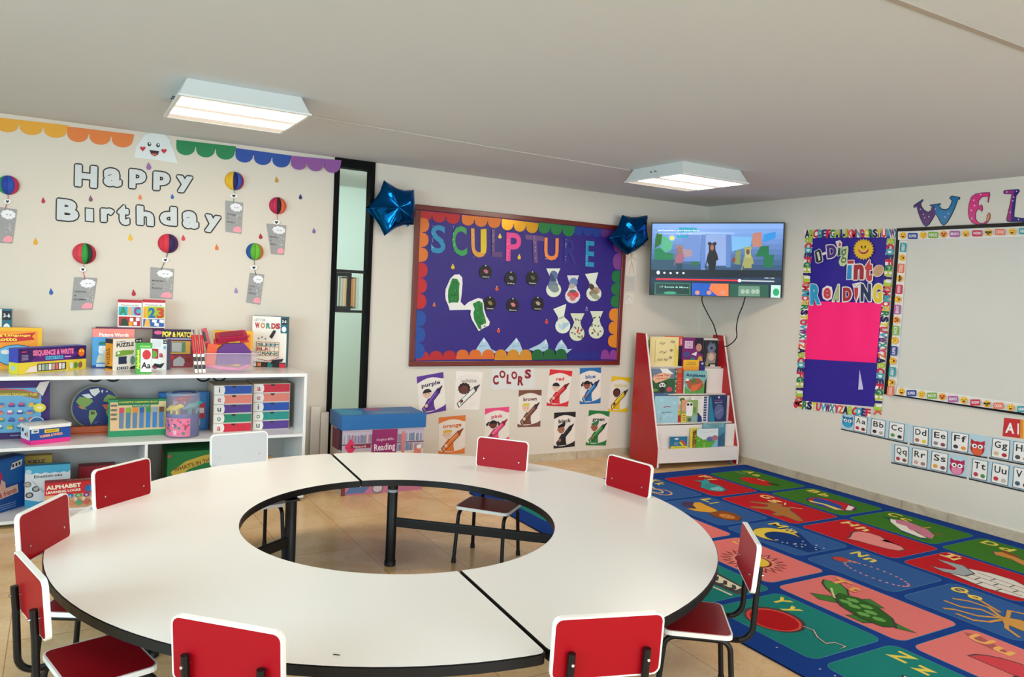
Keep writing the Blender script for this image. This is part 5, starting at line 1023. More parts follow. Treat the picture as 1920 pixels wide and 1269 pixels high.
        for P in ([(.30, .36), (.20, .22), (.30, .16), (.42, .28)], [(.44, .60), (.46, .70), (.60, .62), (.56, .54)], [(.62, .20), (.58, .06), (.70, .06), (.74, .18)], [(.82, .36), (.96, .34), (.86, .26)]): blob(P, A('3E7A34'))
        blob([(.06, .72), (.16, .78), (.26, .70), (.34, .56), (.30, .42), (.20, .50), (.10, .62)], A('4A8A3C')); blob([(.30, .52), (.42, .60), (.58, .56), (.74, .44), (.84, .28), (.80, .16), (.66, .14), (.46, .22), (.34, .36)], A('2E5E22'))
        for x, y in ((.42, .48), (.54, .46), (.50, .34), (.62, .36), (.72, .28), (.62, .24), (.42, .36)): rg.poly(rot2([(-.045, 0), (-.02, .05), (.03, .045), (.05, 0), (.02, -.05), (-.03, -.04)], -.4, x, y), A('6AA052'))
        rg.line([(.20, .56), (.26, .46), (.34, .34)], .018, A('C8C890'))
    elif t == 'Xx':
        rg.poly([(.02, .44), (.30, .84), (.98, .74), (.98, .52)], OUT); rg.poly([(.10, .50), (.34, .78), (.88, .72), (.9, .60)], A('E0D8B8'))
        for i in range(7): x = .22+.1*i; rg.line([(x, .74-.01*i), (x+.05, .62), (x+.02, .54)], .035, OUT)
        rg.line([(.10, .36), (.98, .44)], .03, A('E0D8B8'))
    elif t == 'Yy':
        rg.ell(.38, .38, .255, .285, OUT); rg.ell(.385, .37, .225, .25, A('D84A40')); rg.ell(.39, .365, .20, .225, A('B01418'))
        rg.line([(.58, .52), (.66, .54), (.76, .44), (.86, .40), (.88, .50), (.96, .52), (1.0, .42)], .028, OUT); rg.line([(.58, .52), (.66, .54), (.76, .44), (.86, .40), (.88, .50), (.96, .52), (1.0, .42)], .012, A('C8C0B8'))
    elif t == 'Zz': blob([(.3, .5), (.5, .6), (.8, .5), (.86, .2), (.76, .12), (.7, .3), (.5, .3), (.44, .1), (.36, .1), (.38, .34)], A('D8D4CC'))
    elif t == 'Uu':
        P = [(.55+.3*math.cos(a_), .34+.3*math.sin(a_)) for a_ in [PI*i/10 for i in range(11)]]; blob(P, A('C8424A')); rg.line([(.55, .34), (.55, .08)], .03, OUT); rg.poly([(.02, .84), (.10, .90), (.34, .78), (.30, .70), (.12, .72)], A('A85A56'))
    else:
        blob([(.34, .46), (.46, .62), (.66, .62), (.80, .46), (.74, .24), (.52, .16), (.38, .24)], A({'Ee': 'E8DCC8', 'Jj': 'D8A050', 'Pp': '8A5AA0', 'Qq': 'D8C8A0', 'Rr': 'D8D0C8', 'Vv': '8A5AA8', 'Ww': '6A8AB0'}.get(t, 'D8C8A0')))
for (v0, v1), c, xs, names in rows:
    for i, t in enumerate(names):
        a, b_ = xs[i]+.028, xs[i+1]-.028; rg.mp = lambda x, y: (x, y); rg.z = .0084
        rg.rrect(a-.004, v0-.004, b_+.004, v1+.004, .055, carpet('4A8AA0', .05)); rg.rrect(a, v0, b_, v1, .05, carpet(c))
        L_, H_ = b_-a, v1-v0; rg.mp = lambda x, y, a=a, L_=L_, v0=v0, H_=H_: (a+min(x, .97)*L_, v0+y*H_)
        cc = carpet('E8A860' if c == CPk else ('E8C880' if c == CRr else CY))
        pic(t); w1 = {'I': .04, 'M': .18}.get(t[0], .14); w2 = {'i': .035, 'l': .03, 'm': .16, 'f': .08, 't': .08}.get(t[1], .12); rg.text(t[0], (.07, .74), (.07+w1, .74), .19, cc, .03); rg.z -= rg.dz; rg.text(t[1], (.11+w1, .71), (.11+w1+w2, .71), .19, cc, .03)
        if t[0] == 'I': rg.rect(.03, .91, .15, .95, cc); rg.rect(.03, .73, .15, .77, cc)
rnd = random.Random(9); rg.mp = lambda x, y: (x, y); rg.z = .0084
for x, y in ((4.05, -2.98), (3.98, -2.99), (3.75, -3.0)): rg.z = .0095; rg.ell(x, y, .006, .005, 'C8D0D8', n=6)
rg.build('alphabet_rug', label='large blue alphabet rug with coloured letter and picture tiles', cat='rug')
# ================================================================== RED BOOK RACK
ra = math.atan2(-.118, .941); RO = Vector((-1.042, -.631, 0)); RM = Matrix.Translation(RO) @ RZ(ra); RMi = RM.inverted(); rdx = Vector((math.cos(ra), math.sin(ra), 0)); rdy = Vector((-rdx.y, rdx.x, 0))
redp = mat('B0121C', .35, noise=.015); whp = mat('E6DAD2', .4, noise=.01); RWD = .948
rack = empty('book_rack', RO, ra, 'red sided book display rack with four tiers of picture books, on castors', 'book rack')
def rb(o=(0, 0, 0)): k = MB(); k.M = RM @ Matrix.Translation(o); k.Mi = k.M.inverted(); return k
def sl(z): return .33*(z-.19)/1.07          # y of the sloping front at height z
SIDE = [(0, .012), (0, .19), (.33, 1.26), (.497, 1.26), (.497, .012)]
YZ = Matrix(((0, 0, 1, 0), (1, 0, 0, 0), (0, 1, 0, 0), (0, 0, 0, 1)))    # local (y,z)->rack, extruded along x
for nm, x in (('side_panel', 0), ('side_panel', RWD-.018)):
    k = rb(); k.T = Matrix.Translation((x, 0, 0)) @ YZ; k.prism(SIDE, .0012, .0168, whp); o = k.build(nm, rack)
    k = rb(); k.T = Matrix.Translation((x, 0, 0)) @ YZ; P = shrink(SIDE, -.0) if False else SIDE; k.prism([(y+.006 if i < 3 else y, z) for i, (y, z) in enumerate(P)], 0, .0011, redp); k.prism([(y+.006 if i < 3 else y, z) for i, (y, z) in enumerate(P)], .0169, .018, redp); k.build('red_laminate', o)
xa, xb = .019, RWD-.019
def rp(px, py, yl):     # photo pixel -> rack local x,z on the plane y=yl of the rack
    q = RMi @ on_plane(px, py, RO+rdy*yl, rdy); return q.x, q.z
def zsl(px, py):        # height where the pixel meets the sloping front
    n = (rdy*1.07-Vector((0, 0, .33))).normalized(); q = on_plane(px, py, RO+Vector((0, 0, .19)), n); return (RMi @ q).z
KL1 = cr(1180, 600, 7.93); KL2 = cr(1180, 730, 7.93)
RECS = [.105, .085, .040, .002]
def zt_(row, rec):
    z = zsl(1300, row)
    for _ in range(6): z = rp(1300, row, sl(z)+rec)[1]
    return z
ZT = [zt_(687, RECS[0]), zt_(738, RECS[1]), zt_(792, RECS[2]), .188]
k = rb(); k.box(xa, .002, .055, xb, .018, .186, whp); k.build('kick_board', rack)
k = rb(); k.box(xa, .019, .05, xb, .49, .064, whp); k.build('bottom_shelf', rack)
tops = [1.24, ZT[0], ZT[1], ZT[2]]; led = {}
for i, z in enumerate(ZT):
    yf = sl(z)+RECS[i]; dp = .060; led[i] = (yf, z)
    k = rb(); k.box(xa, yf, z-.012, xb, yf+dp, z, whp); k.build('ledge', rack)
    k = rb(); k.box(xa, yf+dp, z-.012, xb, yf+dp+.010, tops[i]-.0125, whp); k.build('tier_board', rack)
for x, y in ((.05, .05), (RWD-.05, .05), (.05, .43), (RWD-.05, .43)):
    k = rb(); k.tube([(x-.008, y, .02), (x+.008, y, .02)], .0198, mat('6A6A6E', .4), 14); k.box(x-.012, y-.006, .018, x+.012, y+.006, .0495, steelm); k.build('castor', rack)
def book(tier, x0, x1, ytop, off, th, draw, lb, cover='DDDDDD', conv=KL1, lean=5):
    yf, zb = led[tier]; yl = yf+off; xm = (x0+x1)/2
    a = rp(*conv(x0, ytop), yl)[0]; b_ = rp(*conv(x1, ytop), yl)[0]; zt = rp(*conv(xm, ytop), yl)[1]; a = max(a, xa+.002); b_ = min(b_, xb-.002); h = zt-zb-.001; w_ = b_-a
    M = RM @ Matrix.Translation((a, yl, zb+.0006)) @ Matrix.Rotation(-max(0, min(.035, (.057-off-th)/max(h, .05))), 4, 'X')
    k = MB(); k.M = M; k.Mi = M.inverted()
    k.box(0, .0008, 0, w_, th-.0008, h, 'E4DED2'); k.box(0, 0, 0, w_, .0008, h, cover); k.box(0, th-.0008, 0, w_, th, h, cover); k.box(-.0008, 0, 0, 0, th, h, cover)
    k.frame(Matrix(((1, 0, 0, 0), (0, 0, -1, 0), (0, 1, 0, 0), (0, 0, 0, 1))), lambda u, v: (u*w_, v*h), .0003)
    k.dz = .0003; draw(k); k.build('picture_book', label=lb, cat='book', group='picture books on the red rack')
def R_(seed): return random.Random(seed)
def d_jungle(k): k.rect(0, 0, 1, 1, '1E4A3A'); k.rect(0, .85, 1, 1, '1A6A78'); [k.ell(.3+.5*R_(i).random(), R_(i+9).random(), .2, .09, ['6A8A30', '3A6A28', 'C87A5A'][i % 3]) for i in range(7)]
book(0, 228, 330, 305, .046, .010, d_jungle, 'dark green jungle book, leftmost on the top tier, mostly hidden', '1E4A3A')
def d_redback(k): k.rect(0, 0, 1, 1, '1A1430'); k.rect(0, .68, 1, 1, 'D85A3A'); k.rect(.84, .72, .93, .92, 'E8A088')
book(0, 540, 812, 238, .040, .010, d_redback, 'tall book with orange top behind the cream book on the top tier', 'D85A3A')
def d_cream(k):
    k.rect(0, 0, 1, 1, 'EBD89A'); k.poly([(.85, 0), (1, 0), (1, .5), (.85, .9)], 'E4CC5A')
    for (x, y, s_) in ((.42, .78, .10), (.45, .48, .13), (.35, .22, .09), (.55, .22, .07), (.78, .84, .08), (.72, .3, .06), (.74, .55, .05)):
        k.line([(x-s_, y-.03), (x-s_*.3, y+.04), (x+s_*.4, y-.02), (x+s_, y+.04)], .014, '5A5040'); k.line([(x-s_*.6, y), (x, y-.05), (x+s_*.8, y-.01)], .012, '5A5040')
    k.rect(.16, .12, .18, .88, 'C8B478')
book(0, 325, 747, 250, .020, .012, d_cream, 'cream yellow book with little line drawings on the top tier', 'EBD89A')
def d_purple(k):
    k.rect(0, 0, 1, 1, '7A1E6A'); k.poly([(.6, 1), (1, 1), (1, .4), (.7, .5), (.55, .8)], '241030'); k.rect(.10, .62, .48, .88, 'E8C8D8'); k.text('LITTLE', (.14, .76), (.44, .76), .07, '7A1E6A', .02); k.text('STORIES', (.14, .66), (.44, .66), .06, '7A1E6A', .02)
    k.ell(.78, .66, .14, .14, 'C88A70'); k.rect(.4, .02, .6, .3, '1E7A88'); k.poly([(.42, .42), (.7, .52), (.66, .36)], 'E8E0E8'); k.ell(.2, .40, .16, .10, '4A4A88'); k.ell(.85, .2, .12, .16, 'D8A42A'); k.ell(.25, .12, .12, .08, 'B85AA0')
book(0, 806, 1116, 262, .030, .012, d_purple, 'purple picture book in the middle of the top tier', '7A1E6A')
def d_dark(k):
    k.rect(0, 0, 1, 1, '23262E'); k.poly([(.25, .55), (.2, .75), (.45, .96), (.5, .86), (.7, .9), (.82, .7), (.7, .55)], '6A7488'); k.ell(.5, .70, .10, .04, '12141A'); k.poly([(.12, .1), (.2, .5), (.5, .58), (.85, .5), (.8, .12)], '9A8A84'); k.ell(.5, .36, .2, .14, 'D8B49A'); k.rect(.45, .0, .8, .07, 'D8CCC0'); k.ell(.2, .10, .12, .09, '9A9A5A')
book(0, 1132, 1338, 300, .028, .012, d_dark, 'dark grey picture book with a furry creature, right end of top tier', '23262E')
def d_love(k):
    k.rect(0, 0, 1, 1, '2E5A34'); k.rect(0, .6, 1, 1, '6A7A92'); k.rect(.0, .0, 1, .06, '2A4A6A'); k.poly([(.4, 1), (.7, 1), (.95, .8), (.6, .72)], 'E8E4E0'); k.poly([(.12, .58), (.18, .74), (.5, .84), (.86, .80), (.8, .62), (.5, .50), (.26, .42)], 'E8B48E')
    k.text('I Love You', (.22, .68), (.78, .71), .09, 'B02A2E', .03); k.text('THIS MUCH', (.27, .57), (.72, .60), .05, 'B02A2E', .02); k.ell(.52, .34, .13, .10, 'E8E4E0'); [k.ell(.52+s_*.12, .42, .04, .035, '16161A') for s_ in (-1, 1)]; [k.ell(.52+s_*.05, .35, .035, .03, '16161A') for s_ in (-1, 1)]; k.ell(.52, .17, .11, .12, '2A2A30'); k.ell(.8, .18, .12, .10, 'C8485A'); k.ell(.2, .15, .14, .06, '7A9A3A')
book(1, 305, 685, 722, .010, .012, d_love, 'green picture book with a panda reading I Love You, second tier', '2E5A34')
def d_grn(k): k.rect(0, 0, 1, 1, '3A6A4A'); [k.ell(.9, .1+.2*i, .04, .05, 'D8D8C8', n=8) for i in range(5)]
book(1, 560, 722, 726, .026, .008, d_grn, 'green patterned book just behind the panda book', '3A6A4A')
def d_red(k): k.rect(0, 0, 1, 1, 'CE3A2A'); k.rect(.25, .82, .7, .95, 'A87A4A'); [k.rect(.25, .2+.1*i, .8, .215+.1*i, 'E88A6A') for i in range(5)]
book(1, 700, 818, 718, .036, .010, d_red, 'plain red-orange book between the panda and aeroplane books', 'CE3A2A')
def d_or(k): k.rect(0, 0, 1, 1, 'E8742A'); k.rect(0, .72, 1, 1, 'EAB02A'); k.text('GRANDES', (.25, .90), (.75, .90), .03, '3A2A1A', .01); k.text('PREGUNTAS', (.18, .85), (.82, .85), .03, '3A2A1A', .01); k.rect(0, .70, 1, .8, 'E89A2A'); k.text('Cielo', (.4, .79), (.62, .79), .02, '8A3A1A', .01)
book(1, 815, 1045, 592, .040, .009, d_or, 'tall orange and yellow book behind the aeroplane book', 'E8742A')
def d_vi(k): k.rect(0, 0, 1, 1, '2E1E6A'); k.ell(.5, .92, .2, .03, 'D8D8E8')
book(1, 1058, 1135, 608, .040, .009, d_vi, 'narrow dark violet book behind the aeroplane book', '2E1E6A')
def d_air(k):
    k.rect(0, 0, 1, 1, '7AB4B0'); k.poly([(0, 0), (1, 0), (1, .55), (.7, .2), (.3, .1), (0, .35)], '5A9A4A'); k.rect(0, 0, .04, .4, 'E8E0C8'); k.ell(.5, .4, .36, .28, 'A8583A'); k.poly([(.3, .1), (.35, .36), (.7, .42), (.9, .62), (.7, .3), (.55, .12)], 'E06A3A'); k.ell(.42, .55, .10, .10, '4A7A3A'); k.ell(.14, .6, .08, .06, 'E8E4E0'); k.ell(.12, .5, .07, .05, 'B83A2A'); k.poly([(.9, 0), (1, 0), (1, .7), (.92, .5)], '1A2A1E')
    k.text('Airplanes', (.07, .76), (.93, .72), .13, '16306A', .03)
book(1, 825, 1160, 752, .008, .010, d_air, 'book titled Airplanes with an orange plane, second tier', '7AB4B0')
def d_sky(k):
    k.rect(0, 0, 1, 1, '9CC4CE')
    rnd = R_(4); [k.ell(rnd.random()*.8+.1, rnd.random()*.8+.1, .08, .06, 'A8CCD4', lay=False) for _ in range(8)]; k.lay()
    k.line([(.38, .58), (.5, .62), (.64, .59)], .03, 'A82A4A'); k.text('MI CUADERNO', (.32, .36), (.70, .38), .05, '2A3A4A', .01)
book(2, 360, 742, 100, .010, .010, d_sky, 'pale blue book at the left of the third tier', '9CC4CE', KL2)
def d_nb(k): k.rect(0, 0, 1, 1, '1E5A92')
book(2, 366, 588, 72, .028, .008, d_nb, 'dark blue book peeping over the pale blue one, third tier', '1E5A92', KL2)
def d_patch(k): k.rect(0, 0, 1, 1, 'E8DCC0'); k.rect(0, 0, .6, .28, 'C8282E'); k.rect(0, .28, .5, .5, 'E0B83A'); k.ell(.5, .9, .3, .07, '4A6A3A'); k.rect(.0, .52, .5, .7, 'D8A890'); k.rect(.5, .2, 1, .5, 'E8C84A')
book(2, 730, 865, 115, .030, .008, d_patch, 'colourful patchwork book, third tier, beside the pale blue book', 'E8DCC0', KL2)
def d_pan(k):
    k.rect(0, 0, 1, 1, '8AA45A'); k.rect(0, .5, .35, 1, 'D89878'); k.rect(0, 0, .3, .4, 'E0BC4A'); k.rect(.6, 0, 1, .32, '8AA8A0'); k.rrect(.28, .28, .68, .9, .1, 'EDE8E2'); [k.ell(x, .8, .08, .055, '1A1A1E') for x in (.38, .58)]; k.ell(.5, .12, .12, .08, '4A5A4A'); [k.rect(.08, .1+.1*i, .22, .13+.1*i, '3A3A30') for i in range(3)]; k.ell(.8, .55, .10, .14, '6A8A4A')
book(2, 790, 1030, 158, .010, .012, d_pan, 'green and orange book with a white panda, third tier', '8AA45A', KL2)
def d_wh(k): k.rect(0, 0, 1, 1, 'E6DED6'); k.poly([(0, 0), (.85, 0), (.8, .2), (.55, .36), (.2, .46), (0, .48)], '1A2A6A'); k.rect(.2, .94, .7, .95, '6A6A70'); k.rect(.3, .72, .6, .728, '8A8A90')
book(2, 930, 1135, 108, .024, .007, d_wh, 'white book with a navy quarter circle, third tier', 'E6DED6', KL2)
def d_spi(k): k.rect(0, 0, 1, 1, 'D8D4D8'); [k.rect(.05, .03+.1*i, .55, .10+.1*i, '2A3A6A', lay=False) for i in range(10)]; k.lay(); k.rect(.72, 0, 1, 1, 'B8A0B0')
book(2, 1115, 1205, 108, .022, .009, d_spi, 'book with navy squares down its edge, third tier', 'D8D4D8', KL2)
def d_gal(k): k.rect(0, 0, 1, 1, '1A2A5A'); k.poly([(0, 0), (.35, 0), (.2, .5), (.1, .9), (0, 1)], '1A7A9A'); k.ell(.56, .38, .28, .30, '4A5A8A'); k.ell(.56, .38, .24, .26, '5A5E88'); k.line([(.4, .3), (.7, .46)], .02, '9AA0B8'); k.text('Amazing', (.3, .78), (.72, .79), .06, '9A4A8A', .01); k.text('Space Fun', (.3, .70), (.72, .71), .05, 'C8D0E0', .01); k.ell(.52, .92, .05, .04, 'C8D0E0')
book(2, 1205, 1465, 86, .010, .010, d_gal, 'dark blue space book with a round planet, right of the third tier', '1A2A5A', KL2)
def d_rain(k): k.rect(0, 0, 1, 1, '1E6E94'); k.rect(0, 0, 1, .2, 'E0CC2A'); k.ell(.35, .82, .13, .07, 'D8E4E8'); k.rect(.2, .28, .45, .55, '6A8A9A'); k.poly([(.5, .55), (.62, .72), (.9, .28), (.7, .22)], '5AA03A'); k.poly([(.58, .62), (.68, .74), (.94, .3), (.84, .26)], 'D83A2A'); k.poly([(.5, .5), (.56, .58), (.8, .24), (.7, .22)], 'E8C82A'); k.text('El arcoiris', (.25, .05), (.85, .06), .09, '6A5A1A', .01)
book(3, 622, 868, 702, .008, .012, d_rain, 'small blue and yellow rainbow book on the lowest tier', '1E6E94', KL2)
def d_bl(k): k.rect(0, 0, 1, 1, '4A86A0'); k.rect(0, .8, .9, 1, '7AA8B0'); k.text('THE WORLD OF PETER', (.15, .92), (.8, .92), .05, '1A3A4A', .01); k.text('RABBIT', (.3, .84), (.8, .84), .05, '1A3A4A', .01); k.poly([(.6, 0), (1, 0), (.95, .6), (.7, .4)], '2A5A7A')
book(3, 1108, 1442, 498, .034, .010, d_bl, 'tall blue grey book at the back of the lowest tier', '4A86A0', KL2)
def d_gir(k):
    k.rect(0, 0, 1, 1, 'D8C83A'); rnd = R_(8); k.rect(.25, 0, .8, .9, '8A5A1A'); [k.ell(.3+.45*rnd.random(), .9*rnd.random(), .09, .04, rnd.choice(['D8A83A', '3A240E']), lay=False) for _ in range(16)]; k.lay()
book(3, 922, 1036, 575, .022, .009, d_gir, 'yellow book with brown giraffe pattern on the lowest tier', 'D8C83A', KL2)
def d_hill(k): k.rect(0, 0, 1, 1, 'D8DCDC'); k.poly([(0, 0), (1, 0), (1, .3), (.6, .45), (.3, .42), (0, .66)], '5AA02A'); k.poly([(.7, .0), (1, .0), (1, .5), (.85, .3)], '7AB0C8'); k.ell(.62, .44, .16, .14, '5A6A98'); k.ell(.85, .5, .16, .14, 'A86A7A'); k.line([(.1, .85), (.5, .8), (.9, .92)], .01, 'A8B0B4'); [k.ell(x, y, .03, .03, 'E8E47A', n=8) for x, y in ((.1, .4), (.35, .2), (.35, .08), (.15, .55))]
book(3, 1012, 1330, 585, .010, .009, d_hill, 'book with green hills and small animals on the lowest tier', '5AA02A', KL2)
# ================================================================== TOY SHELF
SX0, SX1, SYF, SYB = -6.68, -4.36, -.58, -.035; ZTOP, ZMID, ZBOT = .94, .50, .048
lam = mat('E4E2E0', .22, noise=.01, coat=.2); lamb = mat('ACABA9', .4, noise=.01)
shf = empty('toy_shelf', (SX1, SYF, 0), 0, 'long white laminate toy shelf against the birthday wall', 'shelf')
def sb(nm, *q, c=lam): m = MB((SX1, SYF, 0)); m.box(q[0]-SX1, q[1]-SYF, q[2], q[3]-SX1, q[4]-SYF, q[5], c); return m.build(nm, shf)
sb('top_board', SX0, SYF, ZTOP-.024, SX1, SYB, ZTOP); sb('side_panel', SX1-.02, SYF, .028, SX1, SYB, ZTOP-.0245); sb('side_panel', SX0, SYF, .028, SX0+.02, SYB, ZTOP-.0245)
sb('shelf_board', SX0+.0205, SYF, ZMID-.02, SX1-.0205, SYB-.0105, ZMID); sb('bottom_board', SX0+.0205, SYF, ZBOT-.02, SX1-.0205, SYB-.0105, ZBOT)
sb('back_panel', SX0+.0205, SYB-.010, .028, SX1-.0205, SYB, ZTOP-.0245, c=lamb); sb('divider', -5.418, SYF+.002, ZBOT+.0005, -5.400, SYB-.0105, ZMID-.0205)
for x in (SX1-.05, -5.41, SX0+.05):
    for y in (SYF+.05, SYB-.06): m = MB((x, y, 0)); m.tube([(-.011, 0, .0135), (.011, 0, .0135)], .0134, whitem, 12); m.box(-.015, -.02, .0275, .015, .02, .028, whitem); m.build('castor', shf)
for px, n in (((163, 707), 2), ((368, 707), 2)):
    q = pB(*px, SYB-.011); m = MB((q.x, SYB-.0112, q.z)); P = []
    for k in range(2):
        for i in range(9): t = PI*i/8; P.append((.028+.112*k+.05*(1-math.cos(t))-.028+.0, -.001, .015-.045*math.sin(t)))
    m.tube(P, .0065, blackm, 8); m.build('scroll_decal', shf, label='black curled line on the back panel')
# ------------------------------------------------------------------ generic box with printed faces
FR_ = Matrix(((1, 0, 0, 0), (0, 0, -1, 0), (0, 1, 0, 0), (0, 0, 0, 1)))    # front face frame
def gbox(name, M, w, d, h, c, lb, cat, draw=None, side=None, top=None, cside=None, group='learning games on the toy shelf', bevel=.0015):
    k = MB(); k.M = M; k.Mi = M.inverted(); k.box(0, 0, 0, w, d, h, c)
    k.dz = .0004
    if cside:
        k.frame(Matrix(((0, 0, -1, 0), (-1, 0, 0, d), (0, 1, 0, 0), (0, 0, 0, 1))), lambda u, v: (u*d, v*h), .0003); k.rect(0, 0, 1, 1, cside[0])
        k.frame(Matrix(((0, 0, 1, w), (1, 0, 0, 0), (0, 1, 0, 0), (0, 0, 0, 1))), lambda u, v: (u*d, v*h), .0003); k.rect(0, 0, 1, 1, cside[1])
    if side:    # left end
        k.frame(Matrix(((0, 0, -1, 0), (-1, 0, 0, d), (0, 1, 0, 0), (0, 0, 0, 1))), lambda u, v: (u*d, v*h), .0007); side(k)
    if top:
        k.frame(Matrix(((1, 0, 0, 0), (0, 1, 0, 0), (0, 0, 1, h), (0, 0, 0, 1))), lambda u, v: (u*w, v*d), .0004); top(k)
    if draw: k.frame(FR_, lambda u, v: (u*w, v*h), .0004); draw(k)
    k.T = I4; return k.build(name, bevel=bevel, label=lb, cat=cat, group=group)
def place(x0, x1, ytop, Y, zb, yaw=0, xr=None):
    """front face between photo columns x0..x1 standing at depth Y on height zb -> matrix, width, height"""
    def foot(x):    # point of the column on the line (Y, zb)
        lo, hi = 300, 1269; 
        q = pB(x, 700, Y)
        for _ in range(4):
            yy = 700+(q.z-zb)*0
            q = pB(x, yy, Y)
        return q
    def col(x):
        y = 700.0
        for _ in range(6):
            q = pB(x, y, Y); q2 = pB(x, y+10, Y); y += (zb-q.z)/((q2.z-q.z)/10)
        return pB(x, y, Y)
    a, b_ = col(x0), col(x1); h = pB((x0+x1)/2, ytop, Y).z-zb; w = (b_.x-a.x)
    M = Matrix.Translation((a.x, Y, zb+.0008)) @ RZ(yaw); return M, w/math.cos(yaw) if yaw else w, h-.001
def placeZ(BL, BR, TLy, zb):
    a, b_ = pZ(*BL, zb), pZ(*BR, zb); d = b_-a; yaw = math.atan2(d.y, d.x); n = Vector((-d.y, d.x, 0)).normalized(); h = on_plane(BL[0], TLy, a, n).z-zb
    return Matrix.Translation((a.x, a.y, zb+.0008)) @ RZ(yaw), d.length, h

def age(k, u, v, w=.16, h=.14, c='10141A'): k.rect(u, v, u+w, v+h, c); k.text('3-6', (u+w*.12, v+h*.3), (u+w*.88, v+h*.3), h*.42, 'F0F0F0', .03)
# --- top of the shelf
M, w, h = place(-34, 21, 579, -.125, ZTOP); 
def d36(k): k.rect(0, 0, 1, 1, 'E8E6E0'); k.rect(.66, .5, 1, 1, '14647A'); age(k, .68, .82, .30, .15); k.ell(.83, .66, .13, .10, 'E8F0F0'); k.line([(.78, .62), (.84, .70), (.88, .63)], .02, '3A4A50'); k.text('WORDS', (.1, .8), (.6, .8), .1, 'C82A2E', .03)
gbox('game_box', M, w, .06, h, '14647A', 'teal game box marked 3-6, half hidden behind the left yellow box', 'game box', d36)
def dlotto(k):
    k.rect(0, 0, 1, 1, 'EFB51E'); k.rect(.04, .08, .94, .93, 'F0961E'); k.poly([(0, .62), (.3, .64), (.6, .66), (.9, .72), (.86, .80), (.92, .90), (.6, .84), (.3, .80), (0, .78)], 'C8201E'); k.text('Building Language', (.16, .79), (.84, .80), .055, 'F8DC4A', .03); k.text('Lotto', (.38, .68), (.66, .69), .085, 'F8DC4A', .04)
    k.ell(.66, .34, .30, .26, '1A3A6A'); k.ell(.66, .34, .285, .245, '6AB4DA'); 
    for x, y, c in ((.50, .42, 'E8E8E0'), (.62, .46, 'D86A4A'), (.78, .44, 'E8E4D8'), (.6, .3, 'E0C04A'), (.74, .28, '6A8A4A'), (.86, .34, 'E8E0D8')): k.ell(x, y, .06, .055, c, n=10)
    k.poly([(0, .12), (.2, .10), (.2, .2), (0, .22)], '1A3A7A')
M, w, h = place(-62, 78, 614, -.20, ZTOP); gbox('game_box', M, w, .055, h, 'F0C01E', 'yellow and orange game box with a red banner, left end of shelf top', 'game box', dlotto)
def dseq(k):
    k.rect(0, 0, 1, .44, 'E4CE3A'); k.rect(0, .44, 1, 1, '34125E'); k.poly([(.16, .44), (.7, .44), (.9, .7), (.6, .95), (.3, .8)], '5A1A78'); k.text('SEQUENCE & WRITE', (.20, .70), (.80, .70), .20, 'F07AA8', .05); k.rect(.38, .50, .64, .64, '5AB8E0'); k.text('STORY TILES', (.39, .53), (.63, .53), .08, '1A3A7A', .02); k.rect(.66, .56, .76, .60, 'C8A8D8'); k.ell(.92, .72, .05, .17, 'E8701E'); k.ell(.90, .78, .015, .04, 'F8D84A'); k.ell(.94, .78, .015, .04, 'F8D84A')
    k.rect(.04, .84, .11, .88, 'D83A6A'); [k.rect(.04, .54+.06*i, .13, .565+.06*i, 'A898C8', lay=False) for i in range(4)]; k.lay()
    k.poly([(.08, .05), (.26, .05), (.24, .3), (.15, .25)], 'E8DCD8'); k.rect(.26, .06, .68, .36, '2A2A2A')
    for i in range(8): k.rect(.27+.05*i, .09, .31+.05*i, .33, ['C8C8C0', 'A8B8A0', '8AA898', 'E8E4E0', 'B89A90', 'D86A5A', 'E8E0DC', 'D8D8D4'][i], lay=False)
    k.lay(); [k.ell(.76+.07*i, .20, .03, .13, ['D8D8C8', '4A8A3A', '8A5A4A'][i]) for i in range(3)]
def sseq(k): k.rect(0, 0, 1, .44, 'E8DC2E'); k.rect(0, .44, 1, 1, '3A4AB8'); k.ell(.45, .22, .25, .10, 'A8D0D0')
M, w, h = placeZ((34, 702), (161, 691.5), 654, ZTOP); gbox('game_box', M, w, .085, h, '3A4AB8', 'long purple and yellow game box lying at an angle on the shelf top', 'game box', dseq, sseq)
def dpic(k): 
    k.rect(0, 0, 1, 1, '4AA0D8'); k.rect(0, .78, 1, 1, 'F08A80'); k.text('Picture Words', (.16, .80), (.86, .80), .09, 'F8F4F0', .04); k.rect(0, 0, 1, .07, '1A4A9A'); k.rect(.1, .03, .6, .10, 'D8E4F0')
    for i in range(3): k.poly([(.14, .58-.16*i), (.5, .62-.16*i), (.46, .68-.16*i), (.16, .66-.16*i)], ['1A7A7A', 'DDE8EC', 'DDE8EC'][i]); k.rect(.16, .49-.13*i, .42, .56-.13*i, 'E8F0F4')
    k.poly([(.1, .14), (.46, .14), (.44, .36), (.3, .40), (.14, .3)], 'DDE0C8')
M, w, h = place(172, 251, 616, -.14, ZTOP); hp = h; gbox('game_box', M, w, .05, h, '2A4A7A', 'blue game box with pink top band, behind the orange-sided puzzle box', 'game box', dpic, cside=('B84A6A', 'D86A78'))
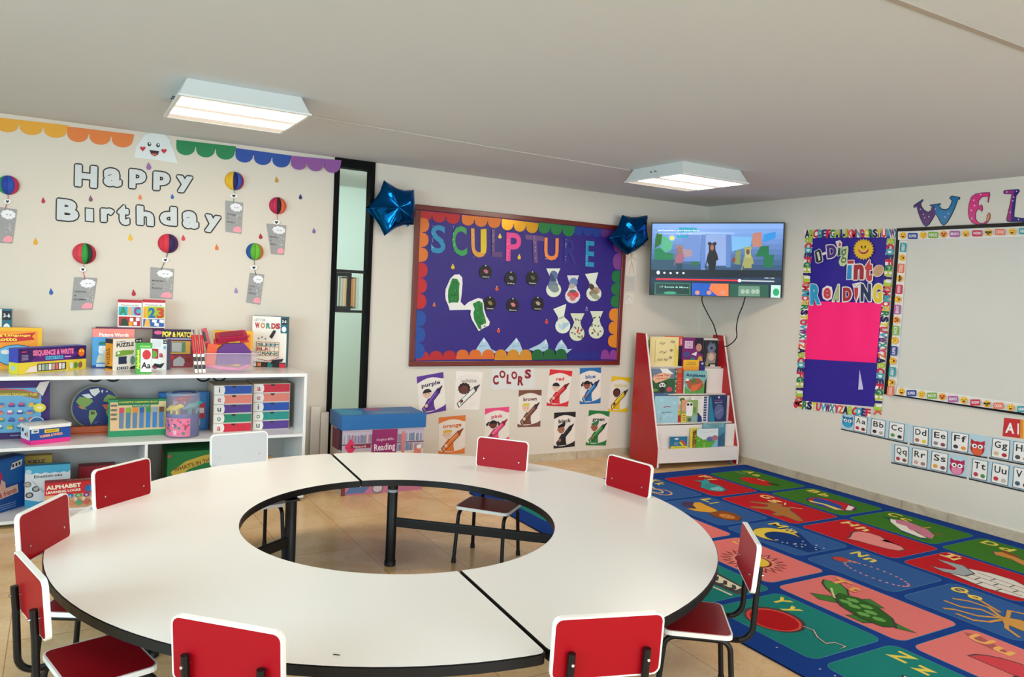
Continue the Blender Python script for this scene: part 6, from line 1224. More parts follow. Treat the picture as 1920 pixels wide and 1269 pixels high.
def dpop(k):
    k.rect(0, 0, 1, 1, '5A2A5A'); k.rect(0, .72, 1, 1, '2A1440'); k.text('POP & MATCH', (.22, .82), (.98, .81), .13, 'F2E04A', .05); k.rect(.3, .74, .95, .78, 'A8A0C8'); k.ell(.12, .92, .1, .05, 'E05A8A'); k.rect(.35, .36, .92, .70, 'D8A83A'); k.rect(.40, .40, .80, .68, '5A8A6A'); k.rect(.46, .42, .70, .66, 'B8C0C4'); k.rect(0, 0, 1, .34, '8A2A3A'); k.ell(.42, .28, .1, .06, 'C8202A'); k.poly([(.5, .04), (.75, .04), (.8, .2), (.66, .3), (.5, .2)], 'A8B0B8'); k.ell(.86, .20, .09, .06, '7A1A20')
M, w, h = place(286, 362, 618, -.14, ZTOP); gbox('game_box', M, w, .05, h, '3A1A48', 'dark purple game box with yellow lettering behind the markers', 'game box', dpop)
a_, b2 = pB(172, 700, -.14).x, pB(306, 700, -.14).x
m = MB((a_+.02, -.135, ZTOP+max(h, hp)+.002)); m.box(0, 0, 0, b2-a_-.02, .04, .008, '5A2248'); m.build('flat_box', label='thin purple flat box bridging the two taller boxes under the flash cards', cat='flat box'); zf = ZTOP+max(h, hp)+.0105
def dabc(k):
    k.rect(0, 0, 1, 1, 'EDE9E4'); k.rect(0, .90, 1, 1, 'B81434'); k.text('Flashcards', (.14, .78), (.86, .78), .055, '6A6A70', .01); k.rect(.03, .44, .97, .75, '2AA8C0'); k.text('A', (.06, .46), (.38, .46), .28, '1E8A4A', .05); k.rect(.40, .44, .66, .75, '8AB4D0'); k.text('B', (.42, .46), (.62, .46), .28, 'D8A86A', .04); k.text('C', (.68, .46), (.95, .46), .28, '9A1E6A', .05)
    k.rect(.04, .05, .96, .39, 'B01824'); k.poly([(.10, .05), (.16, .3), (.30, .34), (.40, .26), (.46, .05)], '1E3A2A'); k.rect(.46, .05, .62, .2, 'E89A1E'); [k.rect(x, y, x+.15, y+.13, 'EDE8E4') for x, y in ((.5, .22), (.66, .08), (.76, .24))]
def d123(k):
    k.rect(0, 0, 1, 1, 'EDE9E4'); k.rect(0, .90, 1, 1, 'B81434'); k.text('Flashcards', (.14, .79), (.86, .79), .055, '6A6A70', .01); k.rect(.03, .34, .97, .76, '9AB82A'); k.rect(.03, .34, .2, .76, 'E8C02A'); k.text('1', (.06, .37), (.17, .37), .34, 'E89A1E', .05); k.text('2', (.26, .37), (.56, .37), .34, '14649A', .05); k.text('3', (.62, .37), (.95, .37), .34, 'C83A1E', .05)
    k.rect(.04, .04, .96, .31, '1E5AA8'); k.poly([(.08, .04), (.14, .3), (.3, .3), (.36, .04)], 'E8B04A'); [k.poly([(x, y), (x+.2, y-.03), (x+.22, y+.08), (x+.02, y+.1)], 'EDE8E4') for x, y in ((.42, .2), (.52, .08), (.74, .2))]
for x0, x1, dr, lb in ((220.5, 265, dabc, 'upright flash card pack with ABC, stacked above the pink-topped blue box'), (266.5, 309, d123, 'upright flash card pack with 123, stacked beside the ABC pack')):
    M, w, h = place(x0, x1, 562, -.13, zf); gbox('flash_card_pack', M, w, .03, h, 'B81434', lb, 'card pack', dr, cside=('E8E4E0', 'C8B8B8'))
def dpuz(k):
    k.rect(0, 0, 1, 1, 'EDE6DC'); k.text('RHYMING', (.14, .88), (.5, .89), .05, '2A2A2A', .01); k.text('PUZZLE', (.14, .74), (.84, .77), .12, '1A1A1E', .04); k.poly([(.1, .44), (.8, .50), (.86, .62), (.4, .64), (.12, .60)], '7AA83A'); k.ell(.22, .55, .06, .04, 'E8E8E0'); k.rect(.22, .2, .56, .44, '1E2A4A'); k.ell(.62, .34, .08, .12, 'E8E8E8'); k.ell(.8, .3, .1, .14, '5A8A78'); age(k, .88, .86, .3, .13); [k.rect(.16+.16*i, .03, .29+.16*i, .11, '16161C') for i in range(3)]; [k.ell(.225+.16*i, .07, .035, .028, ['E8E8E8', '8AB8D8', 'E8E8E8'][i]) for i in range(3)]; k.poly([(.66, .02), (1, .02), (1, .14), (.7, .1)], '16161C')
def spuz(k): k.rect(0, 0, 1, 1, 'E8941E'); k.text('PUZZLE', (.62, .22), (.55, .72), .4, '3A2A1A', .02); k.rect(0, .06, 1, .14, '1A1A1E'); k.rect(0, .86, 1, 1, '2A2A3A')
M, w, h = placeZ((211, 695.5), (257, 692), 636, ZTOP); gbox('game_box', M, w, .075, h, 'E8941E', 'rhyming puzzle box with orange side and white front, near the middle of the shelf top', 'game box', dpuz, spuz)
def dalp(k): k.rect(0, 0, 1, 1, '3EA03A'); k.rect(.30, .06, .98, .82, 'F0EDE8'); k.text('Alphabet', (.22, .14), (.20, .78), .16, 'E2E23A', .05); k.ell(.66, .62, .26, .16, 'C8282E'); k.text('Aa', (.34, .18), (.92, .18), .20, '16161A', .03); k.rect(.25, .86, .9, .92, '8ACC6A')
M, w, h = place(254, 284.5, 643, -.50, ZTOP); gbox('flash_card_pack', M, w, .03, h, '3EA03A', 'small green Alphabet card pack with a red apple, in front on the shelf top', 'card pack', dalp, cside=('3EA03A', '3EA03A'))
def dphn(k): k.rect(0, 0, 1, 1, 'EDEBE8'); k.poly([(.1, .96), (.7, .96), (.66, .78), (.3, .70), (.1, .74)], 'D8DADA'); age(k, .76, .86, .24, .12); k.ell(.88, .74, .09, .06, '7AC0D8'); k.rect(.0, .36, .5, .68, 'B8203A'); k.ell(.24, .50, .2, .12, '6AA03A'); k.text('a', (.56, .42), (.80, .42), .18, 'B8203A', .03); k.poly([(.1, .06), (.7, .06), (.9, .24), (.6, .18), (.3, .2)], '16161C'); k.rect(.2, .02, .42, .1, 'A81E2E')
M, w, h = placeZ((281, 692), (312, 694), 635, ZTOP); gbox('game_box', M, w, .05, h, '5A5A78', 'white phonics box with a red letter a, right of the green Alphabet pack', 'game box', dphn, cside=('8A8AA0', '5A5A78'))
M, w, h = place(399, 471, 620, -.23, ZTOP, yaw=-.14); gbox('game_box', M, w, .07, h, 'E0BC1A', 'yellow game box behind the clear bin of supplies', 'game box', dlotto)
def dwrd(k):
    k.rect(0, 0, 1, 1, 'ECE6DE'); k.rect(.82, .68, 1, 1, '14647A'); age(k, .84, .85, .16, .13); k.ell(.92, .76, .065, .055, 'E8F0F0'); k.text('LETTER', (.06, .90), (.38, .90), .05, '8A8A8A', .01)
    for ch, x, c in (('W', .08, 'B8202A'), ('O', .24, 'C88A5A'), ('R', .40, '2A8A7A'), ('D', .55, 'B8302A'), ('S', .68, 'A81E2A')): k.text(ch, (x, .77), (x+.13, .77), .10, c, .06)
    k.poly([(.5, .60), (.62, .74), (.70, .72), (.58, .56)], '1A1A1E'); k.rect(.12, .22, .80, .50, 'B88A5A'); 
    for j in range(3):
        for i in range(5): k.rect(.15+.13*i, .235+.088*j, .26+.13*i, .31+.088*j, 'E8E4DC', lay=False)
    k.lay(); k.text('CRANE', (.16, .245), (.78, .245), .055, '1E5A4A', .03); k.text('BLA', (.16, .333), (.5, .333), .055, 'A8202A', .03); k.text('SLEEP', (.16, .421), (.78, .421), .05, '14647A', .03); k.rect(0, 0, 1, .10, '16161C'); [k.rect(.04+.14*i, .015, .15+.14*i, .085, ['D8D4CC', 'E07A4A', '2A2A2E'][i]) for i in range(3)]; k.rect(.48, .0, .62, .1, '1E7A7A'); k.poly([(.56, .06), (.9, .12), (.94, .18), (.6, .14)], '16161C'); k.rect(.82, 0, 1, .08, 'C8202A'); k.line([(.2, .16), (.5, .12), (.8, .2)], .012, 'A8202A'); [k.ell(.2+.1*i, .56+.03*(i % 2), .03, .02, '8A8A8A', n=8) for i in range(3)]
M, w, h = placeZ((471, 687), (535.5, 689.5), 592, ZTOP); gbox('game_box', M, w, .085, h, '16566A', 'tall white and teal letter game box at the right end of the shelf top', 'game box', dwrd, cside=('B8183A', '1A6A78'))
# clear bin with supplies
clear = bpy.data.materials.new('clear_plastic'); clear.use_nodes = True; g = clear.node_tree.nodes['Principled BSDF']; g.inputs['Base Color'].default_value = rgb('E8D8E8'); g.inputs['Alpha'].default_value = .16; g.inputs['Roughness'].default_value = .12
p0, p1 = pZ(372, 694, ZTOP), pZ(467, 693, ZTOP); bw_ = p1.x-p0.x; Yb = -.50
bin_ = empty('storage_bin', (p0.x, Yb, ZTOP), 0, 'clear plastic bin of craft supplies on the shelf top', 'bin')
def shell(W0, D0, W1, D1, h, th, c):   # open tapered tub
    k = MB((p0.x-.0, Yb, ZTOP)); cx, cy = bw_/2, D0/2; o = []
    for W_, D_, z in ((W0, D0, .0015), (W1, D1, h), (W1-2*th, D1-2*th, h), (W0-2*th, D0-2*th, th)):
        o += [(cx+a*1.0, cy+b_, z) for a, b_ in rr(W_, D_, .02, 5)]
    n = 20; fs = [(i*n+j, i*n+(j+1) % n, (i+1)*n+(j+1) % n, (i+1)*n+j) for i in range(3) for j in range(n)]+[tuple(range(n))[::-1], tuple(range(3*n, 4*n))]
    k.raw(o, fs, c); return k
k = shell(bw_, .17, bw_+.035, .20, .135, .002, clear); k.build('tub', bin_)
k = MB((p0.x, Yb, ZTOP)); 
for a, b_ in ((rr(bw_+.045, .21, .022, 5), None),):
    pts = [(bw_/2+x, .085+y, .136) for x, y in a]; k.tube(pts+[pts[0]], .0035, mat('E8D8EC', .15, alpha=.6), 8)
k.build('rim', bin_)
def inbin(nm, draw, lb, cat='craft supply'):
    k = MB((p0.x, Yb, ZTOP)); draw(k); return k.build(nm, label=lb, cat=cat)
def f1(k):
    P = [(.098, .055), (bw_-.02, .055), (bw_-.02, .15), (bw_-.07, .205), (.15, .20), (.098, .15)]; k.T = Matrix(((1, 0, 0, 0), (0, 0, 1, .035), (0, 1, 0, 0), (0, 0, 0, 1))); k.prism(P, 0, .06, mat('5A2878', .6)); k.T = I4
inbin('felt_bundle', f1, 'dark purple felt bundle inside the clear bin')
def f2(k): k.tube([(.02, .05, .045), (.12, .03, .032), (.25, .03, .020), (bw_-.10, .03, .022), (bw_-.025, .05, .05)], [.012, .013, .012, .013, .011], mat('E06A9A', .35), 10)
inbin('pink_band', f2, 'pink plastic band lying in the bottom of the clear bin', 'band')
def f3(k): 
    k.ell(0, 0, .01, .01, 'E8C83A'); k.v.clear(); k.f.clear(); k.m.clear(); k.mats.clear(); k.smooth.clear()
    k.lathe([(0, .06), (.03, .058), (.04, .05), (.03, .042), (0, .04)], mat('D8A83A', .4), 14, bw_-.12, .022+.04)
inbin('yellow_disc', f3, 'yellow disc in the clear bin', 'disc')
def f4(k):   # magenta pencil case lying over the rim
    A = Matrix.Translation((.10, .03, .20)) @ Matrix.Rotation(-.12, 4, 'Y') @ Matrix.Rotation(.5, 4, 'X'); k.T = A; k.prism(rr(.21, .085, .02, 5, .10, .05), 0, .035, mat('A81440', .35)); k.prism(rr(.16, .055, .015, 5, .10, .05), .0352, .038, mat('8A1238', .4)); k.T = I4
inbin('pencil_case', f4, 'magenta pencil case lying across the clear bin', 'pencil case')
def f5(k): k.T = Matrix.Translation((.025, .05, .05)) @ Matrix.Rotation(.1, 4, 'Y'); k.box(0, 0, 0, .065, .03, .15, mat('E8581E', .45)); k.T = Matrix.Translation((.04, .10, .05)) @ Matrix.Rotation(-.25, 4, 'Y'); k.T = I4
inbin('orange_case', f5, 'orange case standing at the left in the clear bin', 'case')
def f6(k): k.T = Matrix.Translation((.075, .10, .10)) @ Matrix.Rotation(-.28, 4, 'Y'); k.box(-.02, 0, 0, .018, .02, .21, mat('B81428', .3)); k.box(-.02, -.001, .12, .0, .0, .19, mat('2A3A3A', .5)); k.T = I4
inbin('red_stapler', f6, 'tall red tool standing at the back of the clear bin', 'tool')
for i in range(3):   # packs of markers leaning on the bin
    qb, qt = pZ(368+7.5*i, 691.5-.3*i, ZTOP), None; Yp = Yb-.045; x = pB(368.5+7.4*i, 690, Yp).x; xt = pB(360.5+8.4*i, 620, Yp).x
    d = Vector((xt-x, .03, .30)).normalized(); o = Vector((x, Yp, ZTOP+.0095)); k = MB(tuple(o)); L = .30
    def at(s_): return tuple(d*s_*L)
    k.tube([at(0), at(.42)], .0095, 'EFE9E6', 12); 
    for s_ in (.08, .26): k.tube([at(s_), at(s_+.10)], .0098, '3A3438', 12)
    k.tube([at(.43), at(.86)], .0100, 'C8141E', 12); k.tube([at(.50), at(.74)], .0103, 'E8C8C4', 4); k.tube([at(.86), at(.92), at(1.0)], [.0095, .006, .003], 'B0A8A4', 10)
    k.build('marker_pen', label=['red and white marker, leftmost of three leaning on the clear bin', 'red and white marker, middle of three leaning on the clear bin', 'red and white marker, rightmost of three leaning on the clear bin'][i], cat='marker', group='markers leaning on the clear bin')
# --- middle shelf
def dmag(k):
    k.rect(0, 0, 1, 1, '3A1468'); k.rect(0, .1, .88, .86, '6AAACE'); k.ell(.44, .58, .43, .22, '6AAACE'); 
    P = [(.0, .80), (.3, .86), (.6, .84), (.86, .76), (.84, .66), (.6, .73), (.3, .75), (0, .70)]; k.poly(P, 'D84A6A'); k.poly([(x, y*.985+.006) for x, y in shrink(P, .012)], '8A7A2E'); k.text('MAGNETIC SOUNDS TEACHING TUBS', (.02, .735), (.82, .725), .045, 'F2D84A', .02)
    rnd = random.Random(6)
    for i in range(5):
        for j in range(4):
            x, y = .16+.14*i+.02*(j % 2), .20+.125*j; c = rnd.choice(['C8304A', '2A8AA8', 'D88A5A', '1E8A7A', 'B85A8A', '3A4A9A', 'E0C04A']); k.poly([(x-.05, y), (x-.035, y-.035), (x+.035, y-.035), (x+.05, y)], c); k.ell(x, y+.018, .035, .022, rnd.choice(['D8485A', '8AB84A', 'E8A83A', '4A6AB8', 'E8E0D8']), n=10)
    k.ell(.86, .52, .09, .075, 'E8D23A'); k.text('40', (.82, .50), (.90, .50), .05, 'F4F4E8', .03); k.ell(.82, .27, .11, .10, 'B8D0E0'); k.ell(.82, .27, .09, .085, '3A6A9A'); k.poly([(.8, .84), (.86, .96), (1, .98), (.94, .82), (.9, .72)], 'D8D0C8'); k.rect(0, 0, 1, .1, '2E1058'); k.text('MAGNETIC SOUNDS', (.45, .05), (.75, .05), .02, 'C8B8E0', .01)
M, w, h = place(-42, 92, 712, -.26, ZMID); gbox('game_box', M, w, .12, h, '3A1468', 'large purple game box with rows of small pictures, left of the middle shelf', 'game box', dmag)
def dnum(k): k.rect(0, 0, 1, .28, 'E8288A'); k.rect(0, .28, 1, 1, '12489A'); k.rect(.02, .74, .2, .98, 'D8E0E4'); k.ell(.12, .86, .06, .06, '4A5A60'); k.rect(.34, .70, .70, .92, 'E8C01E'); k.text('MAGNETIC', (.38, .76), (.66, .76), .10, '7A5A1E', .02); k.text('NUMBER & WORDS', (.24, .42), (.80, .50), .16, 'F0A88A', .05); k.rect(.06, .1, .2, .15, 'C83A8A')
def snum(k): k.rect(0, 0, 1, .28, 'E8288A'); k.rect(0, .28, .94, 1, 'D8E4EA'); k.rect(.1, .72, .3, .95, '1A2A3A'); k.rect(.62, .45, .72, .8, 'C8303A'); k.ell(.5, .6, .08, .1, '3A3A40')
M, w, h = placeZ((57, 835), (132, 826.5), 806, ZMID); hb = h; o = gbox('storage_box', M, w, .15, h, '12489A', 'blue and pink box with white lid in front on the middle shelf', 'storage box', dnum, snum)
k = MB(); k.M = M @ Matrix.Translation((0, 0, h)); k.Mi = k.M.inverted(); k.prism(rr(w+.014, .164, .014, 5, w/2, .075), .0005, .022, whitem); k.build('lid', o, bevel=.004)
# world map disc
q = pB(180, 763, -.20); rad = (pB(226, 763, -.20)-q).length; wm = empty('world_map_disc', (q.x, -.20, ZMID), 0, 'round world map puzzle standing on an orange base', 'map puzzle')
k = MB((q.x, -.20, q.z), BACK); n = 40
k.prism([(rad*math.cos(2*PI*i/n), rad*math.sin(2*PI*i/n)) for i in range(n)], -.012, 0, mat('7A7A58', .5)); k.z = .0004; R2_ = rad*.94; k.mp = lambda x, y: (x*R2_, y*R2_); k.ell(0, 0, 1, 1, '16286A', n=40)
for P, c in ([(-.85, .30), (-.70, .52), (-.42, .48), (-.20, .42), (-.12, .28), (-.30, .10), (-.48, -.02), (-.36, -.12), (-.52, -.08), (-.74, .14)], '7A9A4A'), ([(-.62, .62), (-.30, .66), (-.14, .46), (-.36, .44), (-.52, .54)], 'D8DCDC'), ([(-.30, .86), (.10, .92), (.16, .74), (-.06, .52), (-.20, .62)], 'DCDCD4'), ([(-.78, .08), (-.60, .04), (-.52, -.10), (-.66, -.04)], 'D8743A'), ([(-.28, -.14), (-.02, -.16), (.06, -.36), (-.08, -.62), (-.20, -.86), (-.30, -.50)], '8AAA5A'), ([(-.24, -.2), (-.06, -.22), (-.04, -.34), (-.2, -.38)], '5A4A2A'), ([(.36, .44), (.52, .62), (.86, .48), (.94, .20), (.70, .14), (.52, .22), (.30, .28)], '7A9A4A'), ([(.26, .10), (.50, .14), (.72, .02), (.66, -.14), (.40, -.12)], 'C8663A'), ([(.42, -.14), (.68, -.16), (.66, -.44), (.54, -.56), (.46, -.34)], '8AA04A'), ([(.2, .8), (.3, .84), (.26, .66)], 'D0D8D8'), ([(.4, .78), (.5, .8), (.46, .7)], 'D0D8D8'), ([(-.1, -.8), (.06, -.72), (.2, -.6), (.02, -.76)], 'D0D8D8'): k.poly(P, c)
k.build('map_disc', wm)
k = MB((q.x, -.20, ZMID)); k.prism([(-.17, -.05), (.17, -.05), (.17, .035), (-.17, .035)], .0006, .012, mat('C85A2A', .45)); 
zc = q.z-rad-ZMID
k.box(-.155, -.040, .012, .155, -.0005, max(.055, .02), mat('C85A2A', .45)); k.build('base', wm, bevel=.003)
def dmea(k):
    k.rect(0, 0, 1, 1, '1E8A5A'); k.rect(.03, .16, .99, .93, 'E0C48E'); k.rect(.16, .84, .86, 1, '1A6A3A'); k.text('MAGNETIC LEARNING BUGS', (.18, .90), (.84, .90), .045, 'D8E04A', .02); k.rect(.4, .78, .72, .86, '1A7A4A'); k.text('MEASURING', (.42, .80), (.70, .80), .04, 'D8E8C8', .01); k.rect(.03, .16, .14, .93, 'E8B88A'); [k.ell(.07+.04*(i % 2), .84-.12*(i//2), .035, .03, '6A6A4A') for i in range(8)]
    for i, c in enumerate(['D83A5A', '8AA81E', 'E8801E', '1A5AA0', '1E8A4A', '8AA0B8', '6A3A1E']):
        x = .18+.115*i; k.rect(x, .22, x+.075, .68, ['6A7A98', '4A7A98', '5A7AA0', '4A78B0', '2A7AB8', '2A7AC0', '3A7AB0'][i]); k.rect(x, .64, x+.08, .78, c)
M, w, h = place(202.5, 311, 748, -.37, ZMID, yaw=0); gbox('game_box', M, w, .035, h, '1E8A5A', 'green and tan game box with a row of coloured bars on the middle shelf', 'game box', dmea)
def dblu(k): k.rect(0, 0, 1, 1, '1A6AB0'); k.rect(.05, .05, .93, .95, '2A7EC0'); k.rect(.72, .3, .92, .7, 'C82A30'); k.rect(.74, .44, .90, .58, 'E0D8D8'); k.rect(.74, .12, .82, .28, 'D8D8D8')
M, w, h = place(297, 391, 735, -.25, ZMID); gbox('game_box', M, w, .05, h, '1A5AA0', 'bright blue box behind the clear bucket on the middle shelf', 'game box', dblu)
# clear bucket of counters
q = pB(342.5, 810, -.43); rb_ = (pB(375, 790, -.43)-q).length*.0+ (pB(374, 800, -.43).x-pB(311, 800, -.43).x)/2; hb_ = pB(342, 737, -.43).z-ZMID
bk = empty('counter_bucket', (q.x, -.43, ZMID), 0, 'clear bucket of small plastic animals with a blue and pink band', 'bucket')
k = MB((q.x, -.43, ZMID)); k.lathe([(0, .0015), (rb_, .0015), (rb_, hb_*.98), (rb_-.002, hb_*.98), (rb_-.002, .004), (0, .004)], clear, 32); k.build('wall', bk)
k = MB((q.x, -.43, ZMID)); k.lathe([(rb_-.003, .006), (rb_-.003, hb_*.55), (rb_-.006, hb_*.55), (rb_-.006, .006)], mat('14509A', .4), 32); k.build('blue_insert', bk)
k = MB((q.x, -.43, ZMID)); a0, a1 = PI*1.02, PI*1.60; rr_ = rb_+.0006; vs = []; fs = []; cols = 16
for j in range(2):
    for i in range(cols+1): t = a0+(a1-a0)*i/cols; vs.append((rr_*math.cos(t), rr_*math.sin(t), [.012, hb_*.46][j]))
k.raw(vs, [(i, i+1, cols+2+i, cols+1+i) for i in range(cols)], mat('E87A9A', .4), True)
rnd = random.Random(12); rr2 = rb_+.0014
for i in range(34):
    t = rnd.uniform(a0+.06, a1-.06); z = rnd.uniform(.025, hb_*.42); s_ = rnd.uniform(.004, .010); c = rnd.choice(['C8304A', '5A4A8A', '3A6A9A', 'F0B8C8', 'D85A7A', '4A8A78'])
    k.raw([(rr2*math.cos(t-s_/rb_), rr2*math.sin(t-s_/rb_), z-s_), (rr2*math.cos(t+s_/rb_), rr2*math.sin(t+s_/rb_), z-s_), (rr2*math.cos(t+s_/rb_), rr2*math.sin(t+s_/rb_), z+s_), (rr2*math.cos(t-s_/rb_), rr2*math.sin(t-s_/rb_), z+s_)], [(0, 1, 2, 3)], c)
k.build('label_band', bk)
k = MB((q.x, -.43, ZMID)); k.lathe([(rb_+.002, hb_*.98), (rb_+.004, hb_), (rb_-.002, hb_*1.02), (0, hb_*1.02)], mat('A8C0D8', .2, alpha=.5), 32); k.tube([(-rb_*.7, -.03, hb_*1.03), (-rb_*.3, -.035, hb_*1.06), (rb_*.3, -.035, hb_*1.06), (rb_*.7, -.03, hb_*1.03)], .006, '16285A', 8); k.build('bucket_lid', bk)
def animal(dx, dy, z, c, s_, lb, rz):
    M = Matrix.Translation((q.x+dx, -.43+dy, ZMID+z)) @ RZ(rz); k = MB(); k.M = M; k.Mi = M.inverted(); k.tube([(-.045*s_, 0, 0), (-.02*s_, 0, .012*s_), (.015*s_, 0, .012*s_), (.035*s_, 0, .028*s_), (.05*s_, 0, .024*s_)], [.004*s_, .016*s_, .018*s_, .012*s_, .005*s_], mat(c, .35), 10)
    for a, b_ in ((-.012, .008), (-.012, -.008), (.018, .008), (.018, -.008)): k.tube([(a*s_, b_*s_, .002*s_), (a*s_, b_*1.3*s_, -.026*s_)], .006*s_, mat(c, .35), 8)
    k.build('toy_animal', label=lb, cat='toy animal', group='plastic animals in the clear bucket')
animal(-.06, -.05, hb_*.62, 'E0C82A', 1.35, 'yellow plastic animal at the left in the clear bucket', -.7); animal(.05, -.05, hb_*.66, '2A9AA0', 1.4, 'teal plastic animal at the right in the clear bucket', .3); animal(0, 0, hb_*.83, 'B8283A', 1.3, 'red plastic animal on top in the clear bucket', .1); animal(-.03, .06, hb_*.72, 'E0D8D8', 1.2, 'pale plastic animal at the back of the clear bucket', 1.0)
# vowel drawer boxes
def drw(x0, x1, z0, z1, Y, c, ch, cc, lb):
    A, B_ = pB(x0, 760, Y).x, pB(x1, 760, Y).x; h = z1-z0-.0015; M = Matrix.Translation((A, Y, z0+.0008)); w = B_-A
    def dr(k):
        k.rect(0, 0, 1, 1, 'D8CEC0'); k.rect(.02, .06, .30, .94, 'E4DED6'); k.rect(.26, .06, .99, .95, c)
        P = [(.24+.05*math.sin(PI*(.5-i/12)) if False else .24+.045*math.cos(PI*(i/6-.5)), .06+.88*i/6) for i in range(7)]; k.poly([(.02, .06)]+[(.24+.045*math.sqrt(max(0, math.sin(PI*i/6))), .06+.88*i/6) for i in range(7)]+[(.02, .94)], 'E6E0DA')
        P = [(.52+.06*math.cos(PI+PI*i/8), .95+.24*math.sin(PI+PI*i/8)*.9) for i in range(9)]; k.poly(P, '241418'); k.text(ch, (.10 if ch != 'i' else .125, .26), (.19 if ch != 'i' else .155, .26), .62, cc, .015)
    gbox('letter_box', M, w, .26, h, 'C8B49A', lb, 'letter box', dr, group='vowel letter boxes on the middle shelf', bevel=.001)
for (x0, x1, Y, nm, seq) in ((400.5, 472.5, -.40, 'left', ['a', 'o', 'u', 'e', 'i']), (474.5, 543, -.36, 'right', ['u', 'o', 'i', 'e', 'a'])):
    zt = pB((x0+x1)/2, 722 if nm == 'left' else 719, Y).z; hh_ = (zt-ZMID)/5
    CC = {'a': ('C81A34', 'C81A2A', 'red'), 'o': ('14867A' if nm == 'right' else '128060', '1A7A4A', 'green'), 'u': ('4E2E80', '1A1A22', 'purple'), 'e': ('DE7A6A', 'B85A58', 'salmon'), 'i': ('12489E', '1A1A22', 'blue')}
    for j, ch in enumerate(seq): drw(x0, x1, ZMID+hh_*j, ZMID+hh_*(j+1), Y, CC[ch][0], ch, CC[ch][1], '%s letter box marked %s, %s in the %s stack' % (CC[ch][2], ch, ['at the bottom', 'second from bottom', 'in the middle', 'second from top', 'on top'][j], nm))
# --- bottom shelf
def dfri(k): k.rect(0, 0, 1, 1, '124E9E'); k.rect(0, .50, 1, .96, '1A62B0'); k.poly([(.3, .62), (.5, .6), (.5, .74), (.32, .78)], 'C8285A'); k.poly([(.68, .76), (.92, .80), (.95, .92), (.72, .88)], 'E8E4DC'); [k.rect(.72+.07*i, .80+.01*i, .76+.07*i, .86+.01*i, '1A1A22') for i in range(3)]; k.poly([(.1, .22), (.86, .30), (.84, .46), (.56, .44), (.5, .54), (.42, .42), (.1, .38)], 'E8C8B8'); k.text('words & friends', (.14, .25), (.82, .32), .10, 'B82A3A', .02); k.poly([(.42, .4), (.48, .62), (.56, .56), (.58, .4)], 'E8B8A8'); [k.rect(.3, .05+.04*i, .8, .065+.04*i, '7AA0D0', lay=False) for i in range(3)]
M, w, h = placeZ((-42, 975), (45, 948), 872, ZBOT); gbox('game_box', M, w, .09, h, '123E80', 'dark blue game box at the left of the bottom shelf', 'game box', dfri, group='learning games on the toy shelf')
def dyel(k): k.rect(0, 0, 1, 1, 'B89A3A'); k.text('PUZZLE KIDZ', (.2, .84), (.9, .84), .07, '3A2A4A', .03)
M, w, h = place(-30, 97, 856, -.14, ZBOT); gbox('game_box', M, w, .06, h, 'B8942E', 'mustard box lying at the back of the bottom shelf, left side', 'game box', dyel)
def demo(k):
    k.rect(0, 0, 1, 1, 'E6E8E8'); k.poly([(0, 1), (1, 1), (1, .86)]+[(.95-.1*i, .80+.03*(i % 2)) for i in range(9)]+[(0, .84)], '4AB0D4'); k.text('Emotion-oes', (.2, .70), (.82, .72), .07, '1A1A22', .02); k.ell(.08, .86, .07, .06, 'B8D8E4'); k.poly([(0, 0), (1, 0), (1, .10), (.6, .16), (.3, .12), (0, .2)], '3AA0C8')
    for x, y in ((.06, .56), (.24, .44), (.10, .30)): k.ell(x, y, .085, .07, '8A867A' if y > .5 else '3A3A3A'); k.ell(x, y, .055, .045, 'B8B4AC')
    k.line([(.15, .64), (.4, .36)], .02, 'C8CCCC')
M, w, h = place(46, 131, 872, -.30, ZBOT); gbox('game_box', M, w, .06, h, '3A9AC0', 'white and light blue game box with round discs on the bottom shelf', 'game box', demo)
def drb(k): k.rect(0, 0, 1, 1, 'A8182E'); k.rect(.05, .42, .95, .62, 'B89A7A'); k.text('WORD FUN', (.1, .47), (.8, .47), .08, '6A2A2A', .02)
M, w, h = place(147, 215, 873, -.16, ZBOT); gbox('game_box', M, w, .10, h, '8A1428', 'dark red box at the back, behind the red box with padlocks', 'game box', drb)
def dlok(k):
    k.rect(0, 0, 1, 1, 'E0A87A'); k.rect(0, .56, 1, 1, 'CE2028'); k.text('ALPHABET', (.03, .76), (.66, .80), .13, 'F6EED8', .05); k.text('LEARNING LOCKS', (.03, .62), (.65, .66), .08, 'F6EED8', .04); k.ell(.86, .72, .14, .13, '1A6AB0'); k.rect(.82, .62, .92, .8, '5A8AA8'); k.rect(0, .96, 1, 1, 'B01A20')
    for i, c in enumerate(['1A7AB8', '5AA05A', '7A3A8A', 'E8801E']): k.rrect(.40+.15*i-.0, .44, .52+.15*i, .57, .05, c); k.text('ACBG'[i], (.44+.15*i, .47), (.48+.15*i, .47), .06, 'E8F0F0', .03)
    for i in range(5): k.ell(.34+.14*i, .26, .06, .10, ['C86A4A', 'D8885A', '5A9A6A', 'C8604A', 'E0B84A'][i]); k.rect(.40+.15*i-.02, .3, .44+.15*i, .44, 'D8C8B8')
    k.rect(.3, 0, 1, .08, 'E8DCD0')
M, w, h = place(83, 186, 902, -.45, ZBOT, yaw=.0); gbox('game_box', M, w, .07, h, 'C01C24', 'red and tan box with coloured padlocks, seen between two left red chairs', 'game box', dlok, top=lambda k: (k.rect(0, 0, 1, 1, 'B82A28'), k.text('ALPHABET', (.4, .3), (.9, .3), .4, 'E8D8A8', .02)))
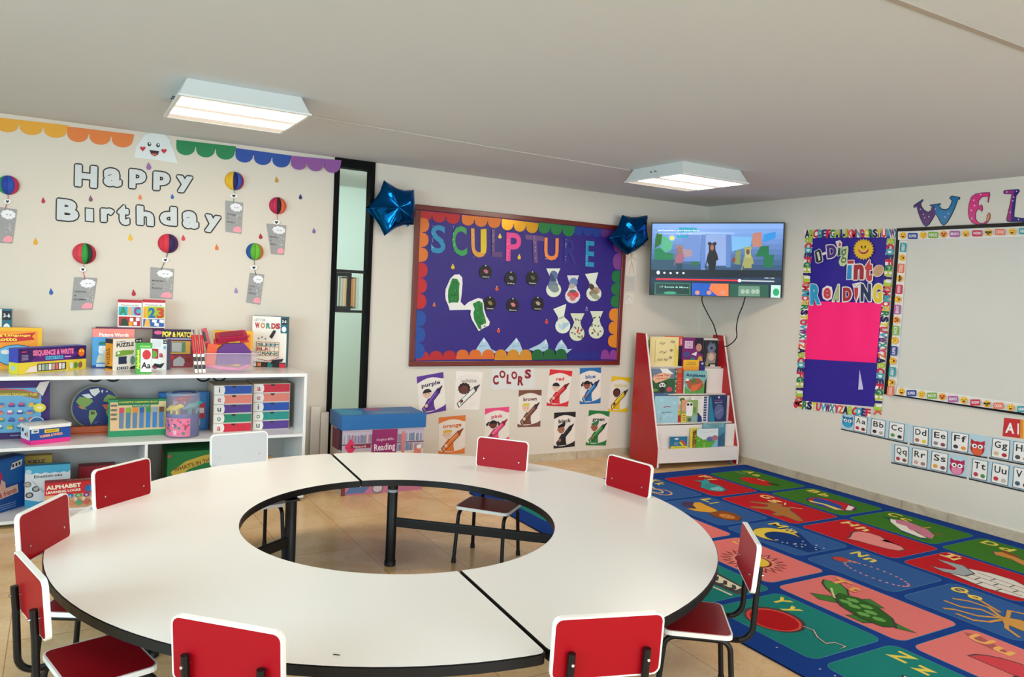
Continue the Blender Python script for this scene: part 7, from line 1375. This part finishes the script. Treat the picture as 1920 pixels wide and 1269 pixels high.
def dgrn(k):
    k.rect(0, 0, 1, 1, '12753A'); P = [(.06+.0, .60), (.30, .80), (.60, .90), (1, .96), (1, .80), (.62, .74), (.36, .64), (.12, .44)]; k.poly(P, 'C8A83A'); k.text("WHAT'S IN THE BAG", (.12, .60), (.95, .84), .08, '6A4A1E', .02); k.ell(.62, .30, .36, .27, '8A90A0'); 
    for i in range(5):
        for j in range(3): k.ell(.28+.17*i, .14+.17*j, .06, .06, '2A1A3A'); k.ell(.28+.17*i, .14+.17*j, .035, .035, 'B8B0C0')
    k.rect(.9, .1, 1, .5, '6A1A4A'); k.poly([(-.0, .9), (.06, .92), (.05, .96), (.0, .94)], 'C84A3A')
def sgrn(k): k.rect(0, 0, 1, 1, '147A3C'); k.poly([(.15, .1), (.42, .1), (.38, .86), (.12, .9)], 'C8B45A'); k.text('WHAT IS IN', (.22, .8), (.30, .15), .12, '5A4A1E', .02)
M, w, h = place(312, 424, 845, -.46, ZBOT); gbox('game_box', M, w, .33, min(h, ZMID-.024-ZBOT), '12753A', 'large green game box behind the white chair on the bottom shelf', 'game box', dgrn, sgrn)
q = pB(505, 856, -.40); k = MB((q.x, -.40, ZBOT)); k.box(-.03, 0, .0005, .03, .05, .10, mat('B8884A', .6)); k.box(-.02, .01, .1005, .02, .04, max(.12, q.z-ZBOT), mat('B8884A', .6)); k.build('wooden_blocks', label='small stack of light wooden blocks at the right of the bottom shelf', cat='blocks', bevel=.003)
# ================================================================== big lidded box beside the shelf
o0 = Vector((-4.068, -.535, 0)); e0 = Vector((-3.412, -.555, 0)); d = e0-o0; yaw = math.atan2(d.y, d.x); KW_ = d.length; KH_ = .605; KDp = .31; M = Matrix.Translation((o0.x, o0.y, .0008)) @ RZ(yaw)
def dkin(k):
    k.rect(0, 0, 1, 1, 'DED2BE'); k.rect(0, .60, 1, 1, 'B8A8B8')
    rnd = random.Random(4)
    for j, (y0, y1) in enumerate(((.72, .84), (.58, .69))):
        x = .02
        while x < .97:
            if not .36 < x < .64 and not (j == 1 and x < .36): k.rect(x, y0, x+.015, y1-rnd.random()*.02, rnd.choice(['8A9AB8', 'B87A8A', '6A7A98', 'C8B8B0', '9A6A80', '5A7A9A']), lay=False)
            x += .018
    k.lay(); k.rect(0, .695, 1, .712, '6A4A5A'); k.rect(.72, .52, .76, .86, 'D07A7A'); k.rect(0, .57, .34, .60, 'DED2BE')
    k.poly([(.03, .67), (.10, .79), (.17, .67), (.10, .55)], 'D82A5A'); k.rect(.10, .65, .34, .70, '8A1A3A'); k.text('Themes 6-10', (.13, .66), (.28, .66), .028, 'F0E8E8', .01)
    P = [(.355, .90), (.665, .90), (.655, .56), (.60, .50), (.52, .48), (.44, .52), (.35, .50)]; k.poly(P, '8E1A5E'); k.text('Houghton Mifflin', (.41, .74), (.62, .745), .035, 'E0B8D0', .01); k.text('Reading', (.385, .60), (.64, .615), .095, 'F2E0EC', .015); k.poly([(.46, .49), (.54, .455), (.62, .475), (.66, .53), (.6, .50), (.52, .48)], 'C8B8C8')
    k.text('Literature for', (.16, .41), (.40, .42), .04, 'B8A86A', .01); k.text('Kindergarten', (.22, .28), (.84, .31), .11, '16161A', .03)
    k.poly([(.02, .30), (.04, .48), (.09, .56), (.13, .52), (.14, .30)], '8A94A0'); k.ell(.10, .545, .025, .02, '22222A'); k.poly([(.86, .52), (.90, .62), (.96, .64), (.97, .52), (.93, .44)], 'D87A6A'); k.ell(.94, .63, .03, .03, 'E8E0D8'); k.poly([(.86, .38), (.90, .44), (.97, .42), (.93, .35)], '1E8A98'); k.poly([(.85, .32), (.92, .37), (.95, .35), (.93, .28)], 'C83A3A')
    k.rect(0, 0, 1, .20, 'C87898'); k.poly([(.05, .02), (.28, .02), (.34, .10), (.1, .11)], '5A78A8'); k.ell(.44, .07, .07, .07, '7A7A8A'); k.ell(.44, .07, .055, .055, 'D8C8D0'); k.rect(.0, .0, .05, .12, '7A3A2A')
def skin_(k): k.rect(0, 0, 1, 1, 'B8A898'); k.rect(.5, .62, 1, .95, '1A1420'); k.rect(.15, .60, .75, .88, '6A1A3A'); k.rect(0, .08, 1, .11, '4A3A30')
kb = gbox('lidded_box', M, KW_, KDp, .55, 'D8CCB8', 'big cardboard reading box with blue lid on the floor right of the shelf', 'box', dkin, skin_, group='', bevel=.002)
k = MB(); k.M = M @ Matrix.Translation((0, 0, .50)); k.Mi = k.M.inverted(); lc = mat('12609E', .45, noise=.05, ns=12)
k.box(-.012, -.012, 0, KW_+.012, -.0015, .112, lc); k.box(-.012, KDp+.0015, 0, KW_+.012, KDp+.012, .112, lc); k.box(-.012, -.0015, 0, -.0015, KDp+.0015, .112, lc); k.box(KW_+.0015, -.0015, 0, KW_+.012, KDp+.0015, .112, lc); k.box(-.0015, -.0015, .104, KW_+.0015, KDp+.0015, .112, lc)
k.frame(Matrix.Translation((0, 0, .1124)), lambda u, v: (u*KW_, v*KDp), 0); k.poly([(.36, .62), (.58, .62), (.56, .95), (.37, .95)], 'A04A78'); k.poly([(0, .1), (.24, .05), (.3, .6), (.1, .95), (0, .95)], '2A8AB0'); k.poly([(.4, .2), (.85, .15), (.85, .22), (.4, .28)], '7AA8C8'); k.T = I4
k.build('lid', kb, bevel=.003)
for x0_, x1_, ht, Y, lb in ((581, 598, 762, -.06, 'narrow grey-white board leaning on the wall beside the shelf'), (600, 614, 773, -.10, 'narrow white board just left of the big blue lidded box')):
    a, b_ = pB(x0_, 850, Y), pB(x1_, 850, Y); zt = pB((x0_+x1_)/2, ht, Y).z; k = MB((a.x, Y, 0)); k.box(0, 0, 0, b_.x-a.x, .018, zt, mat('DDD6CC', .5)); k.build('white_board_strip', label=lb, cat='board', group='narrow boards leaning beside the shelf')
